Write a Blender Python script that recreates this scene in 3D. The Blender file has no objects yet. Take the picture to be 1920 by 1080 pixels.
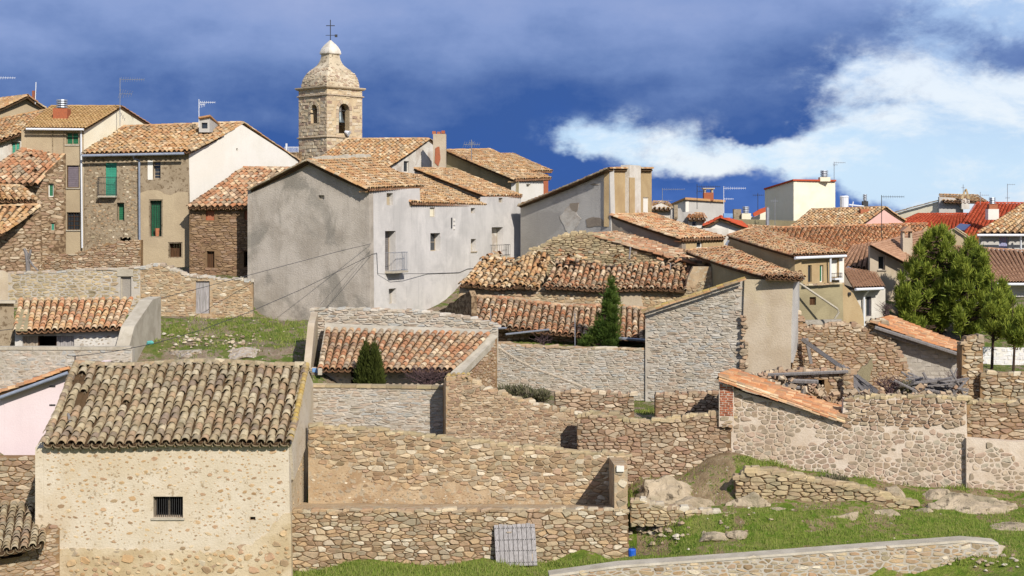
import bpy, math, random
import numpy as np
from mathutils import Vector, Matrix, geometry, noise as mnoise
random.seed(7)
rng = random.Random(11)
scene = bpy.context.scene
COL = scene.collection
# ------------------------------------------------------------------ camera
F = 2666.67          # focal length in photo pixels (50 mm on 36 mm, 1920 wide)
Y0 = 415.0           # photo row of the horizon
ZC = 18.0            # eye height above the datum
cam = bpy.data.cameras.new('camera'); cam_o = bpy.data.objects.new('camera', cam); COL.objects.link(cam_o)
cam.lens = 50.0; cam.sensor_width = 36.0; cam.shift_y = -(540.0 - Y0) / 1920.0
cam.clip_start = 1.0; cam.clip_end = 20000.0
cam_o.location = (0, 0, ZC); cam_o.rotation_euler = (math.radians(90), 0, 0)
scene.camera = cam_o
# ------------------------------------------------------------------ light
SUN_AZ, SUN_EL = math.radians(27), math.radians(35)     # azimuth from straight behind the camera towards its right
SUN_DIR = Vector((math.sin(SUN_AZ) * math.cos(SUN_EL), -math.cos(SUN_AZ) * math.cos(SUN_EL), math.sin(SUN_EL)))
sun = bpy.data.lights.new('sun', 'SUN'); sun.energy = 4.4; sun.angle = math.radians(0.55); sun.color = (1.0, 0.968, 0.925)
sun_o = bpy.data.objects.new('sun', sun); COL.objects.link(sun_o); sun_o.location = (60, -60, 90)
sun_o.rotation_euler = SUN_DIR.to_track_quat('Z', 'Y').to_euler()
scene.view_settings.view_transform = 'Standard'; scene.view_settings.look = 'None'
scene.view_settings.exposure = 0.36; scene.view_settings.gamma = 1.0
scene.view_settings.use_curve_mapping = False
scene.cycles.max_bounces = 4; scene.cycles.diffuse_bounces = 2; scene.cycles.glossy_bounces = 1; scene.cycles.transmission_bounces = 2

def C(r, g, b, k=1.0):
    f = lambda c: (c / 12.92 if c <= .04045 else ((c + .055) / 1.055) ** 2.4)
    return (f(r / 255) * k, f(g / 255) * k, f(b / 255) * k, 1.0)

class NT:
    """small node-tree builder"""
    def __init__(s, tree): s.t = tree; s.n = tree.nodes; s.l = tree.links
    def new(s, typ, **kw):
        n = s.n.new(typ)
        for k, v in kw.items(): setattr(n, k, v)
        return n
    def put(s, sock, v):
        if v is None: return
        if isinstance(v, bpy.types.NodeSocket): s.l.new(v, sock)
        else: sock.default_value = v
    def math(s, op, a, b=None, c=None, clamp=False):
        n = s.new('ShaderNodeMath', operation=op); n.use_clamp = clamp
        s.put(n.inputs[0], a); s.put(n.inputs[1], b)
        if c is not None: s.put(n.inputs[2], c)
        return n.outputs[0]
    def mix(s, fac, a, b, blend='MIX'):
        n = s.new('ShaderNodeMix', data_type='RGBA', blend_type=blend)
        s.put(n.inputs[0], fac); s.put(n.inputs[6], a); s.put(n.inputs[7], b)
        return n.outputs[2]
    def ramp(s, fac, stops, interp='LINEAR'):
        n = s.new('ShaderNodeValToRGB'); n.color_ramp.interpolation = interp
        e = n.color_ramp.elements
        while len(e) < len(stops): e.new(0.5)
        for el, (p, c) in zip(e, stops):
            el.position = p; el.color = c if len(c) == 4 else (*c, 1)
        s.put(n.inputs[0], fac); return n.outputs[0]
    def noise(s, vec, scale, detail=4, rough=.55, dist=0.0):
        n = s.new('ShaderNodeTexNoise'); s.put(n.inputs['Vector'], vec)
        n.inputs['Scale'].default_value = scale; n.inputs['Detail'].default_value = detail
        n.inputs['Roughness'].default_value = rough; n.inputs['Distortion'].default_value = dist
        return n.outputs[0]
    def smooth(s, x, lo, hi):
        n = s.new('ShaderNodeMapRange', interpolation_type='SMOOTHSTEP')
        s.put(n.inputs[0], x); n.inputs[1].default_value = lo; n.inputs[2].default_value = hi
        return n.outputs[0]
    def scalev(s, vec, sc):
        n = s.new('ShaderNodeMapping'); s.put(n.inputs[0], vec); n.inputs[3].default_value = sc
        return n.outputs[0]
def G(v): return (v, v, v, 1)

# ------------------------------------------------------------------ sky
world = bpy.data.worlds.new('World'); scene.world = world; world.use_nodes = True
world.cycles.sampling_method = 'MANUAL'; world.cycles.sample_map_resolution = 256
w = NT(world.node_tree); w.n.clear()
tc = w.new('ShaderNodeTexCoord'); d3 = tc.outputs['Generated']
sx = w.new('ShaderNodeSeparateXYZ'); w.put(sx.inputs[0], d3)
az = w.math('ARCTAN2', sx.outputs[0], sx.outputs[1])
el = w.math('ARCSINE', sx.outputs[2])
warp = w.noise(w.scalev(d3, (1, 1, 1.6)), 14, 5, .6)
warp2 = w.noise(w.scalev(d3, (1.3, .9, 1.6)), 12, 5, .6)
A = w.math('ADD', w.math('MULTIPLY', az, 1 / .347), w.math('MULTIPLY', w.math('SUBTRACT', warp, .5), .30))
E = w.math('ADD', w.math('MULTIPLY', el, 1 / .1545), w.math('MULTIPLY', w.math('SUBTRACT', warp2, .5), .34))
def gauss(a, e, sa, se, amp):
    da = w.math('MULTIPLY', w.math('SUBTRACT', A, a), 1 / sa); de = w.math('MULTIPLY', w.math('SUBTRACT', E, e), 1 / se)
    q = w.math('ADD', w.math('MULTIPLY', da, da), w.math('MULTIPLY', de, de))
    return w.math('MULTIPLY', w.math('EXPONENT', w.math('MULTIPLY', q, -1.0)), amp)
def pix(px, py): return ((px - 960) / 960, (415 - py) / 415)
fld = None
for (px, py, rx, ry, amp) in [
    (1220, 262, 165, 44, 1.35), (1090, 268, 80, 26, .7), (1300, 302, 150, 34, .95), (1500, 310, 170, 30, 1.25), (1890, 310, 290, 140, 2.1), (1650, 310, 160, 60, 1.3),
    (1585, 138, 60, 40, .95), (1915, 5, 190, 75, 2.4), (1760, 200, 220, 90, .75), (1540, 220, 120, 36, .6), (1680, 110, 120, 40, .35),
    (1425, 246, 80, 40, -1.9), (1250, 398, 270, 46, -1.7), (1590, 402, 90, 34, -1.5), (1110, 345, 150, 34, -1.0),
    (1905, 130, 60, 34, -.9), (1480, 60, 170, 60, -.25), (960, 300, 110, 60, -.5)]:
    a_, e_ = pix(px, py)
    g_ = gauss(a_, e_, rx / 960, ry / 415, amp)
    fld = g_ if fld is None else w.math('ADD', fld, g_)
fine = w.noise(w.scalev(d3, (1, 1, 1.6)), 17, 10, .66, .1)
mid = w.noise(w.scalev(d3, (1, 1, 3.0)), 6, 5, .5)
# away from the picture the same broken deck goes on
span = w.math('ADD', w.math('MULTIPLY', A, A), w.math('MULTIPLY', w.math('MULTIPLY', E, E), .6))
away = w.smooth(span, 1.6, 4.5)
bk = w.noise(w.scalev(d3, (1, 1, 2.0)), 2.6, 7, .58)
fld = w.math('ADD', fld, w.math('MULTIPLY', away, w.smooth(bk, .42, .62)))
fld = w.math('ADD', fld, w.math('MULTIPLY', w.math('SUBTRACT', fine, .5), w.math('ADD', .5, w.math('MULTIPLY', w.smooth(fld, .05, .5), 2.9))))
clear = w.smooth(fld, .0, 1.55)
# underside of the cloud deck: deep blue low down, paler grey-blue higher up
low = w.math('ADD', E, w.math('MULTIPLY', w.math('SUBTRACT', mid, .5), 1.0))
low = w.math('ADD', low, w.math('MULTIPLY', w.math('SUBTRACT', fine, .5), .35))
low = w.math('SUBTRACT', low, w.math('MULTIPLY', A, .07))
K_ = .84
deck = w.ramp(w.math('MULTIPLY', low, .8, clamp=True), [(0, C(74, 110, 180, K_)), (.14, C(56, 92, 160, K_)), (.34, C(58, 92, 156, K_)), (.46, C(84, 112, 168, K_)), (.58, C(106, 132, 184, K_)), (.76, C(132, 154, 202, K_)), (1, C(152, 168, 210, K_))])
nish = w.new('ShaderNodeTexSky', sky_type='NISHITA'); nish.sun_disc = False
nish.sun_elevation = SUN_EL; nish.sun_rotation = math.pi - SUN_AZ
nish.air_density = 1.0; nish.dust_density = .6; nish.ozone_density = 2.0
b_sky = w.new('ShaderNodeBackground'); w.put(b_sky.inputs[0], nish.outputs[0]); b_sky.inputs[1].default_value = .11
thin = w.smooth(fld, .45, 1.15)
b_white = w.new('ShaderNodeBackground')
w.put(b_white.inputs[0], w.mix(w.smooth(w.noise(w.scalev(d3, (1, 1, 2.2)), 11, 8, .64, .2), .40, .62), w.mix(w.smooth(E, .15, .75), C(192, 222, 252), C(166, 192, 232)), C(232, 239, 250))); b_white.inputs[1].default_value = .82
m1 = w.new('ShaderNodeMixShader'); m1.inputs[0].default_value = .82
w.l.new(b_sky.outputs[0], m1.inputs[1]); w.l.new(b_white.outputs[0], m1.inputs[2])
b_deck = w.new('ShaderNodeBackground'); w.put(b_deck.inputs[0], deck); b_deck.inputs[1].default_value = 1.0
m2 = w.new('ShaderNodeMixShader'); w.l.new(clear, m2.inputs[0]); w.l.new(b_deck.outputs[0], m2.inputs[1]); w.l.new(m1.outputs[0], m2.inputs[2])
wo = w.new('ShaderNodeOutputWorld'); w.l.new(m2.outputs[0], wo.inputs[0])

# ------------------------------------------------------------------ materials
def base_mat(name, rough=.9, spec=.2):
    m = bpy.data.materials.new(name); m.use_nodes = True
    t = NT(m.node_tree); b = t.n['Principled BSDF']
    b.inputs['Roughness'].default_value = rough; b.inputs['Specular IOR Level'].default_value = spec
    geo = t.new('ShaderNodeNewGeometry')
    return m, t, b, geo.outputs['Position']
def bump(t, b, h, strength=.5, dist=.03):
    n = t.new('ShaderNodeBump'); n.inputs['Strength'].default_value = strength; n.inputs['Distance'].default_value = dist
    t.put(n.inputs['Height'], h); t.l.new(n.outputs[0], b.inputs['Normal'])
def rnd_socket(t):
    at = t.new('ShaderNodeAttribute', attribute_name='rnd'); oi = t.new('ShaderNodeObjectInfo')
    return t.math('FRACT', t.math('ADD', at.outputs['Fac'], oi.outputs['Random']))
def plain(name, col, rough=.7, spec=.3, metal=0.0, var=.15, scale=6):
    m, t, b, p = base_mat(name, rough, spec); b.inputs['Metallic'].default_value = metal
    n = t.noise(p, scale, 5)
    t.put(b.inputs['Base Color'], t.mix(t.ramp(n, [(.3, G(0)), (.7, G(1))]), tuple(c * (1 - var) for c in col[:3]) + (1,), tuple(min(1, c * (1 + var)) for c in col[:3]) + (1,)))
    return m
def plaster(name, c1, c2, stain=None, amt=.5, streak=.3, scale=.8, speck=None, spk=.62, spscale=5.0, bmp=.5):
    """lime render: mottled, streaked by rain, with worn patches where the rubble shows"""
    m, t, b, p = base_mat(name, .95, .12)
    n1 = t.noise(p, scale, 7, .6, .3); n2 = t.noise(t.scalev(p, (2.6, 2.6, .22)), 1.4, 5, .6); n3 = t.noise(p, 14, 6, .65)
    col = t.mix(t.smooth(n1, .36, .64), c1, c2)
    dark = tuple(c * .62 for c in c1[:3]) + (1,)
    col = t.mix(t.math('MULTIPLY', t.smooth(n2, .52, .74), streak), col, dark)
    if stain: col = t.mix(t.math('MULTIPLY', t.smooth(t.noise(p, scale * .55, 6, .62, .6), .5, .62), amt), col, stain)
    if speck:
        v = t.new('ShaderNodeTexVoronoi', feature='F1'); t.put(v.inputs['Vector'], t.scalev(p, (1, 1, 1.6))); v.inputs['Scale'].default_value = spscale
        sc_ = t.math('MULTIPLY', t.smooth(t.noise(p, spscale * .9, 5, .6), spk - .05, spk + .04), .85)
        cv = t.mix(t.math('MULTIPLY', v.outputs['Distance'], 1.2, clamp=True), speck, tuple(c * .6 for c in speck[:3]) + (1,))
        col = t.mix(sc_, col, cv)
    col = t.mix(t.math('MULTIPLY', t.smooth(n3, .35, .75), .22), col, tuple(c * .7 for c in c1[:3]) + (1,))
    t.put(b.inputs['Base Color'], col)
    bump(t, b, t.math('ADD', n3, t.math('MULTIPLY', n1, .8)), bmp, .05)
    return m
def pieces(name, cols, grain=9.0, lichen=None, lamt=.5, lscale=1.3, dark=.35, bmp=.6):
    """stones or tiles: each piece takes its own colour from the palette"""
    m, t, b, p = base_mat(name, .95, .12)
    r = rnd_socket(t); k = len(cols)
    col = t.ramp(r, [((i + .5) / k, c) for i, c in enumerate(cols)])
    n = t.noise(p, grain, 6, .65)
    col = t.mix(t.math('MULTIPLY', t.smooth(n, .45, .75), dark), col, G(.05))
    pale = t.math('MULTIPLY', t.smooth(t.noise(p, grain * 1.7, 4, .6), .56, .74), .3)
    col = t.mix(pale, col, tuple(min(1, c * 1.35 + .03) for c in cols[0][:3]) + (1,))
    if lichen: col = t.mix(t.math('MULTIPLY', t.smooth(t.noise(p, lscale, 7, .68), .46, .68), lamt), col, lichen)
    t.put(b.inputs['Base Color'], col); bump(t, b, n, bmp, .04)
    return m

M = {}
M['barn'] = plaster('cream lime render', C(228, 212, 186, .74), C(216, 198, 168, .74), C(206, 182, 144, .74), .4, .14, .7, C(186, 158, 120, .74), .64, 6.5)
M['barn_side'] = plaster('yellower cream render', C(216, 196, 162, .78), C(198, 174, 134, .76), C(176, 146, 104, .74), .4, .2, .8, C(158, 128, 92, .72), .64, 6)  # yellower cream tone for the barn's side wall and footing
M['ochre'] = plaster('ochre earth mortar', C(188, 160, 124, .72), C(202, 176, 140, .74), C(156, 118, 80, .66), .55, .25, 1.6, C(210, 192, 162, .76), .56, 5)
M['pinkwhite'] = plaster('pale pink paint', C(236, 216, 212, .80), C(232, 210, 206, .80), None, 0, .10, .6, bmp=.2)
M['mort_tan'] = plaster('sandy joint earth', C(170, 138, 100, .72), C(146, 114, 80, .7), None, 0, .1, 2)
M['mort_dark'] = plaster('dark joint earth', C(152, 122, 90, .68), C(130, 104, 76, .64), None, 0, .1, 2)
M['mort_grey'] = plaster('grey lime mortar', C(192, 182, 166, .84), C(176, 164, 146, .84), C(196, 174, 142, .8), .4, .15, 1.2)
M['mort_pale'] = plaster('pale lime mortar', C(222, 204, 182, .80), C(208, 188, 164, .80), C(194, 168, 136, .76), .4, .12, 1.0)
M['grey_gable'] = plaster('grey cement render', C(192, 180, 164, .86), C(166, 154, 138, .82), C(140, 133, 120, .74), .75, .45, .6, bmp=.7)
M['grey_front'] = plaster('pale grey limewash', C(204, 197, 188, .92), C(186, 180, 172, .92), C(222, 214, 204, .92), .5, .42, .5)
M['grey_mid'] = plaster('patched grey render', C(190, 184, 174, .9), C(178, 172, 163, .9), C(146, 140, 132, .8), .45, .2, .5)
M['tan'] = plaster('tan cement render', C(196, 170, 128, .76), C(186, 158, 116, .76), C(168, 140, 102, .74), .4, .25, .7)
M['olive'] = plaster('olive beige render', C(174, 160, 124, .74), C(160, 146, 112, .74), C(140, 128, 98, .7), .4, .3, .8)
M['beige'] = plaster('beige render', C(188, 168, 136, .82), C(176, 156, 126, .82), None, 0, .2, .8)
M['taupe'] = plaster('taupe render', C(168, 150, 124, .82), C(156, 138, 112, .8), C(134, 116, 92, .76), .5, .3, .9, C(128, 106, 80, .76), .58, 7)
M['rubble_far'] = plaster('earthy rubble facing', C(168, 142, 110, .72), C(148, 122, 92, .72), C(190, 166, 132, .74), .4, .15, 1.4, C(112, 86, 62, .7), .50, 6)
M['cream'] = plaster('cream paint', C(244, 234, 206, .82), C(240, 228, 198, .82), C(212, 200, 160, .8), .2, .1, .8, bmp=.2)
M['white'] = plaster('white paint', C(238, 230, 216, .80), C(232, 224, 208, .80), None, 0, .08, .6, bmp=.15)
M['white_worn'] = plaster('worn whitewash', C(220, 212, 198, .82), C(204, 194, 178, .8), C(160, 132, 108, .75), .5, .3, 1.2)
M['pink'] = plaster('salmon paint', C(232, 186, 172, .8), C(226, 178, 164, .8), None, 0, .1, .8, bmp=.15)
M['plast_pinkish'] = plaster('old rose beige render', C(204, 186, 160, .76), C(190, 170, 142, .74), C(198, 180, 140, .76), .4, .15, .7)
M['cement'] = plaster('cement coping', C(204, 192, 170, .74), C(188, 176, 154, .72), C(168, 154, 130, .66), .4, .25, 1.5)
M['brown_grey'] = plaster('brown grey render', C(160, 146, 128, .82), C(148, 134, 118, .8), None, 0, .35, .8)  # streaked grey-brown render for walls, infills, a sill and patches
M['blockgrey'] = plaster('concrete block', C(178, 168, 152, .72), C(168, 158, 144, .72), None, 0, .1, 1.5)
M['block'] = pieces('grey concrete blocks', [C(180, 170, 154, .74), C(172, 162, 146, .74), C(186, 176, 162, .74)], dark=.12)
M['block_white'] = pieces('whitewashed blocks', [C(226, 220, 214, .8), C(218, 212, 206, .8), C(232, 228, 222, .8)], dark=.08)

M['st_tan'] = pieces('tan sandstone rubble', [C(200, 168, 128, .78), C(180, 148, 110, .75), C(216, 194, 158, .82), C(164, 138, 106, .73), C(188, 152, 118, .76), C(176, 158, 126, .75), C(226, 210, 182, .85), C(154, 126, 94, .7), C(192, 160, 130, .76), C(184, 164, 130, .75), C(172, 154, 128, .75)], lichen=C(152, 144, 112, .7), lamt=.35, dark=.3)
M['st_grey'] = pieces('grey olive rubble', [C(184, 162, 124, .82), C(164, 148, 118, .8), C(198, 174, 132, .84), C(154, 136, 106, .78), C(210, 188, 148, .84), C(174, 150, 118, .8)], lichen=C(142, 138, 104, .74), lamt=.4, dark=.28)
M['st_brown'] = pieces('brown red rubble', [C(184, 154, 122, .76), C(166, 132, 104, .74), C(198, 174, 142, .8), C(152, 124, 98, .72), C(178, 142, 116, .75), C(174, 154, 126, .75), C(210, 190, 160, .82), C(190, 160, 130, .76), C(168, 148, 122, .74)], lichen=C(146, 132, 102, .7), lamt=.35, dark=.3)
M['st_white'] = pieces('grey flat slabs', [C(190, 178, 160, .84), C(172, 160, 140, .82), C(206, 196, 180, .86), C(162, 144, 122, .8), C(190, 168, 146, .82), C(198, 182, 160, .84), C(176, 172, 162, .82)], lichen=C(152, 144, 116, .74), lamt=.3, dark=.28)
M['st_barn'] = pieces('brown stones in render', [C(196, 160, 116, .82), C(174, 140, 100, .8), C(208, 178, 134, .84), C(190, 154, 120, .82), C(160, 132, 100, .78), C(212, 186, 146, .84)], dark=.25)
M['st_pink'] = pieces('rose stones in mortar', [C(182, 158, 130, .78), C(168, 150, 126, .76), C(192, 164, 140, .8), C(158, 142, 118, .74), C(202, 180, 152, .8), C(174, 146, 124, .76), C(186, 172, 148, .78)], dark=.3)
M['st_dark'] = pieces('dark brown rubble', [C(158, 128, 96, .76), C(138, 110, 84, .72), C(172, 142, 108, .78), C(150, 116, 90, .74), C(166, 138, 112, .76)])
M['ashlar'] = pieces('tower ashlar', [C(214, 194, 160, .82), C(200, 178, 146, .8), C(222, 204, 174, .84), C(180, 152, 128, .76), C(206, 186, 152, .8), C(168, 136, 116, .74), C(210, 192, 164, .82)], grain=5, dark=.3)
M['ashlar_core'] = plaster('tower mortar', C(214, 190, 152, .82), C(198, 172, 136, .8), None, 0, .15, 1.5)
M['dome'] = plaster('dome lime concrete', C(218, 202, 174, .8), C(202, 184, 154, .78), C(164, 146, 118, .72), .6, .35, .9, C(150, 132, 106, .72), .60, 4)
M['dome_white'] = plaster('whitewashed cap', C(226, 216, 200, .84), C(206, 194, 174, .8), None, 0, .3, 2)
M['brick'] = pieces('red brick', [C(186, 110, 76, .74), C(170, 94, 64, .72), C(196, 126, 90, .76), C(160, 98, 72, .7)])

OR1, OR2, OR3 = C(206, 140, 90, .76), C(190, 118, 72, .74), C(216, 160, 110, .78)
CR1, CR2 = C(226, 198, 156, .8), C(212, 178, 132, .78)
GR1, GR2 = C(160, 140, 112, .7), C(138, 122, 100, .66)
M['t_old'] = pieces('lichened old tile', [C(186, 166, 130, .78), C(170, 148, 114, .75), C(196, 178, 142, .8), C(162, 140, 110, .72), C(180, 156, 120, .77), C(184, 150, 116, .75), C(166, 150, 122, .74), C(202, 184, 150, .82), C(156, 134, 112, .71)], grain=8, lichen=C(134, 122, 92, .64), lamt=.65, lscale=2.4, dark=.5)
M['t_chan_old'] = pieces('old channel tile', [C(156, 136, 108, .68), C(142, 122, 96, .64), C(164, 144, 114, .7)], lichen=C(118, 110, 82, .6), lamt=.5)
M['t_hut'] = pieces('mixed orange tile', [C(198, 142, 102, .76), C(180, 126, 90, .72), C(214, 184, 144, .8), C(172, 130, 98, .7), C(188, 126, 86, .74), C(200, 164, 124, .76), C(166, 148, 122, .72), C(194, 136, 96, .74), C(224, 200, 164, .82), C(160, 124, 96, .68), C(182, 158, 130, .74)], lichen=C(156, 136, 104, .68), lamt=.45, lscale=4, dark=.38)
M['t_bright'] = pieces('bright orange and cream tile', [C(204, 138, 94, .78), C(228, 204, 166, .82), C(194, 126, 84, .76), C(222, 184, 134, .8), C(208, 154, 110, .78), C(214, 184, 144, .8), C(186, 126, 90, .74), C(220, 196, 152, .82), C(178, 150, 120, .74)], lichen=C(190, 164, 110, .72), lamt=.3, lscale=3.5, dark=.32)
M['t_chan'] = pieces('orange channel tile', [C(168, 124, 92, .68), C(152, 112, 84, .64), C(176, 138, 106, .7)])
M['t_gold'] = pieces('golden lichened tile', [C(200, 156, 110, .78), C(186, 134, 92, .75), C(216, 184, 140, .8), C(172, 128, 92, .72), C(194, 146, 100, .76), C(222, 198, 160, .82), C(164, 142, 114, .7), C(204, 162, 116, .78), C(176, 152, 120, .73)], lichen=C(190, 152, 78, .72), lamt=.4, lscale=2.2, dark=.38)
M['t_red'] = pieces('new red tile', [C(196, 88, 56, .74), C(188, 80, 50, .72), C(204, 98, 64, .76)], dark=.1)
M['t_brown'] = pieces('brown concrete tile', [C(184, 142, 112, .74), C(174, 132, 102, .72), C(190, 148, 116, .76)], dark=.2)
M['t_rust'] = pieces('rusty orange tile', [C(200, 134, 88, .77), C(188, 118, 76, .75), C(214, 158, 110, .8), C(178, 116, 82, .73), C(218, 178, 134, .81), C(194, 140, 100, .77), C(172, 134, 102, .72)], lichen=C(184, 150, 98, .72), lamt=.4, lscale=3, dark=.35)
M['t_olive'] = pieces('olive brown small tile', [C(190, 152, 102, .76), C(178, 138, 90, .74), C(198, 162, 112, .78)], lichen=C(180, 150, 84, .72), lamt=.4, dark=.2)
M['earth'] = plaster('roof earth', C(120, 94, 66, .5), C(102, 80, 56, .48), None, 0, 0, 2)
M['yellow_lichen'] = pieces('yellow lichen tile', [C(196, 166, 96, .74), C(178, 150, 96, .7), C(206, 182, 128, .76), C(170, 146, 106, .68)], lichen=C(200, 160, 70, .7), lamt=.4, lscale=3)

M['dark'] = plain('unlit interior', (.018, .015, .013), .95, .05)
M['glass'] = plain('window glass', (.03, .035, .04), .12, .5, var=.1)
M['green'] = plain('green paint', C(38, 112, 74, .75), .55, .35, var=.18, scale=3)
M['teal'] = plain('teal green paint', C(64, 158, 128, .72), .55, .35, var=.12, scale=3)
M['mauve'] = plain('mauve shutter', C(134, 122, 128, .7), .6, .3)
M['lilac'] = plain('lilac paint', C(160, 160, 190, .75), .6, .3)
M['bluepaint'] = plain('pale blue paint', C(120, 160, 206, .75), .6, .3)
M['blueplastic'] = plain('blue plastic', C(36, 92, 190, .8), .35, .5)
M['tealglass'] = plain('teal glass', C(96, 172, 160, .8), .3, .5)
M['woodgrey'] = None
def wood(name, c1, c2):
    m, t, b, p = base_mat(name, .9, .15)
    r = rnd_socket(t)
    n = t.noise(t.scalev(p, (9, 9, .8)), 3, 6, .65, .2)
    col = t.mix(t.smooth(n, .3, .72), c1, c2); col = t.mix(t.math('MULTIPLY', r, .35), col, tuple(c * .55 for c in c1[:3]) + (1,))
    t.put(b.inputs['Base Color'], col); bump(t, b, n, .6, .02); return m
M['woodgrey'] = wood('silvered wood', C(196, 188, 182, .74), C(150, 142, 136, .66))
M['wooddark'] = wood('brown wood', C(120, 86, 58, .6), C(84, 58, 40, .55))
M['beam'] = wood('weathered beam', C(164, 156, 150, .68), C(120, 112, 104, .6))
M['woodtan'] = wood('bleached tan wood', C(200, 182, 158, .74), C(160, 140, 116, .68))
M['iron'] = plain('dark iron', (.03, .028, .026), .6, .4)
M['galv'] = plain('galvanised metal', C(170, 172, 176, .7), .45, .5, .5)
M['gutterblue'] = plain('grey blue gutter', C(150, 156, 168, .72), .5, .4)
M['whitepvc'] = plain('white metal', C(226, 226, 226, .8), .45, .4, var=.04)
M['bronze'] = plain('bell bronze', C(112, 118, 116, .6), .45, .5, .6)
M['cable'] = plain('cable rubber', (.03, .03, .032), .6, .3)
M['solar'] = plain('solar glass', C(34, 48, 92, .8), .15, .5)
M['bark'] = plain('pine bark', C(92, 74, 60, .5), .95, .1, var=.4, scale=12)
def leafmat(name, cols):
    m, t, b, p = base_mat(name, .75, .15)
    at = t.new('ShaderNodeAttribute', attribute_name='rnd')
    col = t.ramp(at.outputs['Fac'], [(i / (len(cols) - 1), c) for i, c in enumerate(cols)])
    t.put(b.inputs['Base Color'], col)
    tr = t.new('ShaderNodeBsdfTranslucent'); t.put(tr.inputs[0], col)
    mx = t.new('ShaderNodeMixShader'); mx.inputs[0].default_value = .25
    t.l.new(b.outputs[0], mx.inputs[1]); t.l.new(tr.outputs[0], mx.inputs[2])
    t.l.new(mx.outputs[0], t.n['Material Output'].inputs[0]); return m
M['pine'] = leafmat('pine needles', [C(78, 92, 32, 1.0), C(112, 126, 46, 1.0), C(156, 162, 64, 1.0), C(92, 106, 38, 1.0)])
M['conifer'] = leafmat('dark conifer needles', [C(56, 76, 30, .85), C(82, 102, 40, .85), C(106, 122, 50, .85)])
M['cypress'] = leafmat('cypress sprays', [C(56, 66, 26, .8), C(84, 90, 38, .8), C(72, 80, 32, .8)])
M['grassblade'] = leafmat('grass blades', [C(100, 122, 42, .95), C(126, 140, 56, .95), C(150, 148, 84, .95), C(92, 114, 38, .95)])
M['scrub'] = leafmat('grey scrub', [C(140, 128, 104, .78), C(112, 112, 76, .75), C(154, 140, 118, .78)])
M['twig'] = plain('bare twigs', C(110, 88, 86, .6), .95, .1)

def ground_mat(name, lo):
    m, t, b, p = base_mat(name, .95, .1)
    n1 = t.noise(p, .42, 8, .64, .4); n2 = t.noise(p, 2.4, 7, .66); n3 = t.noise(p, 13, 6, .7)
    grass = t.mix(t.smooth(n2, .34, .66), C(92, 120, 32, .80), C(136, 144, 62, .82))
    grass = t.mix(t.math('MULTIPLY', t.smooth(n3, .42, .66), .6), grass, C(84, 88, 38, .6))
    grass = t.mix(t.math('MULTIPLY', t.smooth(t.noise(p, 1.1, 6, .7, .5), .5, .62), .6), grass, C(144, 136, 80, .68))
    earth = t.mix(t.smooth(n2, .3, .7), C(178, 154, 118, .72), C(144, 120, 88, .66))
    earth = t.mix(t.smooth(t.noise(p, 6, 5, .7), .60, .70), earth, C(214, 202, 180, .82))
    f = t.smooth(t.math('ADD', n1, t.math('MULTIPLY', t.math('SUBTRACT', n2, .5), .7)), lo, lo + .07)
    t.put(b.inputs['Base Color'], t.mix(f, grass, earth))
    bump(t, b, t.math('ADD', n3, n2), .9, .08); return m
M['ground'] = ground_mat('hillside turf and earth', .55)
M['bank'] = ground_mat('stony bank', .45)
def yard_mat():
    m, t, b, p = base_mat('yard turf with rubble', .95, .1)
    n1 = t.noise(p, .6, 8, .66, .4); n2 = t.noise(p, 3, 7, .66); n3 = t.noise(p, 12, 6, .7)
    grass = t.mix(t.smooth(n2, .35, .65), C(96, 116, 46, .76), C(134, 132, 74, .76))
    earth = t.mix(t.smooth(n2, .3, .7), C(178, 158, 132, .74), C(148, 126, 100, .68))
    earth = t.mix(t.smooth(n3, .58, .7), earth, C(214, 202, 188, .78))
    t.put(b.inputs['Base Color'], t.mix(t.smooth(t.math('ADD', n1, t.math('MULTIPLY', t.math('SUBTRACT', n2, .5), .5)), .47, .56), grass, earth)); bump(t, b, t.math('ADD', n3, n2), 1, .1); return m
M['yard'] = yard_mat()
M['rock'] = plaster('weathered bedrock', C(196, 176, 146, .8), C(172, 154, 126, .76), C(140, 132, 102, .68), .5, .25, 1.6, C(120, 106, 84, .6), .60, 3.5, bmp=1)
M['yardmound'] = plaster('rubble earth mound', C(196, 180, 158, .7), C(172, 150, 124, .68), C(140, 134, 88, .62), .5, .1, 2.6, C(214, 202, 188, .76), .52, 11, bmp=1)
M['rubble'] = pieces('loose field stone', [C(200, 182, 152, .76), C(176, 154, 122, .72), C(214, 202, 178, .8), C(158, 134, 106, .7), C(186, 160, 130, .74)])

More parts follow.
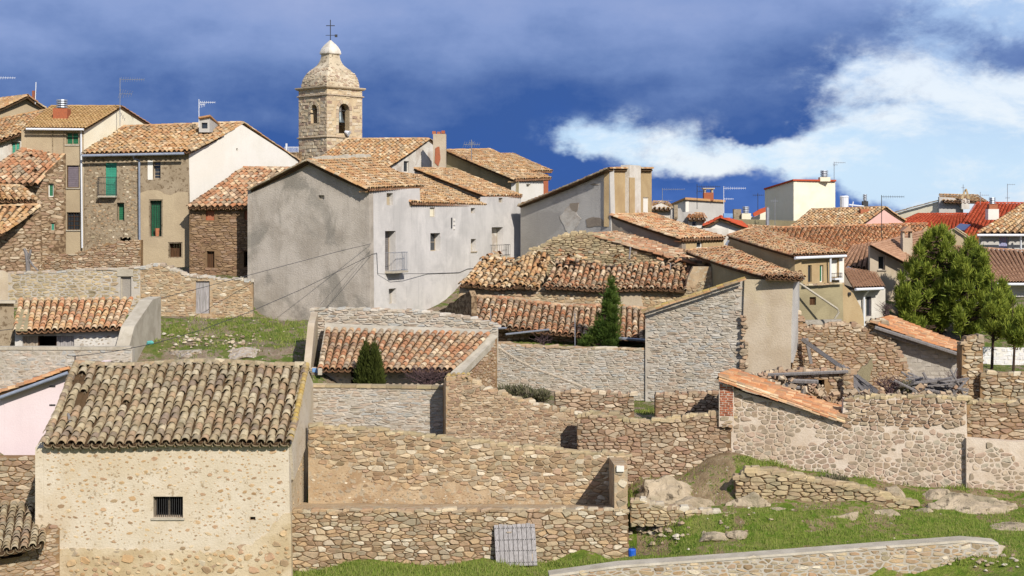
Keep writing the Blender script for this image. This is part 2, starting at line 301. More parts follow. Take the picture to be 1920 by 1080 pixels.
# ------------------------------------------------------------------ geometry helpers
WL = {}
def P(px, py, d): return Vector(((px - 960) * d / F, d, ZC + (Y0 - py) * d / F))
def props(o, label=None, cat=None, group=None, kind=None):
    if label: o['label'] = label
    if cat: o['category'] = cat
    if group: o['group'] = group
    if kind: o['kind'] = kind
    return o
def link(o, parent, loc):
    COL.objects.link(o); loc = Vector(loc)
    if parent is not None:
        o.parent = parent; o.location = loc - WL[parent.name]
    else: o.location = loc
    WL[o.name] = loc; return o
def thing(name, label, cat, loc, group=None):
    o = bpy.data.objects.new(name, None); o.empty_display_size = .3
    link(o, None, loc); return props(o, label, cat, group)
def add(name, vs, fs, mat, parent=None, rnd=None, kind=None, label=None, cat=None, group=None, smooth=False):
    a = np.array([tuple(v) for v in vs] if not isinstance(vs, np.ndarray) else vs, dtype=float)
    c = np.array([(a[:, 0].min() + a[:, 0].max()) / 2, (a[:, 1].min() + a[:, 1].max()) / 2, a[:, 2].min()])
    me = bpy.data.meshes.new(name); me.from_pydata((a - c).tolist(), [], fs)
    me.materials.append(M[mat] if isinstance(mat, str) else mat)
    if rnd is not None:
        at = me.attributes.new('rnd', 'FLOAT', 'FACE'); at.data.foreach_set('value', np.asarray(rnd, dtype=np.float32))
    if smooth: me.polygons.foreach_set('use_smooth', [True] * len(me.polygons))
    o = bpy.data.objects.new(name, me); link(o, parent, c)
    return props(o, label, cat, group, kind)
class MB:
    """collects polygons for one mesh"""
    def __init__(s): s.v = []; s.f = []; s.r = []
    def poly(s, vs, fs, r=None):
        b = len(s.v); s.v.extend(tuple(v) for v in vs); s.f.extend([tuple(i + b for i in f) for f in fs])
        s.r.extend([rng.random() if r is None else r] * len(fs)); return s
    def hexa(s, p):   # 8 corners: bottom 4 (ccw), top 4
        return s.poly(p, [(0, 3, 2, 1), (4, 5, 6, 7), (0, 1, 5, 4), (1, 2, 6, 5), (2, 3, 7, 6), (3, 0, 4, 7)])
    def box(s, c, hx, hy, hz, ux=Vector((1, 0, 0)), uy=Vector((0, 1, 0)), uz=Vector((0, 0, 1))):
        c = Vector(c); p = []
        for z in (-1, 1):
            for x, y in ((-1, -1), (1, -1), (1, 1), (-1, 1)): p.append(c + ux * hx * x + uy * hy * y + uz * hz * z)
        return s.hexa(p)
    def tube(s, pts, r, n=6, cap=True):
        pts = [Vector(p) for p in pts]; rr = r if isinstance(r, (list, tuple)) else [r] * len(pts); ring = []
        for i, p in enumerate(pts):
            t = (pts[min(i + 1, len(pts) - 1)] - pts[max(i - 1, 0)]).normalized()
            a = t.cross(Vector((.13, .37, .92))); a = a.normalized() if a.length > 1e-4 else Vector((1, 0, 0)); b = t.cross(a)
            ring.append([p + (a * math.cos(2 * math.pi * k / n) + b * math.sin(2 * math.pi * k / n)) * rr[i] for k in range(n)])
        vs = [v for q in ring for v in q]; fs = []
        for i in range(len(pts) - 1):
            for k in range(n): fs.append((i * n + k, i * n + (k + 1) % n, (i + 1) * n + (k + 1) % n, (i + 1) * n + k))
        if cap: fs.append(tuple(range(n - 1, -1, -1))); fs.append(tuple((len(pts) - 1) * n + k for k in range(n)))
        return s.poly(vs, fs)
    def build(s, name, mat, parent=None, **kw): return add(name, s.v, s.f, mat, parent, rnd=s.r, **kw)
def tube(name, pts, r, mat, parent=None, n=6, **kw): return MB().tube(pts, r, n).build(name, mat, parent, **kw)

def pip(x, y, poly):
    c = False; j = len(poly) - 1
    for i in range(len(poly)):
        xi, yi = poly[i]; xj, yj = poly[j]
        if (yi > y) != (yj > y) and x < (xj - xi) * (y - yi) / (yj - yi) + xi: c = not c
        j = i
    return c
def R(x0, y0, x1, y1): return [(x0, y0), (x1, y0), (x1, y1), (x0, y1)]
def arch(x0, y0, x1, y1, n=6):
    r = (x1 - x0) / 2; cx = (x0 + x1) / 2
    return [(x0, y1)] + [(cx - r * math.cos(math.pi * k / n), y0 + r - r * math.sin(math.pi * k / n)) for k in range(n + 1)] + [(x1, y1)]
def rag(pts, step=9, amp=3.0, seed=1):
    g = random.Random(seed); out = [pts[0]]
    for (a, b) in zip(pts[:-1], pts[1:]):
        n = max(1, int(math.hypot(b[0] - a[0], b[1] - a[1]) / step)); lev = 0
        for k in range(1, n + 1):
            x = a[0] + (b[0] - a[0]) * k / n; y = a[1] + (b[1] - a[1]) * k / n
            if k < n: y += g.uniform(-amp, amp); x += g.uniform(-step * .3, step * .3)
            out.append((x, y))
    return out
class VP:
    """upright plane through two photo columns at their depths; N faces the viewer"""
    def __init__(s, a, b):
        s.O = Vector(((a[0] - 960) * a[1] / F, a[1])); B = Vector(((b[0] - 960) * b[1] / F, b[1]))
        s.L = (B - s.O).length; s.U = (B - s.O) / s.L; s.N = Vector((s.U.y, -s.U.x)); s.O = s.O - s.N * rng.uniform(.001, .007)
        s.U3 = Vector((s.U.x, s.U.y, 0)); s.N3 = Vector((s.N.x, s.N.y, 0)); s.Z = Vector((0, 0, 1))
    def uv(s, px, py):
        r = Vector(((px - 960) / F, 1.0)); t = s.O.dot(s.N) / r.dot(s.N); p = r * t
        return ((p - s.O).dot(s.U), ZC + t * (Y0 - py) / F)
    def w(s, u, z, n=0.0): q = s.O + s.U * u + s.N * n; return Vector((q.x, q.y, z))
    def p(s, px, py, n=0.0): u, z = s.uv(px, py); return s.w(u, z, n)
    def poly(s, pts): return [s.uv(*q) for q in pts]
    def rect(s, r):
        x0, y0, x1, y1 = r; cx, cy = (x0 + x1) / 2, (y0 + y1) / 2
        return s.uv(x0, cy)[0], s.uv(x1, cy)[0], s.uv(cx, y1)[1], s.uv(cx, y0)[1]
def rect_hole(vp, r): u0, u1, z0, z1 = vp.rect(r); return [(u0, z0), (u1, z0), (u1, z1), (u0, z1)]
def panel(name, vp, outline, mat, parent=None, th=.4, holes=(), **kw):
    """wall slab cut to an outline (photo pixels) with openings right through it"""
    out = vp.poly(outline); hs = [rect_hole(vp, h) if isinstance(h[0], (int, float)) else vp.poly(h) for h in holes]
    vs, es = [], []
    for ring in [out] + hs:
        b = len(vs); vs += [Vector(q) for q in ring]; es += [(b + i, b + (i + 1) % len(ring)) for i in range(len(ring))]
    r = geometry.delaunay_2d_cdt(vs, es, [], 0, 1e-5)
    V2, T = r[0], r[2]; keep = []
    for t in T:
        c = sum((V2[i] for i in t), Vector((0, 0))) / len(t)
        if pip(c.x, c.y, out) and not any(pip(c.x, c.y, h) for h in hs):
            a = [V2[i] for i in t]; ar = (a[1] - a[0]).cross(a[2] - a[0]) if len(a) == 3 else 1
            keep.append(tuple(t) if ar > 0 else tuple(reversed(t)))
    n = len(V2); P3 = [vp.w(v.x, v.y) for v in V2] + [vp.w(v.x, v.y, -th) for v in V2]
    cnt = {}
    for t in keep:
        for i in range(len(t)): cnt[(t[i], t[(i + 1) % len(t)])] = 1
    fs = list(keep) + [tuple(i + n for i in reversed(t)) for t in keep]
    for (a, b) in cnt:
        if (b, a) not in cnt: fs.append((b, a, a + n, b + n))
    used = sorted({i for f in fs for i in f}); mp = {k: i for i, k in enumerate(used)}
    return add(name, [P3[i] for i in used], [tuple(mp[i] for i in f) for f in fs], mat, parent, **kw)
def backing(parent, pts, mat, name='rear_wall', th=.3):
    """plain hidden walls: pts = [(x, y, z_bottom, z_top), ...]"""
    for a, b in zip(pts[:-1], pts[1:]):
        u = Vector((b[0] - a[0], b[1] - a[1], 0)); u.normalize(); n = Vector((u.y, -u.x, 0)) * (-th)
        q = [Vector((a[0], a[1], a[2])), Vector((b[0], b[1], b[2])), Vector((b[0], b[1], b[2])) + n, Vector((a[0], a[1], a[2])) + n,
             Vector((a[0], a[1], a[3])), Vector((b[0], b[1], b[3])), Vector((b[0], b[1], b[3])) + n, Vector((a[0], a[1], a[3])) + n]
        MB().hexa(q).build(name, mat, parent)

# ------------------------------------------------------------------ masonry
def stone_poly(poly, gap, g):
    cx = sum(p[0] for p in poly) / len(poly); cy = sum(p[1] for p in poly) / len(poly); q = []
    for (x, y) in poly:
        dx, dy = cx - x, cy - y; l = math.hypot(dx, dy) + 1e-6; k = min(.45, gap / l); q.append((x + dx * k, y + dy * k))
    out = []; n = len(q)
    for i in range(n):
        a, b, c = q[i - 1], q[i], q[(i + 1) % n]
        if g.random() < .75:
            k = g.uniform(.12, .32); out.append((b[0] + (a[0] - b[0]) * k, b[1] + (a[1] - b[1]) * k)); out.append((b[0] + (c[0] - b[0]) * k, b[1] + (c[1] - b[1]) * k))
        else: out.append(b)
    return out
def stone_mesh(vp, poly, h, g, sink=.05):
    n = len(poly); cx = sum(p[0] for p in poly) / n; cy = sum(p[1] for p in poly) / n
    tx, ty = g.uniform(-.35, .35), g.uniform(-.35, .35); ins = g.uniform(.10, .2)
    vs = [vp.w(x, y, -sink) for x, y in poly]
    vs += [vp.w(x + (cx - x) * ins * .4, y + (cy - y) * ins * .4, h * .55) for x, y in poly]
    vs += [vp.w(x + (cx - x) * ins * 1.9, y + (cy - y) * ins * 1.9, h * (1 + g.uniform(-.15, .15)) + (x - cx) * tx * .35 + (y - cy) * ty * .35) for x, y in poly]
    fs = []
    for i in range(n):
        j = (i + 1) % n; fs.append((i, j, n + j, n + i)); fs.append((n + i, n + j, 2 * n + j, 2 * n + i))
    fs.append(tuple(2 * n + i for i in range(n)))
    return vs, fs
def emit(vp, polys, parent, mat, name, nmax, h, g, sink=.05):
    area = lambda q: abs(sum(q[i - 1][0] * q[i][1] - q[i][0] * q[i - 1][1] for i in range(len(q)))) / 2
    polys.sort(key=area, reverse=True)
    rest = MB(); pl = WL[parent.name]; mm = M[mat]
    for k, q in enumerate(polys):
        vs, fs = stone_mesh(vp, q, h * g.uniform(.4, 1.15), g, sink)
        if k < nmax:
            c = sum(vs, Vector()) / len(vs); me = bpy.data.meshes.new(name); me.from_pydata([tuple(v - c) for v in vs], [], fs); me.materials.append(mm)
            o = bpy.data.objects.new(name, me); COL.objects.link(o); o.parent = parent; o.location = c - pl
        else: rest.poly(vs, fs)
    if rest.v: rest.build('small_' + name + 's', mat, parent, kind='stuff')
def stones(vp, outline, parent, mat, w=.38, h=.2, depth=.06, gap=.012, nmax=300, holes=(), seed=3, name='stone', tidy=False, jit=.4, cover=1.0):
    """rubble cells (weighted Voronoi, flattened into loose courses); jit below .1 lays even courses instead"""
    g = random.Random(seed); poly = vp.poly(outline); hs = [rect_hole(vp, q) if isinstance(q[0], (int, float)) else vp.poly(q) for q in holes]
    us = [p[0] for p in poly]; zs = [p[1] for p in poly]; u0, u1, z0, z1 = min(us), max(us), min(zs), max(zs); cells = []
    if .1 < jit < .45: h *= .84
    if jit < .1:
        nz = max(1, round((z1 - z0) / h)); hh = (z1 - z0) / nz
        for k in range(nz):
            x = u0 - (w * .5 if k % 2 else 0) - w * jit * 4 * g.random()
            while x < u1:
                ww = w * g.uniform(1 - jit * 8, 1 + jit * 8); a, b = max(x, u0), min(x + ww, u1); x += ww
                if b - a > w * .15: cells.append([(a, z0 + k * hh), (b, z0 + k * hh), (b, z0 + (k + 1) * hh), (a, z0 + (k + 1) * hh)])
    else:
        nx_, nz_ = int((u1 - u0) / w) + 3, int((z1 - z0) / h) + 3; S = {}
        for j in range(-1, nz_ + 1):
            off = g.random(); row = g.uniform(-.16, .16)
            for i in range(-1, nx_ + 1):
                if g.random() < .2: continue
                S.setdefault((i, j), []).append((i + off * .9 + g.uniform(-jit, jit), j + row + g.uniform(-jit, jit) * .45 + .25 * math.sin(i * .38 + j * .2 + seed), g.uniform(0, .42)))
                if g.random() < .32: S[(i, j)].append((i + off * .9 + g.uniform(-.5, .5), j + g.uniform(-.5, .5), 0.0))
        for (i, j), lst in S.items():
            for (x, y, wt) in lst:
                cx, cy = u0 + (x - .5) * w, z0 + (y - .5) * h
                if not pip(cx, cy, poly): continue
                q = [(x - 1.5, y - 1.4), (x + 1.5, y - 1.4), (x + 1.5, y + 1.4), (x - 1.5, y + 1.4)]
                for dj in (-2, -1, 0, 1, 2):
                    for di in (-2, -1, 0, 1, 2):
                        for (x2, y2, w2) in S.get((i + di, j + dj), ()):
                            nx, ny = x2 - x, y2 - y
                            if nx == 0 and ny == 0: continue
                            c = (x2 * x2 + y2 * y2 - x * x - y * y + wt - w2) * .5; out = []; m = len(q); pd = q[-1][0] * nx + q[-1][1] * ny - c
                            for k in range(m):
                                b = q[k]; bd = b[0] * nx + b[1] * ny - c
                                if (pd < 0) != (bd < 0): a = q[k - 1]; t = pd / (pd - bd); out.append((a[0] + (b[0] - a[0]) * t, a[1] + (b[1] - a[1]) * t))
                                if bd < 0: out.append(b)
                                pd = bd
                            q = out
                            if len(q) < 3: break
                        if len(q) < 3: break
                    if len(q) < 3: break
                if len(q) >= 3: cells.append([(u0 + (a - .5) * w, z0 + (b - .5) * h) for a, b in q])
    polys = []
    for q in cells:
        cx = sum(p[0] for p in q) / len(q); cy = sum(p[1] for p in q) / len(q)
        if not pip(cx, cy, poly): continue
        if tidy and not all(pip(cx + (x - cx) * .8, cy + (y - cy) * .8, poly) for x, y in q): continue
        if any(pip(x, y, hh) for hh in hs for x, y in q + [(cx, cy)]): continue
        if cover < 1 and mnoise.noise(Vector((cx * .9 + seed, cy * 1.3, seed * .7))) * .5 + .5 + g.uniform(-.12, .12) > cover: continue
        q = [(min(max(x, u0), u1), y) for x, y in q]
        if jit < .1: polys.append([(x + (cx - x) * min(.3, gap / (abs(cx - x) + 1e-6)), y + (cy - y) * min(.3, gap / (abs(cy - y) + 1e-6))) for x, y in q])
        else: polys.append(stone_poly(q, gap * g.uniform(.5, 1.8), g))
    emit(vp, polys, parent, mat, name, nmax, depth, g)
def sprinkle(vp, outline, parent, mat, n=200, size=(.08, .26), depth=.02, holes=(), seed=5, nmax=300, name='stone', dens=None, asp=.62):
    """single stones showing through render"""
    g = random.Random(seed); poly = vp.poly(outline); hs = [rect_hole(vp, q) if isinstance(q[0], (int, float)) else vp.poly(q) for q in holes]
    us = [p[0] for p in poly]; zs = [p[1] for p in poly]; done = []; polys = []; tries = 0
    while len(polys) < n and tries < n * 14:
        tries += 1; u = g.uniform(min(us), max(us)); z = g.uniform(min(zs), max(zs)); s = size[0] + (size[1] - size[0]) * g.random() ** 1.8
        if not pip(u, z, poly) or any(pip(u + du, z + dz, hh) for hh in hs for du in (-s, 0, s) for dz in (-s, 0, s)): continue
        if dens and g.random() > dens(u, z): continue
        if any((u - a) ** 2 + ((z - b) * 1.3) ** 2 < ((s + c) * .58) ** 2 for a, b, c in done): continue
        done.append((u, z, s)); m = g.randint(6, 9); a0 = g.random() * 6.3; rot = g.uniform(-.35, .35); ap = asp * g.uniform(.7, 1.35); q = []
        for k in range(m):
            t = a0 + 2 * math.pi * k / m + g.uniform(-.2, .2); rr = s * .5 * g.uniform(.78, 1.15); x, y = rr * math.cos(t), rr * math.sin(t) * ap
            q.append((u + x * math.cos(rot) - y * math.sin(rot), z + x * math.sin(rot) + y * math.cos(rot)))
        if all(pip(x, y, poly) for x, y in q): polys.append(q)
    emit(vp, polys, parent, mat, name, nmax, depth, g, .03)
def stone_wall(label, vp, outline, core, mat, th=.5, holes=(), inset=0.0, name='stone_wall', cat='wall', parent=None, **kw):
    if parent is None: o = panel(name, vp, outline, core, None, th, holes, label=label, cat=cat, kind='thing')
    else: o = panel('wall', vp, outline, core, parent, th, holes)
    stones(vp, outline, o, mat, holes=holes, **kw); return o
def capstones(vp, top, parent, mat, w=.35, h=.14, depth=.5, seed=2, name='coping_stone', nmax=300):
    """a ragged row of loose stones lying along a wall top"""
    g = random.Random(seed); pl = WL[parent.name]; pts = vp.poly(top); k = 0
    for (a, b) in zip(pts[:-1], pts[1:]):
        L = math.hypot(b[0] - a[0], b[1] - a[1]); x = 0
        while x < L:
            ww = w * g.uniform(.5, 1.5); f = min(1, (x + ww / 2) / L); u = a[0] + (b[0] - a[0]) * f; z = a[1] + (b[1] - a[1]) * f
            hh = h * g.uniform(.5, 1.4); n0 = g.uniform(0, .07); dd = depth * g.uniform(.55, 1.0); tl = g.uniform(-.12, .12); vs = []
            for zz, s in ((-.04, 1), (hh * .6, 1), (hh, .72)):
                for du, dn in ((-.5, n0), (.5, n0 - g.uniform(0, .06)), (.5, -dd), (-.5, -dd)):
                    vs.append(vp.w(u + du * ww * s * g.uniform(.85, 1), z + zz + du * ww * tl + g.uniform(-.015, .015), dn * s if dn < 0 else dn - (1 - s) * .1))
            fs = [(0, 1, 5, 4), (1, 2, 6, 5), (2, 3, 7, 6), (3, 0, 4, 7), (4, 5, 9, 8), (5, 6, 10, 9), (6, 7, 11, 10), (7, 4, 8, 11), (8, 9, 10, 11), (3, 2, 1, 0)]
            add(name, vs, fs, mat, parent); x += ww * .93; k += 1
            if k >= nmax: return
# ------------------------------------------------------------------ tiled roofs
def tile_template(seg=5, taper=.84, th=.82):
    vs, fs = [], []
    for k in range(seg + 1):
        a = math.pi * k / seg; c, s = -math.cos(a), math.sin(a)
        vs += [(c, 0, s), (c * taper, 1, s * taper), (c * th, 0, s * th)]
    for k in range(seg):
        i = 3 * k; j = i + 3; fs += [(i, j, j + 1, i + 1), (i, i + 2, j + 2, j)]
    return np.array(vs), fs
TV, TF = tile_template()
TILE_ME = {}
def tile_mesh(mat):
    if mat not in TILE_ME:
        me = bpy.data.meshes.new('tile'); me.from_pydata(TV.tolist(), [], TF); me.materials.append(M[mat])
        me.polygons.foreach_set('use_smooth', [i % 2 == 0 for i in range(len(TF))]); TILE_ME[mat] = me
    return TILE_ME[mat]
def join_tiles(name, mats, mat, parent, flip=False):
    if not mats: return
    A = np.array([[list(r) for r in m] for m in mats]); h = np.concatenate([TV * ([1, 1, -1] if flip else [1, 1, 1]), np.ones((len(TV), 1))], 1)
    V = np.einsum('kij,nj->kni', A, h)[:, :, :3].reshape(-1, 3); nv = len(TV)
    fs = [tuple(i + k * nv for i in f) for k in range(len(mats)) for f in TF]; r = np.repeat([rng.random() for _ in mats], len(TF))
    add(name, V, fs, mat, parent, rnd=r, kind='stuff')
def roof(parent, e0, e1, r1, r0, mat='t_gold', sp=.3, ex=.34, nmax=300, chan='t_chan', seed=1, jit=1.0, missing=0.0, sag=.06, ridge=True, fat=.41, deck='earth', th=.1, name='roof', holes=(), under=None, eave_row=False, wave=0.0, cap_mat=None):
    """barrel tile roof over the corners eave-left, eave-right, ridge-right, ridge-left (seen from the eave)"""
    g = random.Random(seed); e0, e1, r1, r0 = map(Vector, (e0, e1, r1, r0))
    W = ((e1 - e0).length + (r1 - r0).length) / 2; S = ((r0 - e0).length + (r1 - e1).length) / 2
    nc = max(3, round(W / sp)); nr = max(2, round(S / ex)); n0 = (e1 - e0).cross(r0 - e0).normalized()
    if n0.z < 0: n0 = -n0
    ph = g.uniform(0, 6)
    def pos(u, v):
        b = e0 * (1 - u) * (1 - v) + e1 * u * (1 - v) + r1 * u * v + r0 * (1 - u) * v
        return b + n0 * (-sag * math.sin(math.pi * min(max(v, 0), 1)) * (.6 + .4 * math.sin(u * 5 + ph)) + wave * math.sin(u * 9 + ph * 2) * (.4 + v * .6))
    gu, gv = 8, 4; vs, fs = [], []
    for off in (-.03, -.03 - th):
        for j in range(gv + 1):
            for i in range(gu + 1): vs.append(pos(i / gu, j / gv) + n0 * off)
    K = (gu + 1) * (gv + 1)
    for j in range(gv):
        for i in range(gu):
            a = j * (gu + 1) + i; q = (a, a + 1, a + gu + 2, a + gu + 1); fs.append(q); fs.append(tuple(x + K for x in reversed(q)))
    rim = [i for i in range(gu + 1)] + [j * (gu + 1) + gu for j in range(1, gv + 1)] + [gv * (gu + 1) + i for i in range(gu - 1, -1, -1)] + [j * (gu + 1) for j in range(gv - 1, 0, -1)]
    for a, b in zip(rim, rim[1:] + rim[:1]): fs.append((b, a, a + K, b + K))
    deck_o = add(name, vs, fs, deck, parent); pl = WL[deck_o.name]
    covers, chans = [], []
    rr = W / nc * fat
    def frame(u, v0, v1, lift0, lift1, sc, wob=0.0):
        a = pos(u, v0) + n0 * lift0; b = pos(u, v1) + n0 * lift1; t = b - a; L = t.length; t.normalize()
        x = (pos(min(u + .02, 1), v0) - pos(max(u - .02, 0), v0)); x = (x - t * x.dot(t)).normalized(); x = (x + t * wob).normalized(); nn = x.cross(t)
        if nn.dot(n0) < 0: nn = -nn
        m = Matrix.Identity(4)
        for q, (cx, l) in enumerate(((x, rr * sc), (t, L), (nn, rr * sc * .95))):
            for k in range(3): m[k][q] = cx[k] * l
        for k in range(3): m[k][3] = a[k]
        return m
    for i in range(nc + 1):
        for j in range(nr):
            u = (i + g.uniform(-.07, .07) * jit) / nc
            if any(h[0] < u < h[1] and h[2] < j / nr < h[3] for h in holes): continue
            v0 = (j - .12 + g.uniform(-.09, .09) * jit) / nr; v1 = (j + 1.12) / nr
            if v1 > 1: v1 = 1.0
            if g.random() < missing: continue
            covers.append((j, frame(u, v0, v1, .055 + g.uniform(-.012, .02) * jit, .02, g.uniform(.93, 1.07), g.uniform(-.05, .05) * jit)))
            if i < nc:
                uc = (i + .5) / nc
                chans.append(frame(uc, (j - .2) / nr, min(1, (j + 1.1) / nr), .055, .03, 1.12))
    if ridge:
        a, b = r0, r1; L = (b - a).length; k = max(2, round(L / .38)); t = (b - a) / L
        for q in range(k):
            p = pos(q / k, 1) + n0 * .03 - t * .03; y = (pos(min(1, (q + 1.15) / k), 1) - pos(q / k, 1)); L2 = y.length; y.normalize(); x = y.cross(Vector((0, 0, 1))).normalized(); z = x.cross(y); m = Matrix.Identity(4)
            for c_, (ax, l) in enumerate(((x, rr * 1.15), (y, L2), (z, rr * 1.0 * g.uniform(.9, 1.1)))):
                for kk in range(3): m[kk][c_] = ax[kk] * l
            for kk in range(3): m[kk][3] = p[kk]
            covers.append((-1, m))
    covers.sort(key=lambda q: q[0]); me = tile_mesh(mat); T = Matrix.Translation(-pl); rest = []
    for k, (_, m) in enumerate(covers):
        if k < nmax:
            o = bpy.data.objects.new('tile', me); COL.objects.link(o); o.parent = deck_o; o.matrix_basis = T @ m
        else: rest.append(m)
    join_tiles('upper_tiles', rest, mat, deck_o)
    join_tiles('channel_tiles', chans, chan, deck_o, flip=True)
    if eave_row:   # cornice course of tile ends below the eave
        row = []
        xdir = (e1 - e0).normalized(); out = Vector((xdir.y, -xdir.x, 0)); out = out if out.dot(n0) > 0 else -out
        for i in range(nc * 1):
            p = pos((i + .5) / nc, 0) - Vector((0, 0, rr * .75 + .05)) - out * .04; m = Matrix.Identity(4)
            for c_, (ax, l) in enumerate(((xdir, rr * 1.05), (-out, .5), (Vector((0, 0, 1)), rr * .9))):
                for kk in range(3): m[kk][c_] = ax[kk] * l
            for kk in range(3): m[kk][3] = p[kk]
            row.append(m)
        join_tiles('cornice_tiles', row, mat, deck_o)
    return deck_o
def verge(parent, a, b, mat, n=None, r=.11, ex=.32, rows=1, name='verge_tile', off=Vector((0, 0, 0))):
    """single line of cover tiles from a (low) up to b"""
    a, b = Vector(a), Vector(b); L = (b - a).length; n = n or max(2, round(L / ex)); y = (b - a) / L; x = y.cross(Vector((0, 0, 1))).normalized(); z = x.cross(y); me = tile_mesh(mat); pl = WL[parent.name]
    for k in range(n):
        m = Matrix.Identity(4); p = a + y * (L * k / n - .03) + z * rng.uniform(.0, .025) + off
        for c_, (ax, l) in enumerate(((x, r), (y, L / n * 1.15), (z, r))):
            for kk in range(3): m[kk][c_] = ax[kk] * l
        for kk in range(3): m[kk][3] = p[kk] - pl[kk]
        o = bpy.data.objects.new(name, me); COL.objects.link(o); o.parent = parent; o.matrix_basis = m
# ------------------------------------------------------------------ openings and fittings
def vbox(vp, mb, u0, u1, z0, z1, n0, n1):
    return mb.hexa([vp.w(u0, z0, n1), vp.w(u1, z0, n1), vp.w(u1, z0, n0), vp.w(u0, z0, n0), vp.w(u0, z1, n1), vp.w(u1, z1, n1), vp.w(u1, z1, n0), vp.w(u0, z1, n0)])
def window(vp, r, parent, kind='glass', mat='green', frame='wooddark', depth=.2, fw=.05, sill=None, name=None, bars=0, split=1, cross=0):
    u0, u1, z0, z1 = vp.rect(r); mb = MB(); d = -depth
    for q in ((u0, u0 + fw, z0, z1), (u1 - fw, u1, z0, z1), (u0 + fw, u1 - fw, z0, z0 + fw), (u0 + fw, u1 - fw, z1 - fw, z1)): vbox(vp, mb, *q, d - .06, d)
    for k in range(1, split): uu = u0 + (u1 - u0) * k / split; vbox(vp, mb, uu - fw * .5, uu + fw * .5, z0 + fw, z1 - fw, d - .05, d - .002)
    for k in range(1, cross + 1): zz = z0 + (z1 - z0) * k / (cross + 1); vbox(vp, mb, u0 + fw, u1 - fw, zz - fw * .3, zz + fw * .3, d - .05, d - .004)
    o = mb.build(name or 'window', frame, parent)
    if kind == 'glass': vbox(vp, MB(), u0 + fw * .5, u1 - fw * .5, z0 + fw * .5, z1 - fw * .5, d - .045, d - .03).build('pane', 'glass', o)
    elif kind == 'shutter':
        vbox(vp, MB(), u0 + fw * .6, u1 - fw * .6, z0 + fw * .6, z1 - fw * .6, d - .05, d - .035).build('shutter', mat, o)
        s = MB(); n = max(3, int((z1 - z0) / .11))
        for k in range(n):
            za = z0 + fw + (z1 - z0 - 2 * fw) * k / n; zb = za + (z1 - z0) / n * .6; vbox(vp, s, u0 + fw, u1 - fw, za, zb, d - .035, d - .018)
        s.build('shutter_slats', mat, o, kind='stuff')
    elif kind == 'planks':
        n = max(2, round((u1 - u0 - 2 * fw) / .16))
        for k in range(n):
            a = u0 + fw + (u1 - u0 - 2 * fw) * k / n; vbox(vp, MB(), a + .006, a + (u1 - u0 - 2 * fw) / n - .006, z0 + fw * .2, z1 - fw * .6, d - .04, d - .012 - rng.random() * .01).build('plank', mat, o)
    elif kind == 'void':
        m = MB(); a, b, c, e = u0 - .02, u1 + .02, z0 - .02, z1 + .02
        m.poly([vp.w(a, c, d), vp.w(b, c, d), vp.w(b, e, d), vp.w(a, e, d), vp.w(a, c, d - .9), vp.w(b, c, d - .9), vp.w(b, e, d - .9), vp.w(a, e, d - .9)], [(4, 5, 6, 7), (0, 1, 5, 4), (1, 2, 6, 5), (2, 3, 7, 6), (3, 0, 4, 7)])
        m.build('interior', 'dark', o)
    elif kind == 'solid': vbox(vp, MB(), u0 - .03, u1 + .03, z0 - .03, z1 + .03, d - .08, d - .03).build('infill', mat, o)
    if bars:
        m = MB()
        for k in range(bars): uu = u0 + (u1 - u0) * (k + .5) / bars; m.tube([vp.w(uu, z0, d + .07), vp.w(uu, z1, d + .07)], .012, 5)
        m.build('bars', 'iron', o, kind='stuff')
    if sill: vbox(vp, MB(), u0 - .06, u1 + .06, z0 - .07, z0 - .003, -.1, .06).build('sill', sill, o)
    return o
def balcony(vp, r, parent, slab='cement', rail='iron', out=.4, n=12, hgt=None):
    u0, u1, z0, z1 = vp.rect(r); o = vbox(vp, MB(), u0, u1, z0 - .1, z0, -.02, out + .03).build('balcony', slab, parent); m = MB()
    for z in (z0 + .06, z1): m.tube([vp.w(u0, z, .02), vp.w(u0, z, out), vp.w(u1, z, out), vp.w(u1, z, .02)], .016, 5)
    for k in range(n + 1): u = u0 + (u1 - u0) * k / n; m.tube([vp.w(u, z0, out), vp.w(u, z1, out)], .009, 4)
    for k in range(1, 4):
        for u in (u0, u1): m.tube([vp.w(u, z0, out * k / 4), vp.w(u, z1, out * k / 4)], .009, 4)
    m.build('railing', rail, o); return o
def gutter(parent, a, b, mat='galv', r=.06, name='gutter', down=None):
    o = tube(name, [a, b], r, mat, parent, 8)
    if down: tube('downpipe', down, r * .75, mat, parent, 8)
    return o
def antenna(px, py0, py1, d, yagis, label, mat='galv', r=.022, ns=8):
    base = P(px, py1, d); t = thing('antenna', label, 'antenna', base, 'television aerials on the rooftops')
    tube('mast', [base, P(px, py0, d)], r, mat, t)
    for (py, x0, x1, size) in yagis:
        a, b = P(x0, py, d), P(x1, py, d); bm = tube('boom', [a, b], r * .7, mat, t, 5); n = max(3, int(abs(x1 - x0) / 4)); m = MB()
        dv = Vector((.35, 0, 1)).normalized() if size < 0 else Vector((.05, .35, .94)).normalized(); s = abs(size)
        for k in range(n + 1): c = a.lerp(b, k / n); m.tube([c - dv * s * (1 - .4 * k / n), c + dv * s * (1 - .4 * k / n)], r * .4, 4)
        m.build('elements', mat, bm)
    return t
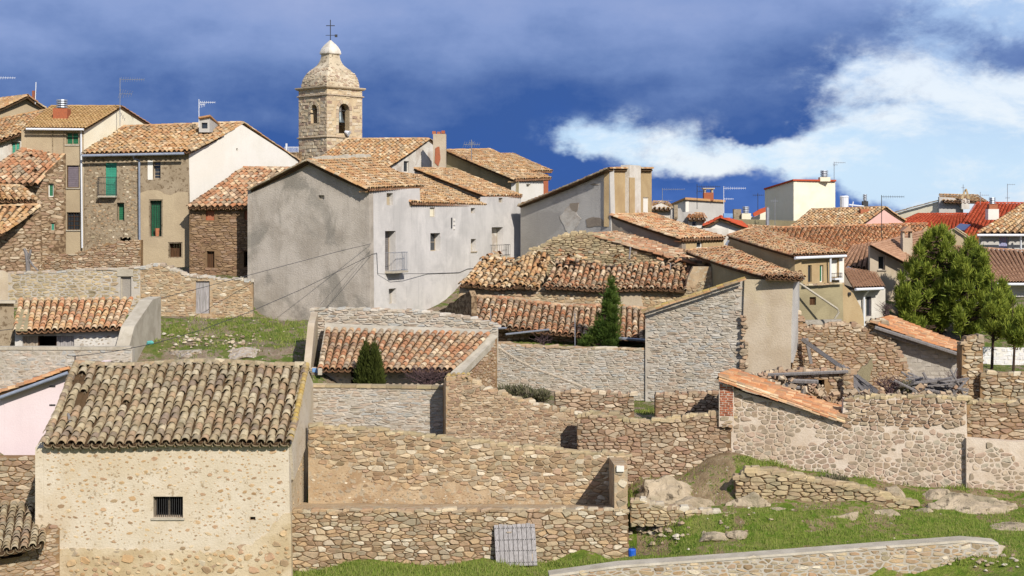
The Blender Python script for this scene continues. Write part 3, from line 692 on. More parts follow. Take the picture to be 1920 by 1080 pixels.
def chimney(parent, px0, px1, py0, py1, d, mat, deep=None, cap=None, name='chimney', top=None, thing_label=None):
    a, b = P(px0, py1, d), P(px1, py0, d); wd = b.x - a.x; deep = deep or wd; c = Vector(((a.x + b.x) / 2, d + deep / 2, (a.z + b.z) / 2))
    m = MB(); m.box(c, wd / 2, deep / 2, (b.z - a.z) / 2); o = m.build(name, mat, parent)
    zt = b.z
    if cap == 'slab':
        k = MB()
        for sx_ in (-1, 1):
            for sy_ in (-1, 1): k.box((c.x + sx_ * wd * .38, c.y + sy_ * deep * .38, zt + .14), wd * .09, deep * .09, .14)
        k.box((c.x, c.y, zt + .32), wd * .62, deep * .62, .05); k.build('chimney_cap', top or mat, o)
    elif cap == 'louvre':
        k = MB(); k.tube([(c.x, c.y, zt - .02), (c.x, c.y, zt + .5)], wd * .26, 10)
        k.build('flue', 'iron', o)
        for q in range(4): MB().tube([(c.x, c.y, zt + .06 + q * .13), (c.x, c.y, zt + .14 + q * .13)], [wd * .40, wd * .36], 12).build('louvre', top or 'galv', o)
    elif cap == 'gable':
        k = MB(); hw, hd = wd * .65, deep * .65; 
        for sx_ in (-1, 1): k.box((c.x + sx_ * wd * .4, c.y, zt + .2), wd * .1, deep * .4, .2)
        k.build('chimney_posts', mat, o); k = MB()
        k.poly([(c.x - hw, c.y - hd, zt + .4), (c.x + hw, c.y - hd, zt + .4), (c.x + hw, c.y + hd, zt + .4), (c.x - hw, c.y + hd, zt + .4), (c.x, c.y - hd, zt + .4 + hw * .8), (c.x, c.y + hd, zt + .4 + hw * .8)], [(0, 1, 4), (2, 3, 5), (1, 2, 5, 4), (3, 0, 4, 5), (0, 3, 2, 1)]); k.build('chimney_cap', top or 't_brown', o)
    return o
# ================================================================== ground
CTRL = [(-200, 1120, 49), (100, 1098, 49.8), (300, 1092, 49.8), (545, 1080, 50.5), (800, 1066, 50.6), (1000, 1061, 50.6), (1170, 1056, 50.6), (1030, 1088, 47.2), (700, 1130, 46), (200, 1180, 44),
 (1318, 1060, 46.7), (1500, 1046, 46.7), (1650, 1034, 46.7), (1813, 1022, 46.7), (1900, 1050, 45.6), (1880, 1072, 45.2), (1800, 1090, 45.2), (1700, 1108, 45.3), (1600, 1128, 45.3), (1500, 1140, 45.3), (1400, 1140, 45.2), (1300, 1140, 45.1), (1200, 1140, 45), (1100, 1140, 45), (1850, 1110, 43.5), (1500, 1180, 43), (1200, 1200, 43),
 (1210, 1045, 49.6), (1350, 1022, 49), (1600, 1000, 49), (1900, 992, 49), (2050, 990, 49),
 (1200, 942, 52.2), (1300, 955, 51.4), (1400, 955, 51), (1550, 950, 51.2), (1700, 952, 51.4), (1900, 960, 51), (2050, 960, 51),
 (1230, 905, 53.6), (1376, 858, 54.1), (1437, 872, 53.9), (1520, 886, 53.8), (1600, 902, 53.6), (1700, 914, 53.3), (1810, 920, 53), (1920, 920, 53), (2050, 920, 53),
 (600, 1000, 53.5), (900, 1000, 53.5), (1100, 990, 53.5), (100, 1000, 55), (400, 1000, 55),
 (700, 850, 57.6), (900, 850, 57.6), (700, 745, 60.2), (960, 742, 61), (1040, 760, 60), (1140, 770, 60), (1212, 774, 60.5), (1290, 790, 60), (1420, 805, 58), (1600, 800, 58), (1780, 795, 58), (1920, 780, 58), (1500, 762, 63.5), (1580, 762, 64), (1660, 762, 64), (1740, 762, 64.5),
 (60, 760, 60), (280, 700, 61.5), (430, 692, 61.5), (575, 692, 61.5), (280, 640, 67), (430, 640, 67), (560, 640, 67), (300, 591, 72.4), (470, 596, 72.4), (575, 606, 72.4), (100, 660, 66), (100, 580, 72),
 (500, 606, 77), (690, 606, 75.5), (850, 590, 78), (1000, 600, 74), (1150, 610, 74), (1300, 600, 74), (1450, 620, 70), (1580, 640, 70), (1650, 640, 70), (1750, 660, 72), (1860, 690, 72), (1950, 700, 72), (2050, 700, 72),
 (200, 505, 80), (50, 505, 80), (-100, 520, 80), (400, 520, 80), (800, 470, 96), (1000, 500, 90), (1250, 480, 92), (1500, 530, 84), (1700, 560, 88), (1900, 560, 90), (2100, 570, 90),
 (100, 440, 95), (600, 400, 103), (900, 420, 108), (1200, 460, 108), (1500, 470, 112), (1800, 470, 115), (2100, 480, 115), (-200, 430, 100),
 (300, 430, 130), (900, 440, 135), (1500, 470, 140), (1900, 480, 140), (2300, 480, 140), (-300, 430, 140)]
cp = np.array([tuple(P(*c)) for c in CTRL])
xs = np.concatenate([[-4000, -900, -250, -110, -65], np.arange(-44, 44.1, .5), [65, 110, 250, 900, 4000]])
ys = np.concatenate([[-900, -200, -40, 5, 25, 34], np.arange(38, 82, .5), np.arange(82, 150, 1.0), [170, 220, 400, 1000, 3000, 9000]])
gx, gy = np.meshgrid(xs, ys); num = np.zeros_like(gx); den = np.zeros_like(gx)
for (cx, cy, cz) in cp:
    q = 1.0 / ((gx - cx) ** 2 + (gy - cy) ** 2 + .02) ** 1.7; num += q * cz; den += q
gz = num / den
nr_ = np.random.RandomState(3); ph_ = nr_.uniform(0, 6.3, (24, 2)); fr_ = nr_.uniform(-1, 1, (24, 2)) * np.linspace(.4, 3.5, 24)[:, None]
for k in range(24): gz += .05 / (1 + k * .12) * np.sin(gx * fr_[k, 0] + ph_[k, 0]) * np.sin(gy * fr_[k, 1] + ph_[k, 1])
far = np.clip((gy - 150) / 300, 0, 1); gz = gz * (1 - far) + (-14 - np.clip(gy - 450, 0, 9000) * .02) * far
near = np.clip((42 - gy) / 60, 0, 1); gz = gz * (1 - near) + 1.0 * near
side = np.clip((np.abs(gx) - 50) / 200, 0, 1); gz = gz - side * 8
def ground_z(x, y):
    j = int(np.clip(np.searchsorted(ys, y) - 1, 0, len(ys) - 2)); i = int(np.clip(np.searchsorted(xs, x) - 1, 0, len(xs) - 2))
    fx = (x - xs[i]) / (xs[i + 1] - xs[i]); fy = (y - ys[j]) / (ys[j + 1] - ys[j])
    return float(gz[j, i] * (1 - fx) * (1 - fy) + gz[j, i + 1] * fx * (1 - fy) + gz[j + 1, i] * (1 - fx) * fy + gz[j + 1, i + 1] * fx * fy)
nx, ny = len(xs), len(ys)
gfs = [(j * nx + i, j * nx + i + 1, (j + 1) * nx + i + 1, (j + 1) * nx + i) for j in range(ny - 1) for i in range(nx - 1)]
g_o = add('ground', np.stack([gx.ravel(), gy.ravel(), gz.ravel()], 1), gfs, 'ground', kind='structure', label='grassy stony hillside under the village', cat='ground', smooth=True)
g_o.data.materials.append(M['yard']); g_o.data.materials.append(M['bank'])
mi = np.zeros(len(gfs), dtype=np.int32)
for k, f in enumerate(gfs):
    j, i = divmod(f[0], nx)
    if ys[j] > 55.5: mi[k] = 1
    elif ys[j] > 50.6 + .5 * math.sin(xs[i] * .9) + .4 * math.sin(xs[i] * 2.3) and xs[i] > 4.2: mi[k] = 2
g_o.data.polygons.foreach_set('material_index', mi)
def patch(name, label, pts, mat, sub=10, amp=.05, seed=1):
    """terrace surface between four photo points given with depths"""
    g = random.Random(seed); a, b, c, d = [P(*q) for q in pts]; vs, fs = [], []
    for j in range(sub + 1):
        for i in range(sub + 1):
            u, v = i / sub, j / sub; p = a * (1 - u) * (1 - v) + b * u * (1 - v) + c * u * v + d * (1 - u) * v; vs.append(p + Vector((0, 0, g.uniform(-amp, amp))))
    for j in range(sub):
        for i in range(sub): q = j * (sub + 1) + i; fs.append((q, q + 1, q + sub + 2, q + sub + 1))
    return add(name, vs, fs, mat, kind='structure', label=label, cat='ground', smooth=True)
# ================================================================== foreground: barn
barn = thing('barn', 'cream rendered stone barn with sagging lichened tile roof and barred window', 'barn', P(310, 1085, 52))
vf = VP((82, 50), (541, 50)); BW = (287, 931, 343, 971)
wb = panel('front_wall', vf, [(82, 834), (541, 828), (546, 1098), (70, 1112), (82, 960)], 'barn', barn, .45, [BW, R(468, 969, 479, 976)])
sprinkle(vf, [(84, 842), (538, 838), (540, 960), (500, 1005), (300, 1020), (110, 1022), (90, 960)], wb, 'st_barn', 560, (.06, .3), .012, [(278, 922, 352, 980)], 5, 300, asp=.5)
sprinkle(vf, [(96, 1026), (300, 1024), (505, 1008), (543, 965), (546, 1090), (80, 1100)], wb, 'st_tan', 230, (.16, .55), .03, (), 6, 230)
wbs = panel('footing', VP((108, 49.97), (546, 49.97)), rag([(108, 1032), (200, 1028), (300, 1032), (400, 1036), (470, 1024), (500, 1000), (525, 970), (545, 962)], 6, 4, 4) + [(547, 1094), (104, 1104)], 'barn_side', barn, .3)
sprinkle(VP((108, 49.96), (546, 49.96)), [(112, 1038), (300, 1038), (480, 1028), (510, 1000), (543, 974), (546, 1090), (108, 1100)], wbs, 'st_barn', 230, (.16, .5), .03, (), 8, 230)
bw_ = window(vf, BW, barn, 'void', frame='woodtan', depth=.22, fw=.05, split=2, bars=14, sill='cement')
window(vf, (468, 969, 479, 976), barn, 'void', frame='mort_tan', depth=.1, fw=.01, name='vent')
vr = VP((541.5, 50.02), (583, 57))
wr = panel('side_wall', vr, [(541.5, 830), (571, 688), (583, 719), (583, 985), (546, 1095)], 'barn_side', barn, .4)
sprinkle(vr, [(544, 840), (569, 705), (580, 735), (580, 940), (548, 960)], wr, 'st_barn', 60, (.1, .3), .015, (), 9, 60)
a0, a1 = P(82, 834, 50), P(541, 828, 50)
er = P(571, 684, 54.6); el_ = P(143, 683, 54.6); bk_r = P(583, 716, 57.2); bk_l = P(166, 716, 57.2)
backing(barn, [(a0.x, a0.y + .02, a0.z - 6, a0.z - .1), (bk_l.x, bk_l.y, a0.z - 5, bk_l.z - .1), (bk_r.x - .1, bk_r.y - .02, a0.z - 5, bk_r.z - .1)], 'barn')
panel('gable_wall', VP((583, 57.05), (541.5, 50.05)), [(583, 719), (571, 690), (541.5, 832), (546, 900), (583, 800)], 'barn', barn, .1)
roof(barn, P(82, 834, 49.75), P(542, 829, 49.75), er + Vector((.05, 0, .03)), el_, 't_old', .335, .36, 300, 't_chan_old', 4, 1.7, .004, .14, True, .43, eave_row=True, wave=.09, holes=[(.055, .085, .42, .62), (.03, .06, .72, .86)])
roof(barn, bk_r, bk_l, el_ + Vector((0, .05, -.02)), er + Vector((0, .05, -.02)), 't_old', .335, .4, 0, 't_chan_old', 5, 1, 0, .03, False)
verge(barn, P(544, 828, 49.8), er + Vector((.1, 0, .02)), 'yellow_lichen', r=.11, ex=.22)
verge(barn, P(84, 833, 49.8), el_ + Vector((0, 0, .05)), 't_old', r=.12, ex=.24)
tube('broken_rafter', [P(128, 776, 51.4), P(133, 797, 50.9)], .05, 'beam', barn)
# pale house to its left
ph = thing('pink_house', 'pale pink rendered house end with grey gutter behind the barn', 'house', P(50, 856, 57))
vpk = VP((8, 57), (132, 57))
panel('wall', vpk, [(8, 741), (132, 697), (132, 860), (8, 858)], 'pinkwhite', ph, .4)
p0, p1 = P(8, 741, 57), P(132, 697, 57)
backing(ph, [(p0.x, 57.02, p0.z - 2.6, p0.z), (p0.x, 63, p0.z - 2.6, p0.z)], 'pinkwhite')
backing(ph, [(p0.x, 63, p0.z - 2.6, p0.z), (p1.x, 63, p0.z - 2.6, p1.z), (p1.x, 57.1, p0.z - 2.6, p1.z)], 'pinkwhite')
roof(ph, P(-4, 741, 63), P(-14, 742, 56.7), P(132, 692, 56.7), P(118, 694, 63), 't_rust', .3, .34, 60, seed=8, ridge=False)
tube('gutter', [P(-2, 746, 56.6), P(127, 699, 56.6)], .07, 'gutterblue', ph, 8)
for y in (723, 758): vbox(vpk, MB(), *vpk.rect((93, y, 104, y + 2.5)), -.02, .03).build('vent', 'iron', ph)
wl = stone_wall('brown stone wall below the pale pink house at the left edge', VP((-30, 55.6), (86, 55.6)), [(-30, 858), (86, 858), (86, 1000), (-30, 1000)], 'mort_tan', 'st_brown', .6, w=.36, h=.17, seed=31)
an = thing('annex', 'low lean-to with dark mossy tile roof at the lower left corner', 'shed', P(40, 1085, 48))
vn = VP((-30, 48), (112, 49.6))
roof(an, P(-40, 1046, 47.4), P(78, 1022, 48.4), P(88, 944, 52.2), P(-20, 946, 52.2), 't_old', .3, .32, 170, 't_chan_old', 9, 1.3, 0, .06, False)
pn = panel('wall', vn, [(-30, 1050), (40, 1042), (78, 1010), (100, 985), (112, 990), (112, 1130), (-30, 1130)], 'mort_tan', an, .4, [(2, 1038, 40, 1046)])
stones(vn, [(-30, 1050), (40, 1046), (80, 1010), (100, 985), (112, 990), (112, 1110), (-30, 1110)], pn, 'st_brown', .3, .12, .04, seed=33, nmax=200, holes=[(0, 1036, 42, 1048)])
window(vn, (2, 1038, 40, 1046), an, 'void', depth=.1, fw=.02)
# ================================================================== front walls of the terraces
vfw = VP((543, 51), (1178, 51)); top_f = rag([(543, 960), (700, 957), (860, 958), (1000, 957), (1150, 956), (1177, 958)], 14, 1.6, 3)
fw_ = stone_wall('long front dry-stone wall of tan sandstone with the wooden gate leaning on it', vfw, top_f + [(1180, 1066), (1000, 1072), (860, 1078), (545, 1090)], 'mort_dark', 'st_tan', .5, w=.31, h=.155, depth=.055, gap=.011, seed=41)
capstones(vfw, top_f, fw_, 'st_tan', .4, .06, .45, 3)
patch('terrace_ground', 'narrow earth terrace behind the front stone wall', [(540, 956, 51.1), (1178, 954, 51.1), (1178, 946, 54.2), (540, 942, 54.2)], 'ochre', 10, .03)
vtw = VP((578, 54), (1180, 54)); top_t = rag([(578, 796), (620, 802), (700, 806), (840, 824), (1000, 842), (1120, 852), (1176, 856)], 11, 3, 5)
tw = panel('stone_wall', vtw, top_t + [(1176, 975), (578, 975)], 'ochre', None, .6, label='upper terrace wall of tan rubble with ochre earth render along its foot', cat='wall', kind='thing')
stones(vtw, top_t + rag([(1176, 956), (1100, 946), (1040, 948), (1000, 935), (940, 940), (900, 915), (840, 905), (790, 925), (740, 900), (700, 905), (660, 868), (620, 880), (578, 850)], 9, 7, 8), tw, 'st_tan', .31, .16, .05, .011, seed=43)
sprinkle(vtw, [(580, 870), (700, 895), (1000, 930), (1140, 948), (1140, 958), (580, 958)], tw, 'st_tan', 330, (.06, .34), .02, (), 44, 300, asp=.5)
capstones(vtw, top_t, tw, 'st_grey', .36, .09, .5, 4)
bt = thing('wall_end', 'ochre stone pier closing the right end of the terrace', 'wall', P(1163, 960, 52.5))
ba, bb = P(1152, 960, 51.05), P(1177, 960, 51.05); zt0 = P(1160, 872, 51.05).z; zt1 = P(1160, 858, 54).z; zb = ba.z - 2.2
MB().hexa([(ba.x, 51.08, zb), (bb.x, 51.08, zb), (bb.x, 54.3, zb), (ba.x, 54.3, zb), (ba.x, 51.08, zt0), (bb.x, 51.08, zt0), (bb.x, 54.3, zt1), (ba.x, 54.3, zt1)]).build('pier', 'ochre', bt)
stones(VP((1152, 51.06), (1177, 51.06)), [(1152, 874), (1177, 874), (1177, 958), (1152, 958)], bt, 'st_tan', .34, .2, .02, seed=46, name='stone')
vend = VP((1153, 51.05), (1177, 51.05)); vbox(vend, MB(), *vend.rect((1156, 873, 1170, 884)), -.3, .07).build('white_stone', 'white', bt)
# leaning plank gate
gt = thing('wooden_gate', 'silvered plank gate leaning against the front stone wall', 'gate', P(966, 1060, 50.7))
gl = [(926, 982), (1003, 981), (1008, 1059), (930, 1062)]
G0, G1, G2, G3 = P(930, 1062, 50.45), P(1008, 1060, 50.45), P(1003, 981, 50.85), P(926, 983, 50.85)
gn = (G1 - G0).cross(G3 - G0).normalized(); gn = -gn if gn.y > 0 else gn
for k in range(9):
    a, b = k / 9 + .006, (k + 1) / 9 - .006; t0 = rng.uniform(-.03, .02) * (1 if k not in (2, 3) else 2); n_ = gn * rng.uniform(.0, .012)
    q = [G0.lerp(G1, a), G0.lerp(G1, b), G3.lerp(G2, b) + Vector((0, 0, t0)), G3.lerp(G2, a) + Vector((0, 0, t0))]
    MB().hexa([q[0] + n_, q[1] + n_, q[1] + n_ - gn * .035, q[0] + n_ - gn * .035, q[3] + n_, q[2] + n_, q[2] + n_ - gn * .035, q[3] + n_ - gn * .035]).build('plank', 'woodgrey', gt)
for v in (.08, .36, .62, .9):
    c0, c1 = G0.lerp(G3, v), G1.lerp(G2, v); q = (c1 - c0).normalized()
    MB().box((c0 + c1) / 2 - gn * .075, (c1 - c0).length / 2 * .97, .03, .05, q, gn, (G3 - G0).normalized()).build('crossbar', 'wooddark', gt)
    for k in range(18):
        p = c0.lerp(c1, (k + .5) / 18) + gn * .014; MB().box(p, .014, .008, .014, q, gn, (G3 - G0).normalized()).build('nail', 'iron', gt)
MB().box(G0.lerp(G1, .36).lerp(G3.lerp(G2, .36), .8) + gn * .03, .09, .012, .02, (G1 - G0).normalized(), gn, (G3 - G0).normalized()).build('latch', 'woodtan', gt)
# second row: pale yard wall, brown walls
vyw = VP((583, 57), (840, 57)); top_y = [(583, 722), (700, 724), (838, 726)]
yw = stone_wall('pale grey yard wall of flat mortared slabs in front of the orange tiled hut', vyw, top_y + [(838, 850), (583, 850)], 'mort_grey', 'st_white', .45, w=.34, h=.095, depth=.025, gap=.02, seed=51)
for k in range(9):
    a, b = 583 + 28.3 * k, 583 + 28.3 * (k + 1) - .6; u0, u1, z0, z1 = vyw.rect((a, 721 + k * .4, b, 726 + k * .4)); vbox(vyw, MB(), u0, u1, z0, z1, -.5, .06).build('coping_slab', 'st_grey', yw)
vbw = VP((836, 55.6), (1100, 56.6)); top_b = rag([(836, 712), (880, 712), (905, 728), (950, 742), (1000, 756), (1040, 768), (1085, 775), (1098, 790)], 9, 3, 6)
bw = stone_wall('brown rubble wall with a slumping ragged top beside the pale yard wall', vbw, top_b + [(1100, 875), (836, 850)], 'ochre', 'st_brown', .6, w=.27, h=.115, depth=.04, gap=.012, seed=53)
capstones(vbw, top_b, bw, 'st_tan', .3, .12, .5, 6)
for k in range(5): verge(bw, P(838 + k * 9, 712, 55.7), P(842 + k * 9, 703, 57.0), 'yellow_lichen', r=.1, n=3, name='coping_tile')
vb2 = VP((836.2, 55.62), (828, 57.2)); 
vsd = VP((829, 57.3), (836, 55.62)); sw = panel('wall_return', vsd, [(829, 725), (836, 712), (836, 850), (829, 830)], 'mort_tan', bw, .3)
vb3 = VP((1040, 57.6), (1192, 57.6)); top_3 = rag([(1040, 738), (1080, 735), (1130, 738), (1188, 740)], 9, 3, 7)
b3 = stone_wall('reddish stub of stone wall left of the grassy gap', vb3, top_3 + [(1190, 810), (1040, 810)], 'mort_dark', 'st_brown', .5, w=.3, h=.13, seed=55)
capstones(vb3, top_3, b3, 'st_brown', .3, .1, .45, 7)
vb4 = VP((1229, 58), (1356, 58)); top_4 = rag([(1229, 742), (1260, 740), (1300, 738), (1356, 738)], 9, 2, 9)
b4 = stone_wall('short stone wall in the shade beside the brick pier', vb4, top_4 + [(1356, 820), (1229, 810)], 'mort_dark', 'st_brown', .5, w=.3, h=.13, seed=57)
capstones(vb4, top_4, b4, 'st_brown', .3, .08, .45, 8)
vwc = VP((1082, 55.2), (1374, 54.6)); top_c = rag([(1082, 784), (1110, 776), (1160, 783), (1200, 792), (1260, 788), (1320, 778), (1372, 782)], 9, 3, 10)
wc = stone_wall('chunky brown dry-stone wall left of the pinkish rubble wall', vwc, top_c + [(1374, 915), (1082, 930)], 'mort_dark', 'st_brown', .6, w=.29, h=.145, depth=.055, gap=.011, seed=59)
capstones(vwc, top_c, wc, 'st_grey', .34, .12, .55, 9)
# low coped wall at the bottom
vlw = VP((1030, 45.6), (1872, 46.2)); top_l = [(1030, 1082), (1160, 1064), (1318, 1053), (1480, 1041), (1650, 1028), (1813, 1016), (1872, 1021)]
lw = stone_wall('low front wall with a smooth pale cement coping at the bottom edge', vlw, top_l + [(1872, 1045), (1800, 1075), (1760, 1110), (1030, 1130)], 'mort_grey', 'st_tan', .5, w=.3, h=.15, depth=.02, gap=.028, seed=61)
for (a, b) in zip(top_l[:-1], top_l[1:]):
    A_, B_ = vlw.p(*a), vlw.p(*b); n3 = vlw.N3; q = [A_ + n3 * .03, B_ + n3 * .03, B_ - n3 * .62, A_ - n3 * .62]
    MB().hexa([p - Vector((0, 0, .01)) for p in q] + [p + Vector((0, 0, .06)) + (n3 * -.04 if k < 2 else Vector((0, 0, 0))) for k, p in enumerate(q)]).build('coping', 'cement', lw)
vl2 = VP((1872, 46.2), (1905, 48.4)); panel('return_wall', vl2, [(1872, 1021), (1886, 1024), (1886, 1060), (1872, 1060)], 'mort_pale', lw, .3)
# ================================================================== left cluster of houses
# far-left gable on the skyline
h = thing('gable_house', 'beige gable with orange tile edge at the far left skyline', 'house', P(40, 260, 96))
v = VP((-40, 95), (90, 97)); panel('gable_wall', v, [(-40, 222), (52, 182), (90, 208), (90, 300), (-40, 300)], 'beige', h, .4)
roof(h, P(-42, 224, 94.8), P(-42, 224, 94.8) + Vector((-7, 9, .3)), P(52, 180, 95.9) + Vector((-7, 9, .3)), P(52, 180, 95.9), 't_gold', .3, .34, 200, seed=2)
roof(h, P(92, 209, 97) + Vector((-7, 9, .3)), P(92, 209, 97), P(52, 180, 95.9), P(52, 180, 95.9) + Vector((-7, 9, .3)), 't_gold', .3, .36, 0, seed=3, ridge=False)
chimney(h, 60, 65, 170, 192, 96.5, 'brick')
tube('mast', [P(66, 195, 96.3), P(67.5, 154, 96.3)], .03, 'whitepvc', h)
antenna(-3, 140, 200, 96, [(146, -3, 28, .12)], 'white aerial cut off by the left edge of the photo', 'whitepvc')
# worn white house
h = thing('worn_house', 'worn whitewashed house with teal shutter behind the stone cottage', 'house', P(20, 320, 88))
v = VP((-40, 87), (52, 88)); panel('wall', v, [(-40, 278), (52, 246), (52, 330), (-40, 340)], 'white_worn', h, .4, [(22, 266, 38, 289)])
window(v, (22, 266, 38, 289), h, 'shutter', 'teal', 'woodtan', .15, split=2)
roof(h, P(-44, 280, 86.6), P(54, 246, 87.6), P(97, 206, 92.5), P(-10, 226, 92), 't_gold', .3, .34, 250, seed=4, missing=.03)
# tall narrow beige house with brown roof
h = thing('narrow_house', 'tall narrow beige house with green and mauve shutters and white downpipe', 'house', P(120, 480, 86))
v = VP((50, 82), (157, 82)); hs = [(124, 248, 147, 271), (125, 310, 148, 352), (125, 398, 150, 431)]
panel('front_wall', v, [(50, 241), (157, 241), (157, 500), (50, 500)], 'beige', h, .4, hs)
window(v, hs[0], h, 'shutter', 'green', 'taupe', .1, split=2, sill='cement'); window(v, hs[1], h, 'shutter', 'mauve', 'wooddark', .1, sill='cement'); window(v, hs[2], h, 'glass', frame='wooddark', depth=.14, bars=5, split=2, cross=3, sill='cement')
for x in (98, 119): vbox(v, MB(), *v.rect((x, 242, x + 1.6, 300)), -.01, .03).build('pilaster', 'taupe', h)
v2 = VP((157.3, 82.02), (287, 89.5)); panel('gable_wall', v2, [(157.3, 242), (224, 203), (287, 240), (287, 320), (157.3, 330)], 'cream', h, .35)
roof(h, P(48, 240, 81.7), P(158.5, 241, 81.7), P(226, 200, 85.7), P(97, 200, 85.7), 't_olive', .2, .3, 200, 't_olive', 5, .4, 0, .02)
roof(h, P(289, 240, 89.6), P(160, 240, 89.6), P(97, 200, 85.8), P(226, 200, 85.8), 't_brown', .25, .4, 0, 't_brown', 6, .4, 0, .02, False)
gutter(h, P(49, 242, 81.55), P(157, 243, 81.55), 'whitepvc', .07, down=[P(152, 244, 81.7), P(152, 250, 81.8), P(154, 465, 81.8)])
ck = chimney(h, 99, 126, 203, 236, 83.2, 'brick', .7, 'louvre', top='galv')
backing(h, [(P(50, 0, 82).x, 82.02, 14, P(50, 243, 82).z), (P(75, 0, 89).x, 89, 14, P(50, 243, 82).z)], 'beige')
antenna(225, 146, 236, 84.5, [(149, 227, 270, .17), (176, 224, 247, -.3)], 'tall aerial with two booms standing at the cream gable')
# stone cottage at the left edge with two low lean-to roofs
h = thing('stone_cottage', 'stone cottage with tumbled orange tile roof at the left edge', 'house', P(60, 480, 80))
v = VP((-60, 78.6), (123, 80)); ol = [(-60, 346), (62, 346), (123, 288), (123, 492), (-60, 520)]; hs = [(91, 344, 101, 369), (95, 418, 103, 433)]
wv = panel('wall', v, ol, 'rubble_far', h, .45, hs)
stones(v, [(66, 350), (120, 296), (121, 440), (80, 480), (-50, 510), (-50, 440)], wv, 'st_brown', .34, .17, .03, .03, 260, hs, 71)
window(v, hs[0], h, 'shutter', 'green', 'white', .15); window(v, hs[1], h, 'shutter', 'teal', 'woodtan', .08)
roof(h, P(-60, 347, 78.2), P(65, 345, 79), P(124, 285, 82.5), P(40, 281, 82), 't_hut', .31, .34, 300, seed=7, jit=1.8, missing=.02)
verge(h, P(67, 346, 78.9), P(125, 285, 82.4), 't_bright', r=.14)
h = thing('lean_to', 'two stepped lean-to roofs of old tile below the stone cottage', 'shed', P(20, 500, 76))
roof(h, P(-60, 377, 76.6), P(69, 377, 77), P(40, 350, 78.4), P(-60, 347, 78.4), 't_gold', .3, .34, 120, seed=8, jit=1.6)
roof(h, P(-60, 462, 74.2), P(2, 440, 74.6), P(74, 386, 77), P(-60, 388, 77), 't_gold', .3, .34, 200, seed=9, jit=1.6)
v = VP((-60, 74.6), (78, 77)); wv = panel('wall', v, [(-60, 464), (0, 443), (66, 402), (78, 400), (80, 520), (-60, 540)], 'rubble_far', h, .4)
stones(v, [(-60, 468), (0, 448), (66, 408), (76, 408), (78, 515), (-60, 530)], wv, 'st_brown', .34, .17, .03, .03, 200, (), 72)
# forked dead stump
st = thing('dead_stump', 'forked grey tree stump standing in front of the rubble bank', 'stump', P(53, 508, 73.4))
tube('trunk', [P(53, 512, 73.4), P(52, 490, 73.4), P(49, 475, 73.5), P(45, 466, 73.5)], [.13, .11, .1, .07], 'beam', st, 7)
tube('branch', [P(52, 488, 73.4), P(56, 476, 73.3), P(58, 468, 73.3)], [.09, .07, .05], 'beam', st, 6); tube('branch', [P(54, 486, 73.4), P(62, 498, 73.2), P(72, 508, 73.1)], [.06, .05, .04], 'beam', st, 6)
# house with balconies, stone half and rendered half, white gable
h = thing('balcony_house', 'old house with green balcony doors, tile roof and plain white gable', 'house', P(260, 490, 86))
v = VP((158, 82), (354, 82)); hs = [(198, 305, 219, 367), (287, 303, 301, 335), (219, 380, 233, 414), (281, 376, 303, 443), (317, 456, 340, 482), (225, 445, 245, 453)]
fw2 = panel('front_wall', v, [(158, 290), (354, 286), (357, 500), (262, 510), (158, 500)], 'taupe', h, .45, hs)
sprinkle(v, [(160, 296), (260, 296), (260, 470), (160, 460)], fw2, 'st_tan', 260, (.12, .32), .02, [(190, 300, 226, 372)] + hs[2:3], 73, 260)
panel('render_patch', VP((262, 81.96), (354, 81.96)), rag([(262, 362), (290, 356), (320, 366), (352, 360)], 10, 4, 3) + [(357, 500), (262, 505)], 'beige', h, .03, [(279, 374, 305, 445), (315, 454, 342, 484)])
window(v, hs[0], h, 'shutter', 'teal', 'teal', .08, split=2); balcony(v, (187, 333, 220, 367), h, n=13)
window(v, hs[1], h, 'glass', frame='woodtan', depth=.25, cross=4); vbox(v, MB(), *v.rect((277, 301, 286.5, 337)), -.02, .012).build('limewash_patch', 'white', h)
window(v, hs[2], h, 'shutter', 'green', 'taupe', .3); window(v, hs[3], h, 'shutter', 'green', 'green', .3, bars=7)
flp = MB(); flp.tube([v.p(294, 443, -.1), v.p(294, 428, -.1)], [.1, .14], 8); flp.build('flower_pot', 'brick', h)
window(v, hs[4], h, 'planks', 'wooddark', 'wooddark', .35); window(v, hs[5], h, 'void', depth=.15, fw=.01)
v2 = VP((354.2, 82.02), (559, 90.2)); panel('gable_wall', v2, [(354.2, 286), (454, 234), (559, 301), (559, 420), (354.2, 420)], 'white', h, .35, [R(443, 278, 446, 283)])
roof(h, P(156, 289, 81.6), P(355.5, 285, 81.6), P(456, 231, 86.2), P(222, 239, 86.2), 't_gold', .31, .34, 300, seed=12, jit=1.4)
roof(h, P(561, 302, 90.4), P(350, 302, 90.4), P(222, 239, 86.3), P(456, 231, 86.3), 't_gold', .31, .36, 0, seed=13, ridge=False)
verge(h, P(356, 286, 81.7), P(456.5, 231, 86.2), 't_gold', r=.12); verge(h, P(561, 302, 90.2), P(456.5, 231, 86.2), 't_gold', r=.1)
gutter(h, P(154, 292, 81.35), P(345, 288, 81.35), 'gutterblue', .08, down=[P(250, 292, 81.5), P(251, 298, 81.7), P(261, 300, 81.8), P(262, 500, 81.8)])
dm = thing('roof_dormer', 'small cement dormer with a window on the tile roof', 'dormer', P(387, 246, 84.5)); vd = VP((373, 84.2), (393, 84.2))
dw = panel('front', vd, [(373, 221), (393, 218), (393, 248), (373, 248)], 'grey_mid', dm, .3, [(378, 230, 389, 241)]); window(vd, (378, 230, 389, 241), dm, 'glass', frame='iron', depth=.1, fw=.03)
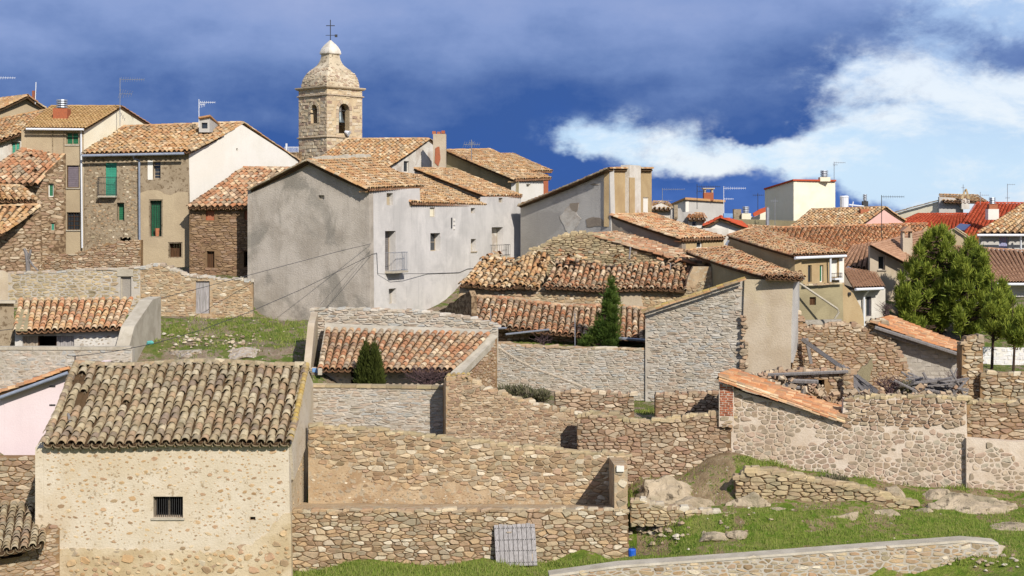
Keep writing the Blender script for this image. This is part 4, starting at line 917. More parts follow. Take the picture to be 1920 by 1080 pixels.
MB().hexa([P(372, 222, 84.0), P(394, 218, 84.0), P(412, 236, 86), P(380, 240, 86), P(372, 219, 84.0), P(394, 215, 84.0), P(413, 233, 86), P(380, 237, 86)]).build('roof', 't_gold', dm)
vds = VP((393.2, 84.22), (412, 86)); panel('side', vds, [(393.2, 219), (412, 236), (410, 248), (393.2, 248)], 'grey_mid', dm, .1)
antenna(373, 186, 238, 84.1, [(192, 375, 403, .1), (196, 375, 384, .22)], 'aerial with a square reflector beside the cement dormer', 'whitepvc')
# dark stone house below the white gable
h = thing('dark_stone_house', 'dark dry-stone house with orange tile roof under the white gable', 'house', P(415, 525, 80))
v = VP((355, 81), (480, 81)); hs = [(386, 395, 402, 413), (458, 395, 472, 412), (388, 471, 402, 502), (457, 471, 472, 501)]
wv = stone_wall(None, v, [(355, 390), (478, 388), (478, 535), (355, 520)], 'mort_dark', 'st_dark', .5, hs, parent=h, w=.34, h=.13, depth=.05, seed=75)
for q in hs[:2]: window(v, q, h, 'solid', 'brick', 'brick', .06)
window(v, hs[2], h, 'planks', 'wooddark', 'wooddark', .2); window(v, hs[3], h, 'void', depth=.2)
roof(h, P(352, 389, 80.6), P(478, 388, 80.6), P(560, 317, 85), P(457, 316, 85), 't_hut', .31, .34, 300, seed=14, jit=1.5, eave_row=True)
# retaining walls
stone_wall('orange rubble bank wall under the narrow beige house', VP((66, 79), (264, 79)), rag([(66, 482), (110, 478), (150, 472), (185, 460), (225, 452), (264, 450)], 8, 4, 3) + [(264, 530), (66, 530)], 'mort_tan', 'st_brown', .5, w=.3, h=.13, depth=.06, seed=81)
v = VP((14, 73), (263, 73)); tp = rag([(14, 512), (90, 511), (175, 506), (263, 503)], 14, 1.5, 5)
w2 = stone_wall('grey retaining wall with pale metal door above the orange tiled hut', v, tp + [(263, 600), (14, 600)], 'mort_grey', 'st_grey', .5, [(226, 518, 246, 575)], w=.32, h=.15, depth=.02, gap=.03, seed=82)
capstones(v, tp, w2, 'st_white', .5, .07, .5, 22); window(v, (226, 518, 246, 575), w2, 'solid', 'blockgrey', 'cement', .12, name='door')
vbox(v, MB(), *v.rect((220, 505, 250, 518)), -.02, .05).build('lintel', 'cement', w2)
v = VP((263.3, 73), (474, 73.4)); tp = rag([(263, 503), (292, 498), (318, 503), (350, 517), (400, 521), (440, 524), (474, 527)], 9, 3, 6)
w3 = stone_wall('tan rubble wall with a grey corrugated door left of the big grey gable', v, tp + [(474, 610), (263, 610)], 'ochre', 'st_tan', .5, [(367, 527, 393, 588)], w=.3, h=.15, depth=.035, gap=.03, seed=83)
capstones(v, tp, w3, 'st_white', .3, .1, .5, 23); dr = window(v, (367, 527, 393, 588), w3, 'planks', 'woodgrey', 'woodgrey', .1, name='door')
wq = thing('boundary_wall', 'short plastered wall end at the left edge beside the grey retaining wall', 'wall', P(5, 560, 72)); wq['kind'] = 'thing'
panel('wall', VP((-40, 71.5), (15, 72)), [(-40, 500), (8, 508), (15, 512), (15, 600), (-40, 600)], 'plast_pinkish', wq, .5)
# orange tiled hut with cement parapet
h = thing('tiled_hut', 'small hut with bright orange tiles and a stepped cement parapet', 'hut', P(130, 655, 66))
roof(h, P(30, 623, 63.8), P(224, 616, 63.8), P(246, 560, 67.6), P(40, 562, 67.6), 't_bright', .31, .36, 300, 't_chan', 15, .9, 0, .03, False)
MB().hexa([P(29, 621, 63.75), P(52, 621, 63.75), P(55, 583, 66.2), P(36, 583, 66.2), P(29, 616.5, 63.75), P(52, 616.5, 63.75), P(55, 579.5, 66.2), P(36, 579.5, 66.2)]).build('fibre_sheet', 'olive', h)
v = VP((28, 64.2), (226, 64.2)); hs = [(42, 630, 139, 660)]
wv = panel('front_wall', v, [(28, 618), (226, 612), (226, 690), (28, 690)], 'white_worn', h, .35, hs)
sprinkle(v, [(142, 630), (208, 628), (208, 660), (142, 660)], wv, 'st_white', 50, (.1, .3), .02, (), 85, 50)
for (a, b, k) in ((42, 69, 'woodtan'), (104, 139, 'woodgrey')):
    n = 5
    for q in range(n): x0 = a + (b - a) * q / n; vbox(v, MB(), *v.rect((x0 + .3, 631, x0 + (b - a) / n - .3, 662)), -.2, -.16).build('plank', k, h)
window(v, (69, 629, 104, 662), h, 'void', depth=.2, fw=.03, name='doorway')
pw = MB(); x0 = P(225, 0, 63.4).x; x1 = P(250, 0, 63.4).x
prof = [(62.6, P(0, 700, 62.6).z), (62.6, P(0, 655, 62.6).z), (63.6, P(0, 612, 63.6).z), (66.8, P(0, 562, 66.8).z), (68.4, P(0, 556, 68.4).z), (68.4, P(0, 660, 68.4).z)]
n_ = len(prof); pw.poly([(x0, y, z) for y, z in prof] + [(x1, y, z) for y, z in prof], [tuple(range(n_)), tuple(2 * n_ - 1 - k for k in range(n_))] + [((k + 1) % n_, k, n_ + k, n_ + (k + 1) % n_) for k in range(n_)])
pw.build('parapet', 'cement', h)
vpp = VP((249.9, 63.4), (268, 68.4)); panel('niche', VP((252, 63.9), (260, 65.2)), [(252, 622), (260, 619), (260, 680), (252, 690)], 'brown_grey', h, .02)
yv = VP((-30, 61.8), (248, 61.8)); yw2 = stone_wall('grey yard wall in front of the orange tiled hut with pale cement top', yv, [(-30, 655), (213, 652), (248, 655), (248, 760), (-30, 760)], 'mort_grey', 'st_white', .4, w=.34, h=.15, depth=.015, gap=.03, seed=86)
for k in range(6): u0, u1, z0, z1 = yv.rect((-30 + k * 46, 650, 16 + k * 46 - .5, 656)); vbox(yv, MB(), u0, u1, z0, z1, -.42, .04).build('coping', 'cement', yw2)
h2 = thing('outbuilding', 'brown rendered outbuilding cut by the left edge next to the hut', 'shed', P(10, 660, 65))
panel('wall', VP((-60, 64.4), (28, 65.4)), [(-60, 566), (26, 568), (28, 700), (-60, 700)], 'taupe', h2, .4)
MB().hexa([P(-60, 568, 64.2), P(29, 569, 65.2), P(31, 567, 69), P(-60, 566, 69), P(-60, 563, 64.2), P(29, 564, 65.2), P(31, 563, 69), P(-60, 562, 69)]).build('roof_slab', 'cement', h2)
# ================================================================== church tower
tw_ = thing('bell_tower', 'stone church bell tower with domed roof and iron cross', 'tower', P(613, 300, 105))
zy_ = lambda py: P(0, py, 105.3).z
c_, n_ = 2.298, 2.395; X0 = P(613, 0, 103).x
pxr = 679; dr_ = 103 + n_; pxl = 560; dl_ = 103 + c_
vR = VP((613, 103), (pxr, dr_)); vL = VP((pxl, dl_), (613, 103))
archR = arch(635, 194, 655, 250); archL = arch(583, 196, 595, 231)
wR = panel('shaft_wall', vR, [(613, 164), (679, 167), (679, 330), (613, 330)], 'ashlar_core', tw_, .5, [archR])
wL = panel('shaft_wall', vL, [(560, 167), (613, 164), (613, 330), (560, 330)], 'ashlar_core', tw_, .5, [archL])
stones(vR, [(613, 166), (679, 168), (679, 322), (613, 322)], wR, 'ashlar', .62, .25, .022, .012, 220, [R(632, 191, 658, 252)], 91, 'stone_block', jit=.03)
stones(vL, [(560, 168), (613, 166), (613, 322), (560, 322)], wL, 'ashlar', .62, .25, .022, .012, 220, [R(581, 193, 597, 233)], 92, 'stone_block', jit=.03)
cA, cB, cC, cD = Vector((X0, 103)), Vector((X0 + c_, 103 + n_)), Vector((X0 + c_ - n_, 103 + n_ + c_)), Vector((X0 - n_, 103 + c_))
zb_, zt_ = P(0, 330, 105).z, P(0, 166, 105).z
backing(tw_, [(cB.x, cB.y, zb_, zt_), (cC.x, cC.y, zb_, zt_), (cD.x, cD.y, zb_, zt_)], 'ashlar_core', th=.4)
MB().box(((cA + cC) / 2).to_3d() + Vector((0, 0, zy_(258))), 1.6, 1.6, .1, Vector((c_, n_, 0)).normalized(), Vector((-n_, c_, 0)).normalized()).build('belfry_floor', 'ashlar_core', tw_)
for vp_, (x0, y0, x1, y1), wl_ in ((vR, (635, 194, 655, 250), wR), (vL, (583, 196, 595, 231), wL)):
    k = 7; u0, u1, z0, z1 = vp_.rect((x0, y0, x1, y1)); r_ = (u1 - u0) / 2; uc = (u0 + u1) / 2; zc = z1 - r_
    for q in range(k):
        a, b = math.pi * q / k + .04, math.pi * (q + 1) / k - .04; R2 = r_ + .26; pp = [(uc - math.cos(a) * r_, zc + math.sin(a) * r_), (uc - math.cos(b) * r_, zc + math.sin(b) * r_), (uc - math.cos(b) * R2, zc + math.sin(b) * R2), (uc - math.cos(a) * R2, zc + math.sin(a) * R2)]
        MB().hexa([vp_.w(*p, -.1) for p in pp] + [vp_.w(*p, .035) for p in pp]).build('voussoir', 'ashlar', wl_)
    for q in range(6):
        za = z0 + (zc - z0) * q / 6
        for s_ in (-1, 1): ua = uc + s_ * (r_ + .13); vbox(vp_, MB(), ua - .125, ua + .125, za + .008, za + (zc - z0) / 6 - .008, -.1, .028).build('jamb_stone', 'ashlar', wl_)
ctr = Vector((X0, 103, 0)) + Vector((c_, n_, 0)) / 2 + Vector((-n_, c_, 0)) / 2; e1_ = Vector((c_, n_, 0)).normalized(); e2_ = Vector((-n_, c_, 0)).normalized(); S_ = 3.32 / 2
zy = lambda py: P(0, py, 105.3).z
def square_ring(hw, z, rnd_=0.0, n=5):
    pts = []
    for q in range(4):
        a = [(-1, -1), (1, -1), (1, 1), (-1, 1)][q]; b = [(-1, -1), (1, -1), (1, 1), (-1, 1)][(q + 1) % 4]
        for k in range(n):
            f = k / n; x, y = a[0] + (b[0] - a[0]) * f, a[1] + (b[1] - a[1]) * f; l = math.hypot(x, y); s = 1 - rnd_ * (l - 1) / .414 * .16
            pts.append(ctr + e1_ * x * hw * s + e2_ * y * hw * s + Vector((0, 0, z)))
    return pts
def loft(name, prof, mat, parent, rnd_=.3, n=5, smooth=False):
    vs, fs = [], []; N = 4 * n
    for hw, z in prof: vs += square_ring(hw, z, rnd_, n)
    for j in range(len(prof) - 1):
        for k in range(N): fs.append((j * N + k, j * N + (k + 1) % N, (j + 1) * N + (k + 1) % N, (j + 1) * N + k))
    fs.append(tuple(range(N - 1, -1, -1))); fs.append(tuple((len(prof) - 1) * N + k for k in range(N)))
    return add(name, vs, fs, mat, parent, smooth=smooth)
loft('cornice', [(S_ + .02, zy(171)), (S_ + .14, zy(169.5)), (S_ + .2, zy(167.5)), (S_ + .2, zy(165.5)), (S_ - .1, zy(164.5))], 'ashlar', tw_, 0)
loft('string_course', [(S_ + .02, zy(184)), (S_ + .11, zy(182.5)), (S_ + .11, zy(181)), (S_ + .02, zy(180.4))], 'ashlar', tw_, 0)
loft('string_course', [(S_ + .02, zy(261)), (S_ + .1, zy(260)), (S_ + .1, zy(258.6)), (S_ + .02, zy(258))], 'ashlar', tw_, 0)
dome = loft('dome', [(S_ * f, zy(y)) for f, y in [(1.0, 165), (.995, 158), (.965, 151), (.91, 145), (.83, 139), (.74, 134.5), (.64, 130), (.55, 126.5), (.47, 123), (.40, 118), (.35, 112), (.325, 107), (.315, 102.5)]], 'dome', tw_, .55)
loft('lantern_cap', [(S_ * f, zy(y)) for f, y in [(.315, 103), (.37, 102), (.385, 100.5), (.37, 97), (.335, 92.5), (.27, 87.5), (.19, 83), (.10, 79), (.03, 75.5)]], 'dome_white', tw_, .7)
# dome facing stones on the two faces in view
g = random.Random(4)
for q in range(200):
    j = g.random(); f0 = [(1.0, 163), (.995, 158), (.965, 151), (.91, 145), (.83, 139), (.74, 134.5), (.64, 130)]
    i = min(5, int(j * 6)); t = j * 6 - i; hw = (f0[i][0] * (1 - t) + f0[i + 1][0] * t) * S_; z = zy(f0[i][1] * (1 - t) + f0[i + 1][1] * t); dz = zy(f0[i + 1][1]) - zy(f0[i][1]); dw_ = (f0[i][0] - f0[i + 1][0]) * S_
    s_ = g.uniform(-.85, .85) * hw; side_ = g.random() < .5; ax = e1_ if side_ else e2_; nn = (-e2_ if side_ else -e1_); up = Vector((0, 0, dz)) - nn * dw_; up.normalize(); nrm = ax.cross(up); nrm = nrm if nrm.dot(nn) > 0 else -nrm
    l_ = abs(s_) / hw; hh = hw * (1 - .55 * .16 * (max(0, math.hypot(1, l_) - 1)) / .414)
    MB().box(ctr + nn * hh + ax * s_ + Vector((0, 0, z)), g.uniform(.06, .16), .022, g.uniform(.03, .06), ax, nrm, up).build('facing_stone', 'ashlar', dome)
cr = thing('iron_cross', 'iron cross with a small weathervane on top of the bell tower', 'cross', ctr + Vector((0, 0, zy(76))))
cx0 = ctr; zz = lambda y: Vector((ctr.x, ctr.y, zy(y)))
tube('shaft', [zz(77), zz(37)], .035, 'iron', cr); tube('arm', [zz(48) - Vector((.32, 0, 0)), zz(48) + Vector((.32, 0, 0))], .03, 'iron', cr); tube('vane_rod', [zz(66) - Vector((.35, 0, 0)), zz(66) + Vector((.4, 0, 0))], .02, 'iron', cr)
MB().box(zz(67) + Vector((.42, 0, 0)), .1, .02, .1).build('vane', 'iron', cr)
def bell(label, p, s):
    t = thing('bell', label, 'bell', p - Vector((0, 0, s))); prof = [(0, .5), (.18, .5), (.24, .42), (.28, .1), (.36, -.25), (.5, -.5)]; vs, fs = [], []
    for r_, z in prof: vs += [p + Vector((math.cos(a * math.pi / 6) * r_ * s, math.sin(a * math.pi / 6) * r_ * s, z * s)) for a in range(12)]
    for j in range(len(prof) - 1):
        for a in range(12): fs.append((j * 12 + a, j * 12 + (a + 1) % 12, (j + 1) * 12 + (a + 1) % 12, (j + 1) * 12 + a))
    add('bell_body', vs, fs, 'bronze', t, smooth=True); MB().box(p + Vector((0, 0, s * .85)), .16 * s, .16 * s, .35 * s).build('yoke', 'beam', t); tube('axle', [p + Vector((0, 0, s * .6)) - e1_ * .7, p + Vector((0, 0, s * .6)) + e1_ * .7], .05, 'iron', t)
    MB().box(p - Vector((0, 0, s * .58)), .07 * s, .07 * s, .1 * s).build('clapper', 'iron', t)
bell('large bronze bell hanging in the right tower arch', vR.p(644, 219, -.45), .82); bell('small bronze bell hanging in the left tower arch', vL.p(589, 212, -.45), .45)
fl = thing('floodlight', 'small white floodlight at the sill of the right tower arch', 'lamp', vR.p(648, 250, .1)); MB().tube([vR.p(646, 247, .05), vR.p(649, 251, .35)], [.1, .22], 10).build('lamp_head', 'whitepvc', fl); tube('bracket', [vR.p(646, 250, -.1), vR.p(647, 248, .1)], .03, 'iron', fl)
nv = thing('church_wall', 'low parapet with railing beside the foot of the tower', 'wall', P(545, 300, 104)); nv['kind'] = 'thing'; panel('wall', VP((528, 104), (566, 104.5)), [(528, 286), (566, 284), (566, 330), (528, 330)], 'rubble_far', nv, .5)
m = MB(); v = VP((534, 103.8), (560, 104.2))
for k in range(12): x = 534 + k * 2.3; m.tube([v.p(x, 286), v.p(x, 276)], .02, 4)
m.tube([v.p(534, 276), v.p(560, 276)], .03, 4); m.tube([v.p(537, 286), v.p(537, 269)], .08, 5); m.build('railing', 'whitepvc', nv)
# ================================================================== big grey house
gh = thing('grey_house', 'big grey rendered house with blank gable and limewashed balcony front', 'house', P(692, 606, 82))
vG = VP((472, 79), (692, 76)); VH = [R(597, 366, 608, 374)]
panel('gable_wall', vG, [(472, 357), (577, 305), (692, 355), (694, 625), (472, 625)], 'grey_gable', gh, .45, VH); window(vG, (597, 366, 608, 374), gh, 'solid', 'cement', 'cement', .14, fw=.02)
vF = VP((692.2, 76.01), (977, 96)); hs = [(725, 362, 737, 385), (722, 433, 742, 509), (807, 437, 826, 471), (806, 389, 816, 407), (883, 448, 893, 471), (883, 390, 891, 400), (922, 426, 943, 481), (729, 541, 743, 570), (935, 371, 943, 380)]
wF = panel('front_wall', vF, [(692.2, 356), (787, 353), (788, 381), (913, 385), (914, 369), (977, 369), (977, 560), (900, 610), (800, 650), (692.2, 650)], 'grey_front', gh, .5, hs)
window(vF, hs[0], gh, 'solid', 'plast_pinkish', 'cement', .2); window(vF, hs[1], gh, 'shutter', 'beam', 'plast_pinkish', .4, name='balcony_door'); balcony(vF, (722, 473, 752, 508), gh, 'cement', 'galv', .42, 11)
window(vF, hs[2], gh, 'glass', frame='plast_pinkish', depth=.35, cross=1); window(vF, hs[3], gh, 'solid', 'cream', 'cement', .08); window(vF, hs[4], gh, 'solid', 'cream', 'cement', .3, sill='plast_pinkish'); window(vF, hs[5], gh, 'solid', 'brown_grey', 'cement', .2)
window(vF, hs[6], gh, 'solid', 'white_worn', 'cement', .4, name='balcony_door'); balcony(vF, (919, 459, 946, 480), gh, 'cement', 'iron', .4, 8); window(vF, hs[7], gh, 'solid', 'grey_mid', 'cement', .3); window(vF, hs[8], gh, 'solid', 'brown_grey', 'cement', .1)
for k in range(3): vbox(vF, MB(), *vF.rect((850, 410 + k * 8, 852.5, 414 + k * 8)), -.02, .05).build('insulator', 'white', gh)
vbox(vF, MB(), *vF.rect((845.5, 408, 847, 428)), -.02, .04).build('bracket', 'iron', gh)
tube('wall_cable', [vF.p(695, 477, .05), vF.p(705, 474, .05), vF.p(707, 513, .04), vF.p(725, 515, .46), vF.p(750, 513, .46), vF.p(800, 513, .04), vF.p(860, 511, .04), vF.p(876, 504, .04), vF.p(900, 502, .04)], .015, 'cable', gh, 5)
e0 = P(690, 355, 75.6); e1 = P(790, 351, 82.3); r0 = P(577, 302, 77.2); r1 = P(692, 296, 85.5)
roof(gh, e0, e1, r1, r0, 't_gold', .31, .34, 300, seed=21, jit=1.2, eave_row=True, name='gable_roof')
le0 = P(470, 357, 79) ; dv = r1 - r0; roof(gh, le0 + dv, le0, r0 + Vector((0, 0, -.01)), r1 + Vector((0, 0, -.01)), 't_gold', .31, .36, 0, seed=22, ridge=False, name='rear_roof')
verge(gh, e0 + Vector((-.05, -.1, .0)), r0 + Vector((0, -.12, .02)), 't_gold', r=.12); verge(gh, le0 + Vector((0, -.15, .02)), r0 + Vector((0, -.14, .02)), 't_old', r=.11)
m = MB()
for q in range(10):
    a = r0.lerp(r1, .08 + .092 * q); b = r0.lerp(r1, .08 + .092 * (q + 1)); m.tube([a + Vector((0, 0, .05)), b + Vector((0, 0, .05 + .03 * (q % 2)))], .15 + .03 * (q % 3), 7)
m.build('mortar_ridge', 'cement', gh)
roof(gh, P(771, 381, 80.4), P(916, 386, 91.2), P(790, 330, 93.6), P(640, 312, 82.6), 't_gold', .31, .34, 300, seed=23, jit=1.3, eave_row=True, ridge=False, name='middle_roof')
b3a = VP((777, 93.4), (913, 91.5)); panel('side_wall', b3a, [(777, 320), (913, 369), (913, 390), (777, 350)], 'grey_mid', gh, .3)
roof(gh, P(911, 369, 91), P(978, 368, 96), P(849, 317, 98.2), P(776, 316, 93.2), 't_gold', .31, .34, 200, seed=24, jit=1.3, eave_row=True, ridge=False, name='end_roof')
bx = [(le0.x + .1, le0.y, 11, le0.z), (le0.x + dv.x, le0.y + dv.y, 11, le0.z)]; backing(gh, bx, 'grey_gable')
# house behind with the tall plastered chimney
h = thing('chimney_house', 'house with golden tile roof and tall peeling chimney beside the tower', 'house', P(770, 335, 99))
v = VP((716, 96), (842, 103.5)); panel('gable_wall', v, [(716, 321), (803, 264), (842, 292), (842, 345), (716, 345)], 'white_worn', h, .4, [(757, 302, 767, 323)]); window(v, (757, 302, 767, 323), h, 'glass', frame='white', depth=.12)
roof(h, P(560, 325, 96), P(716, 320, 95.6), P(804, 261, 101), P(650, 262, 101), 't_gold', .3, .34, 300, seed=25, jit=1.3)
roof(h, P(843, 293, 103.6), P(700, 293, 103.6), P(650, 262, 101.1), P(804, 261, 101.1), 't_gold', .3, .34, 0, seed=26, ridge=False)
ch = chimney(h, 812, 836, 251, 332, 98.4, 'plast_pinkish', .8); 
for (x, y) in ((814, 249), (823, 250), (831, 248)): MB().box(P(x, y, 98.7), .12, .25, .1).build('broken_brick', 'brick', ch)
panel('brick_patch', VP((814, 98.36), (826, 98.36)), rag([(816, 278), (824, 275)], 4, 2, 1) + [(826, 298), (822, 312), (815, 305)], 'brick', ch, .02)
# house right behind with olive side wall
h = thing('olive_house', 'olive rendered house with golden tiles and white end wall', 'house', P(920, 370, 102))
v = VP((836, 103), (967, 99)); panel('side_wall', v, [(836, 285), (967, 338), (967, 385), (836, 345)], 'olive', h, .35); v2 = VP((967.2, 99), (1019, 104)); panel('end_wall', v2, [(967.2, 339), (1019, 337), (1019, 400), (967.2, 400)], 'white', h, .35, [(987, 345, 995, 350)])
roof(h, P(965, 338, 98.6), P(1032, 335, 104.6), P(919, 281, 108), P(836, 283, 102.6), 't_gold', .3, .34, 300, seed=27, jit=1.2, eave_row=True)
roof(h, P(1004, 322, 104.6), P(1034, 322, 107), P(960, 289, 110), P(930, 289, 107.4), 't_gold', .3, .34, 60, seed=28, ridge=False)
panel('upper_end_wall', VP((1005, 104.9), (1028, 106.8)), [(1005, 326), (1028, 326), (1028, 400), (1005, 400)], 'brick', h, .3)
antenna(884, 262, 300, 100.5, [(271, 870, 899, -.22), (268, 880, 889, .2)], 'spindly crossed aerial in front of the olive house', 'galv', .03)
# ================================================================== grey gable with tan side
h = thing('monopitch_house', 'grey patched gable with tan chimney side wall and sloping roof edge', 'house', P(1140, 470, 92))
v = VP((976, 94), (1143, 88)); panel('gable_wall', v, [(976, 385), (1143, 318), (1147, 480), (976, 500)], 'grey_mid', h, .4)
for (ol, mm) in (([(1058, 395), (1068, 385), (1085, 382), (1080, 400), (1090, 410), (1075, 432), (1066, 440), (1056, 420), (1049, 405)], 'white_worn'), ([(1098, 412), (1112, 407), (1128, 410), (1138, 425), (1120, 424), (1100, 426)], 'brown_grey'), ([(1068, 382), (1086, 380), (1080, 398), (1070, 392)], 'brown_grey'), ([(1106, 346), (1114, 343), (1123, 347), (1112, 348)], 'brown_grey')):
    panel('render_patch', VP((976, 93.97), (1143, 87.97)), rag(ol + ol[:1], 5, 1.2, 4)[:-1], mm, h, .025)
v2 = VP((1143.2, 88.01), (1222, 93.5)); panel('side_wall', v2, [(1143.2, 320), (1222, 320), (1222, 420), (1143.2, 425)], 'tan', h, .4, [(1206, 370, 1216, 401)])
window(v2, (1206, 370, 1216, 401), h, 'solid', 'white', 'white', .04, name='door')
u0, u1, z0, z1 = v2.rect((1172, 310, 1193, 404)); ck = vbox(v2, MB(), u0, u1, z0, z1, -.3, .32).build('chimney', 'white_worn', h); vbox(v2, MB(), u0 - .02, u0 + (u1 - u0) * .45, z0 + .1, z1 - .8, .3, .335).build('bare_patch', 'tan', ck)
roof(h, P(974, 386, 93.7) + Vector((1.8, 4.5, 0)), P(974, 386, 93.7), P(1141, 317, 87.7), P(1223, 317, 93.2), 't_gold', .3, .34, 150, seed=29, ridge=True)
verge(h, P(972, 388, 93.7), P(1141, 317, 87.6), 't_old', r=.12)
h = thing('low_wing', 'low wing with orange tiles and a tiny white window below the tan wall', 'house', P(1290, 472, 86))
v = VP((1146, 88), (1278, 84.4)); panel('side_wall', v, [(1146, 406), (1278, 449), (1280, 500), (1146, 470)], 'brown_grey', h, .4); v2 = VP((1278.2, 84.4), (1357, 87.4)); panel('front_wall', v2, [(1278.2, 449), (1357, 448), (1357, 500), (1278.2, 500)], 'tan', h, .4, [(1306, 452, 1317, 466)])
window(v2, (1306, 452, 1317, 466), h, 'glass', frame='white', depth=.08, fw=.09)
roof(h, P(1277, 449, 84), P(1358, 447, 87.2), P(1223, 402, 92.5), P(1145, 404, 88), 't_bright', .3, .34, 300, seed=30, jit=1.4, eave_row=True)
# ================================================================== ruined tiled barn in the middle
h = thing('ruined_barn', 'tumbledown stone barn with broken tile roofs in the middle of the village', 'barn', P(1080, 560, 80))
v = VP((985, 82), (1330, 80)); ol = rag([(985, 478), (1030, 455), (1060, 440), (1085, 438), (1120, 442), (1180, 462), (1240, 480), (1300, 492), (1332, 502)], 8, 3, 2) + [(1335, 560), (985, 560)]
wv = panel('gable_wall', v, ol, 'rubble_far', h, .6); stones(v, ol, wv, 'st_grey', .36, .14, .07, .012, 300, (), 101); capstones(v, ol[:-2], wv, 'st_grey', .35, .12, .6, 31)
roof(h, P(1330, 503, 79.6), P(1300, 468, 86), P(1150, 436, 87), P(1100, 440, 81.4), 't_hut', .3, .34, 300, seed=31, jit=2, missing=.06, ridge=False, name='upper_roof')
roof(h, P(1022, 541, 76), P(1285, 545, 76), P(1293, 500, 79.8), P(1045, 489, 80.5), 't_hut', .3, .33, 300, seed=32, jit=1.8, missing=.04, ridge=False, sag=.4, wave=.14, name='front_roof')
roof(h, P(862, 537, 76), P(1006, 541, 76), P(1030, 476, 80.5), P(906, 486, 79.5), 't_gold', .3, .33, 200, seed=33, jit=2.2, missing=.05, ridge=False, sag=.4, wave=.16, name='collapsed_roof')
v = VP((862, 76.4), (1336, 76.4)); ol = rag([(862, 540), (1000, 540), (1285, 544)], 10, 2, 3) + [(1290, 520), (1300, 500), (1334, 500), (1338, 640), (850, 620)]
wv = panel('front_wall', v, ol, 'ochre', h, .5); stones(v, [(870, 542), (1285, 548), (1334, 505), (1334, 600), (870, 590)], wv, 'st_tan', .3, .15, .05, .02, 300, (), 103)
panel('render_patch', VP((1160, 76.3), (1215, 76.3)), rag([(1162, 546), (1200, 545)], 8, 2, 3) + [(1206, 575), (1165, 576)], 'plast_pinkish', h, .06)
g = random.Random(12); mm_ = TILE_ME
for k in range(70):    # slipped tiles lying about the broken ridge
    x = g.uniform(900, 1320); t = (x - 900) / 420; y = 470 + 30 * abs(t - .4) + g.uniform(-4, 26); o = bpy.data.objects.new('loose_tile', tile_mesh(g.choice(['t_hut', 't_old', 't_gold']))); COL.objects.link(o); o.parent = h
    dd = 80.3 - (y - 465) / 80 * 3.5; p = P(x, y, dd) ; o.matrix_basis = Matrix.Translation(p - WL[h.name] + Vector((0, 0, .12))) @ Matrix.Rotation(g.uniform(0, 6.3), 4, 'Z') @ Matrix.Rotation(g.uniform(-.5, .5), 4, 'X') @ Matrix.Diagonal((.12, .38, .11, 1))
for (x, y) in ((1010, 512), (1255, 500), (1180, 470)): tube('rafter', [P(x, y + 16, 79), P(x + 2, y - 6, 79.5)], .05, 'beam', h)
# lean-to below it
h = thing('lower_shed', 'long shed with moss-speckled tiles and pale props behind the grey stone wall', 'shed', P(1050, 655, 72))
roof(h, P(862, 608, 69.6), P(1214, 640, 69.6), P(1214, 582, 73.6), P(882, 558, 73.6), 't_hut', .31, .35, 300, seed=34, jit=1.5, sag=.22, ridge=True, wave=.09)
v = VP((880, 70.4), (1214, 70.4)); hs = [(993, 630, 1034, 660), (1140, 637, 1206, 680)]; wv = panel('wall', v, [(880, 606), (1214, 636), (1214, 700), (880, 700)], 'mort_tan', h, .4, hs); stones(v, [(882, 610), (1212, 640), (1212, 670), (882, 670)], wv, 'st_tan', .32, .16, .04, .02, 200, hs, 104)
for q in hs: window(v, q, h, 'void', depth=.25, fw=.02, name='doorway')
vsl = VP((800, 74.5), (884, 69.6)); panel('side_wall', vsl, rag([(800, 588), (828, 580), (880, 545)], 8, 2, 5) + [(884, 556), (884, 660), (800, 680)], 'rubble_far', h, .3)
tube('prop', [P(1078, 655, 66.6), P(1078, 588, 66.6)], .022, 'galv', h); tube('prop', [P(920, 612, 66.8), P(920, 580, 66.8)], .022, 'galv', h)
tube('white_beam', [P(948, 627, 68.6), P(1029, 618, 68.8)], .05, 'galv', h); tube('white_beam', [P(930, 616, 68.6), P(950, 615, 68.6)], .05, 'galv', h); tube('metal_beam', [P(1144, 633, 68.4), P(1210, 638, 68.4)], .07, 'galv', h)
# ================================================================== hut with the cement-edged orange roof
h = thing('edged_hut', 'stone hut whose orange tile roof is framed by pale cement edging', 'hut', P(740, 724, 63))
roof(h, P(600, 694, 60.3), P(846, 694, 60.3), P(916, 626, 64.6), P(616, 617, 64.6), 't_hut', .30, .36, 300, seed=35, jit=.8, sag=.05, ridge=False)
v = VP((583, 61), (850, 61)); hs = [(658, 698, 668, 740)]; wv = panel('front_wall', v, [(583, 690), (850, 690), (850, 770), (583, 770)], 'mort_pale', h, .4, hs); sprinkle(v, [(600, 696), (845, 696), (845, 740), (600, 740)], wv, 'st_white', 120, (.1, .35), .02, hs, 105, 120); window(v, hs[0], h, 'void', depth=.2, fw=.02, name='doorway')
vbox(v, MB(), *v.rect((586, 690, 596, 718)), .02, .08).build('shutter', 'bluepaint', h)
def slab(name, pts, t, mat, parent):
    p = [P(*q) for q in pts]; return MB().hexa([q - Vector((0, 0, t)) for q in p] + p).build(name, mat, parent)
slab('cement_edge', [(596, 692, 60.2), (604, 692, 60.2), (618, 614, 64.6), (609, 614, 64.6)], .25, 'cement', h)
slab('cement_edge', [(609, 618, 64.4), (918, 628, 64.4), (918, 618, 65.1), (609, 606, 65.1)], .3, 'cement', h)
slab('cement_edge', [(838, 706, 59.6), (858, 706, 59.6), (934, 630, 64.8), (914, 624, 64.8)], .3, 'cement', h)
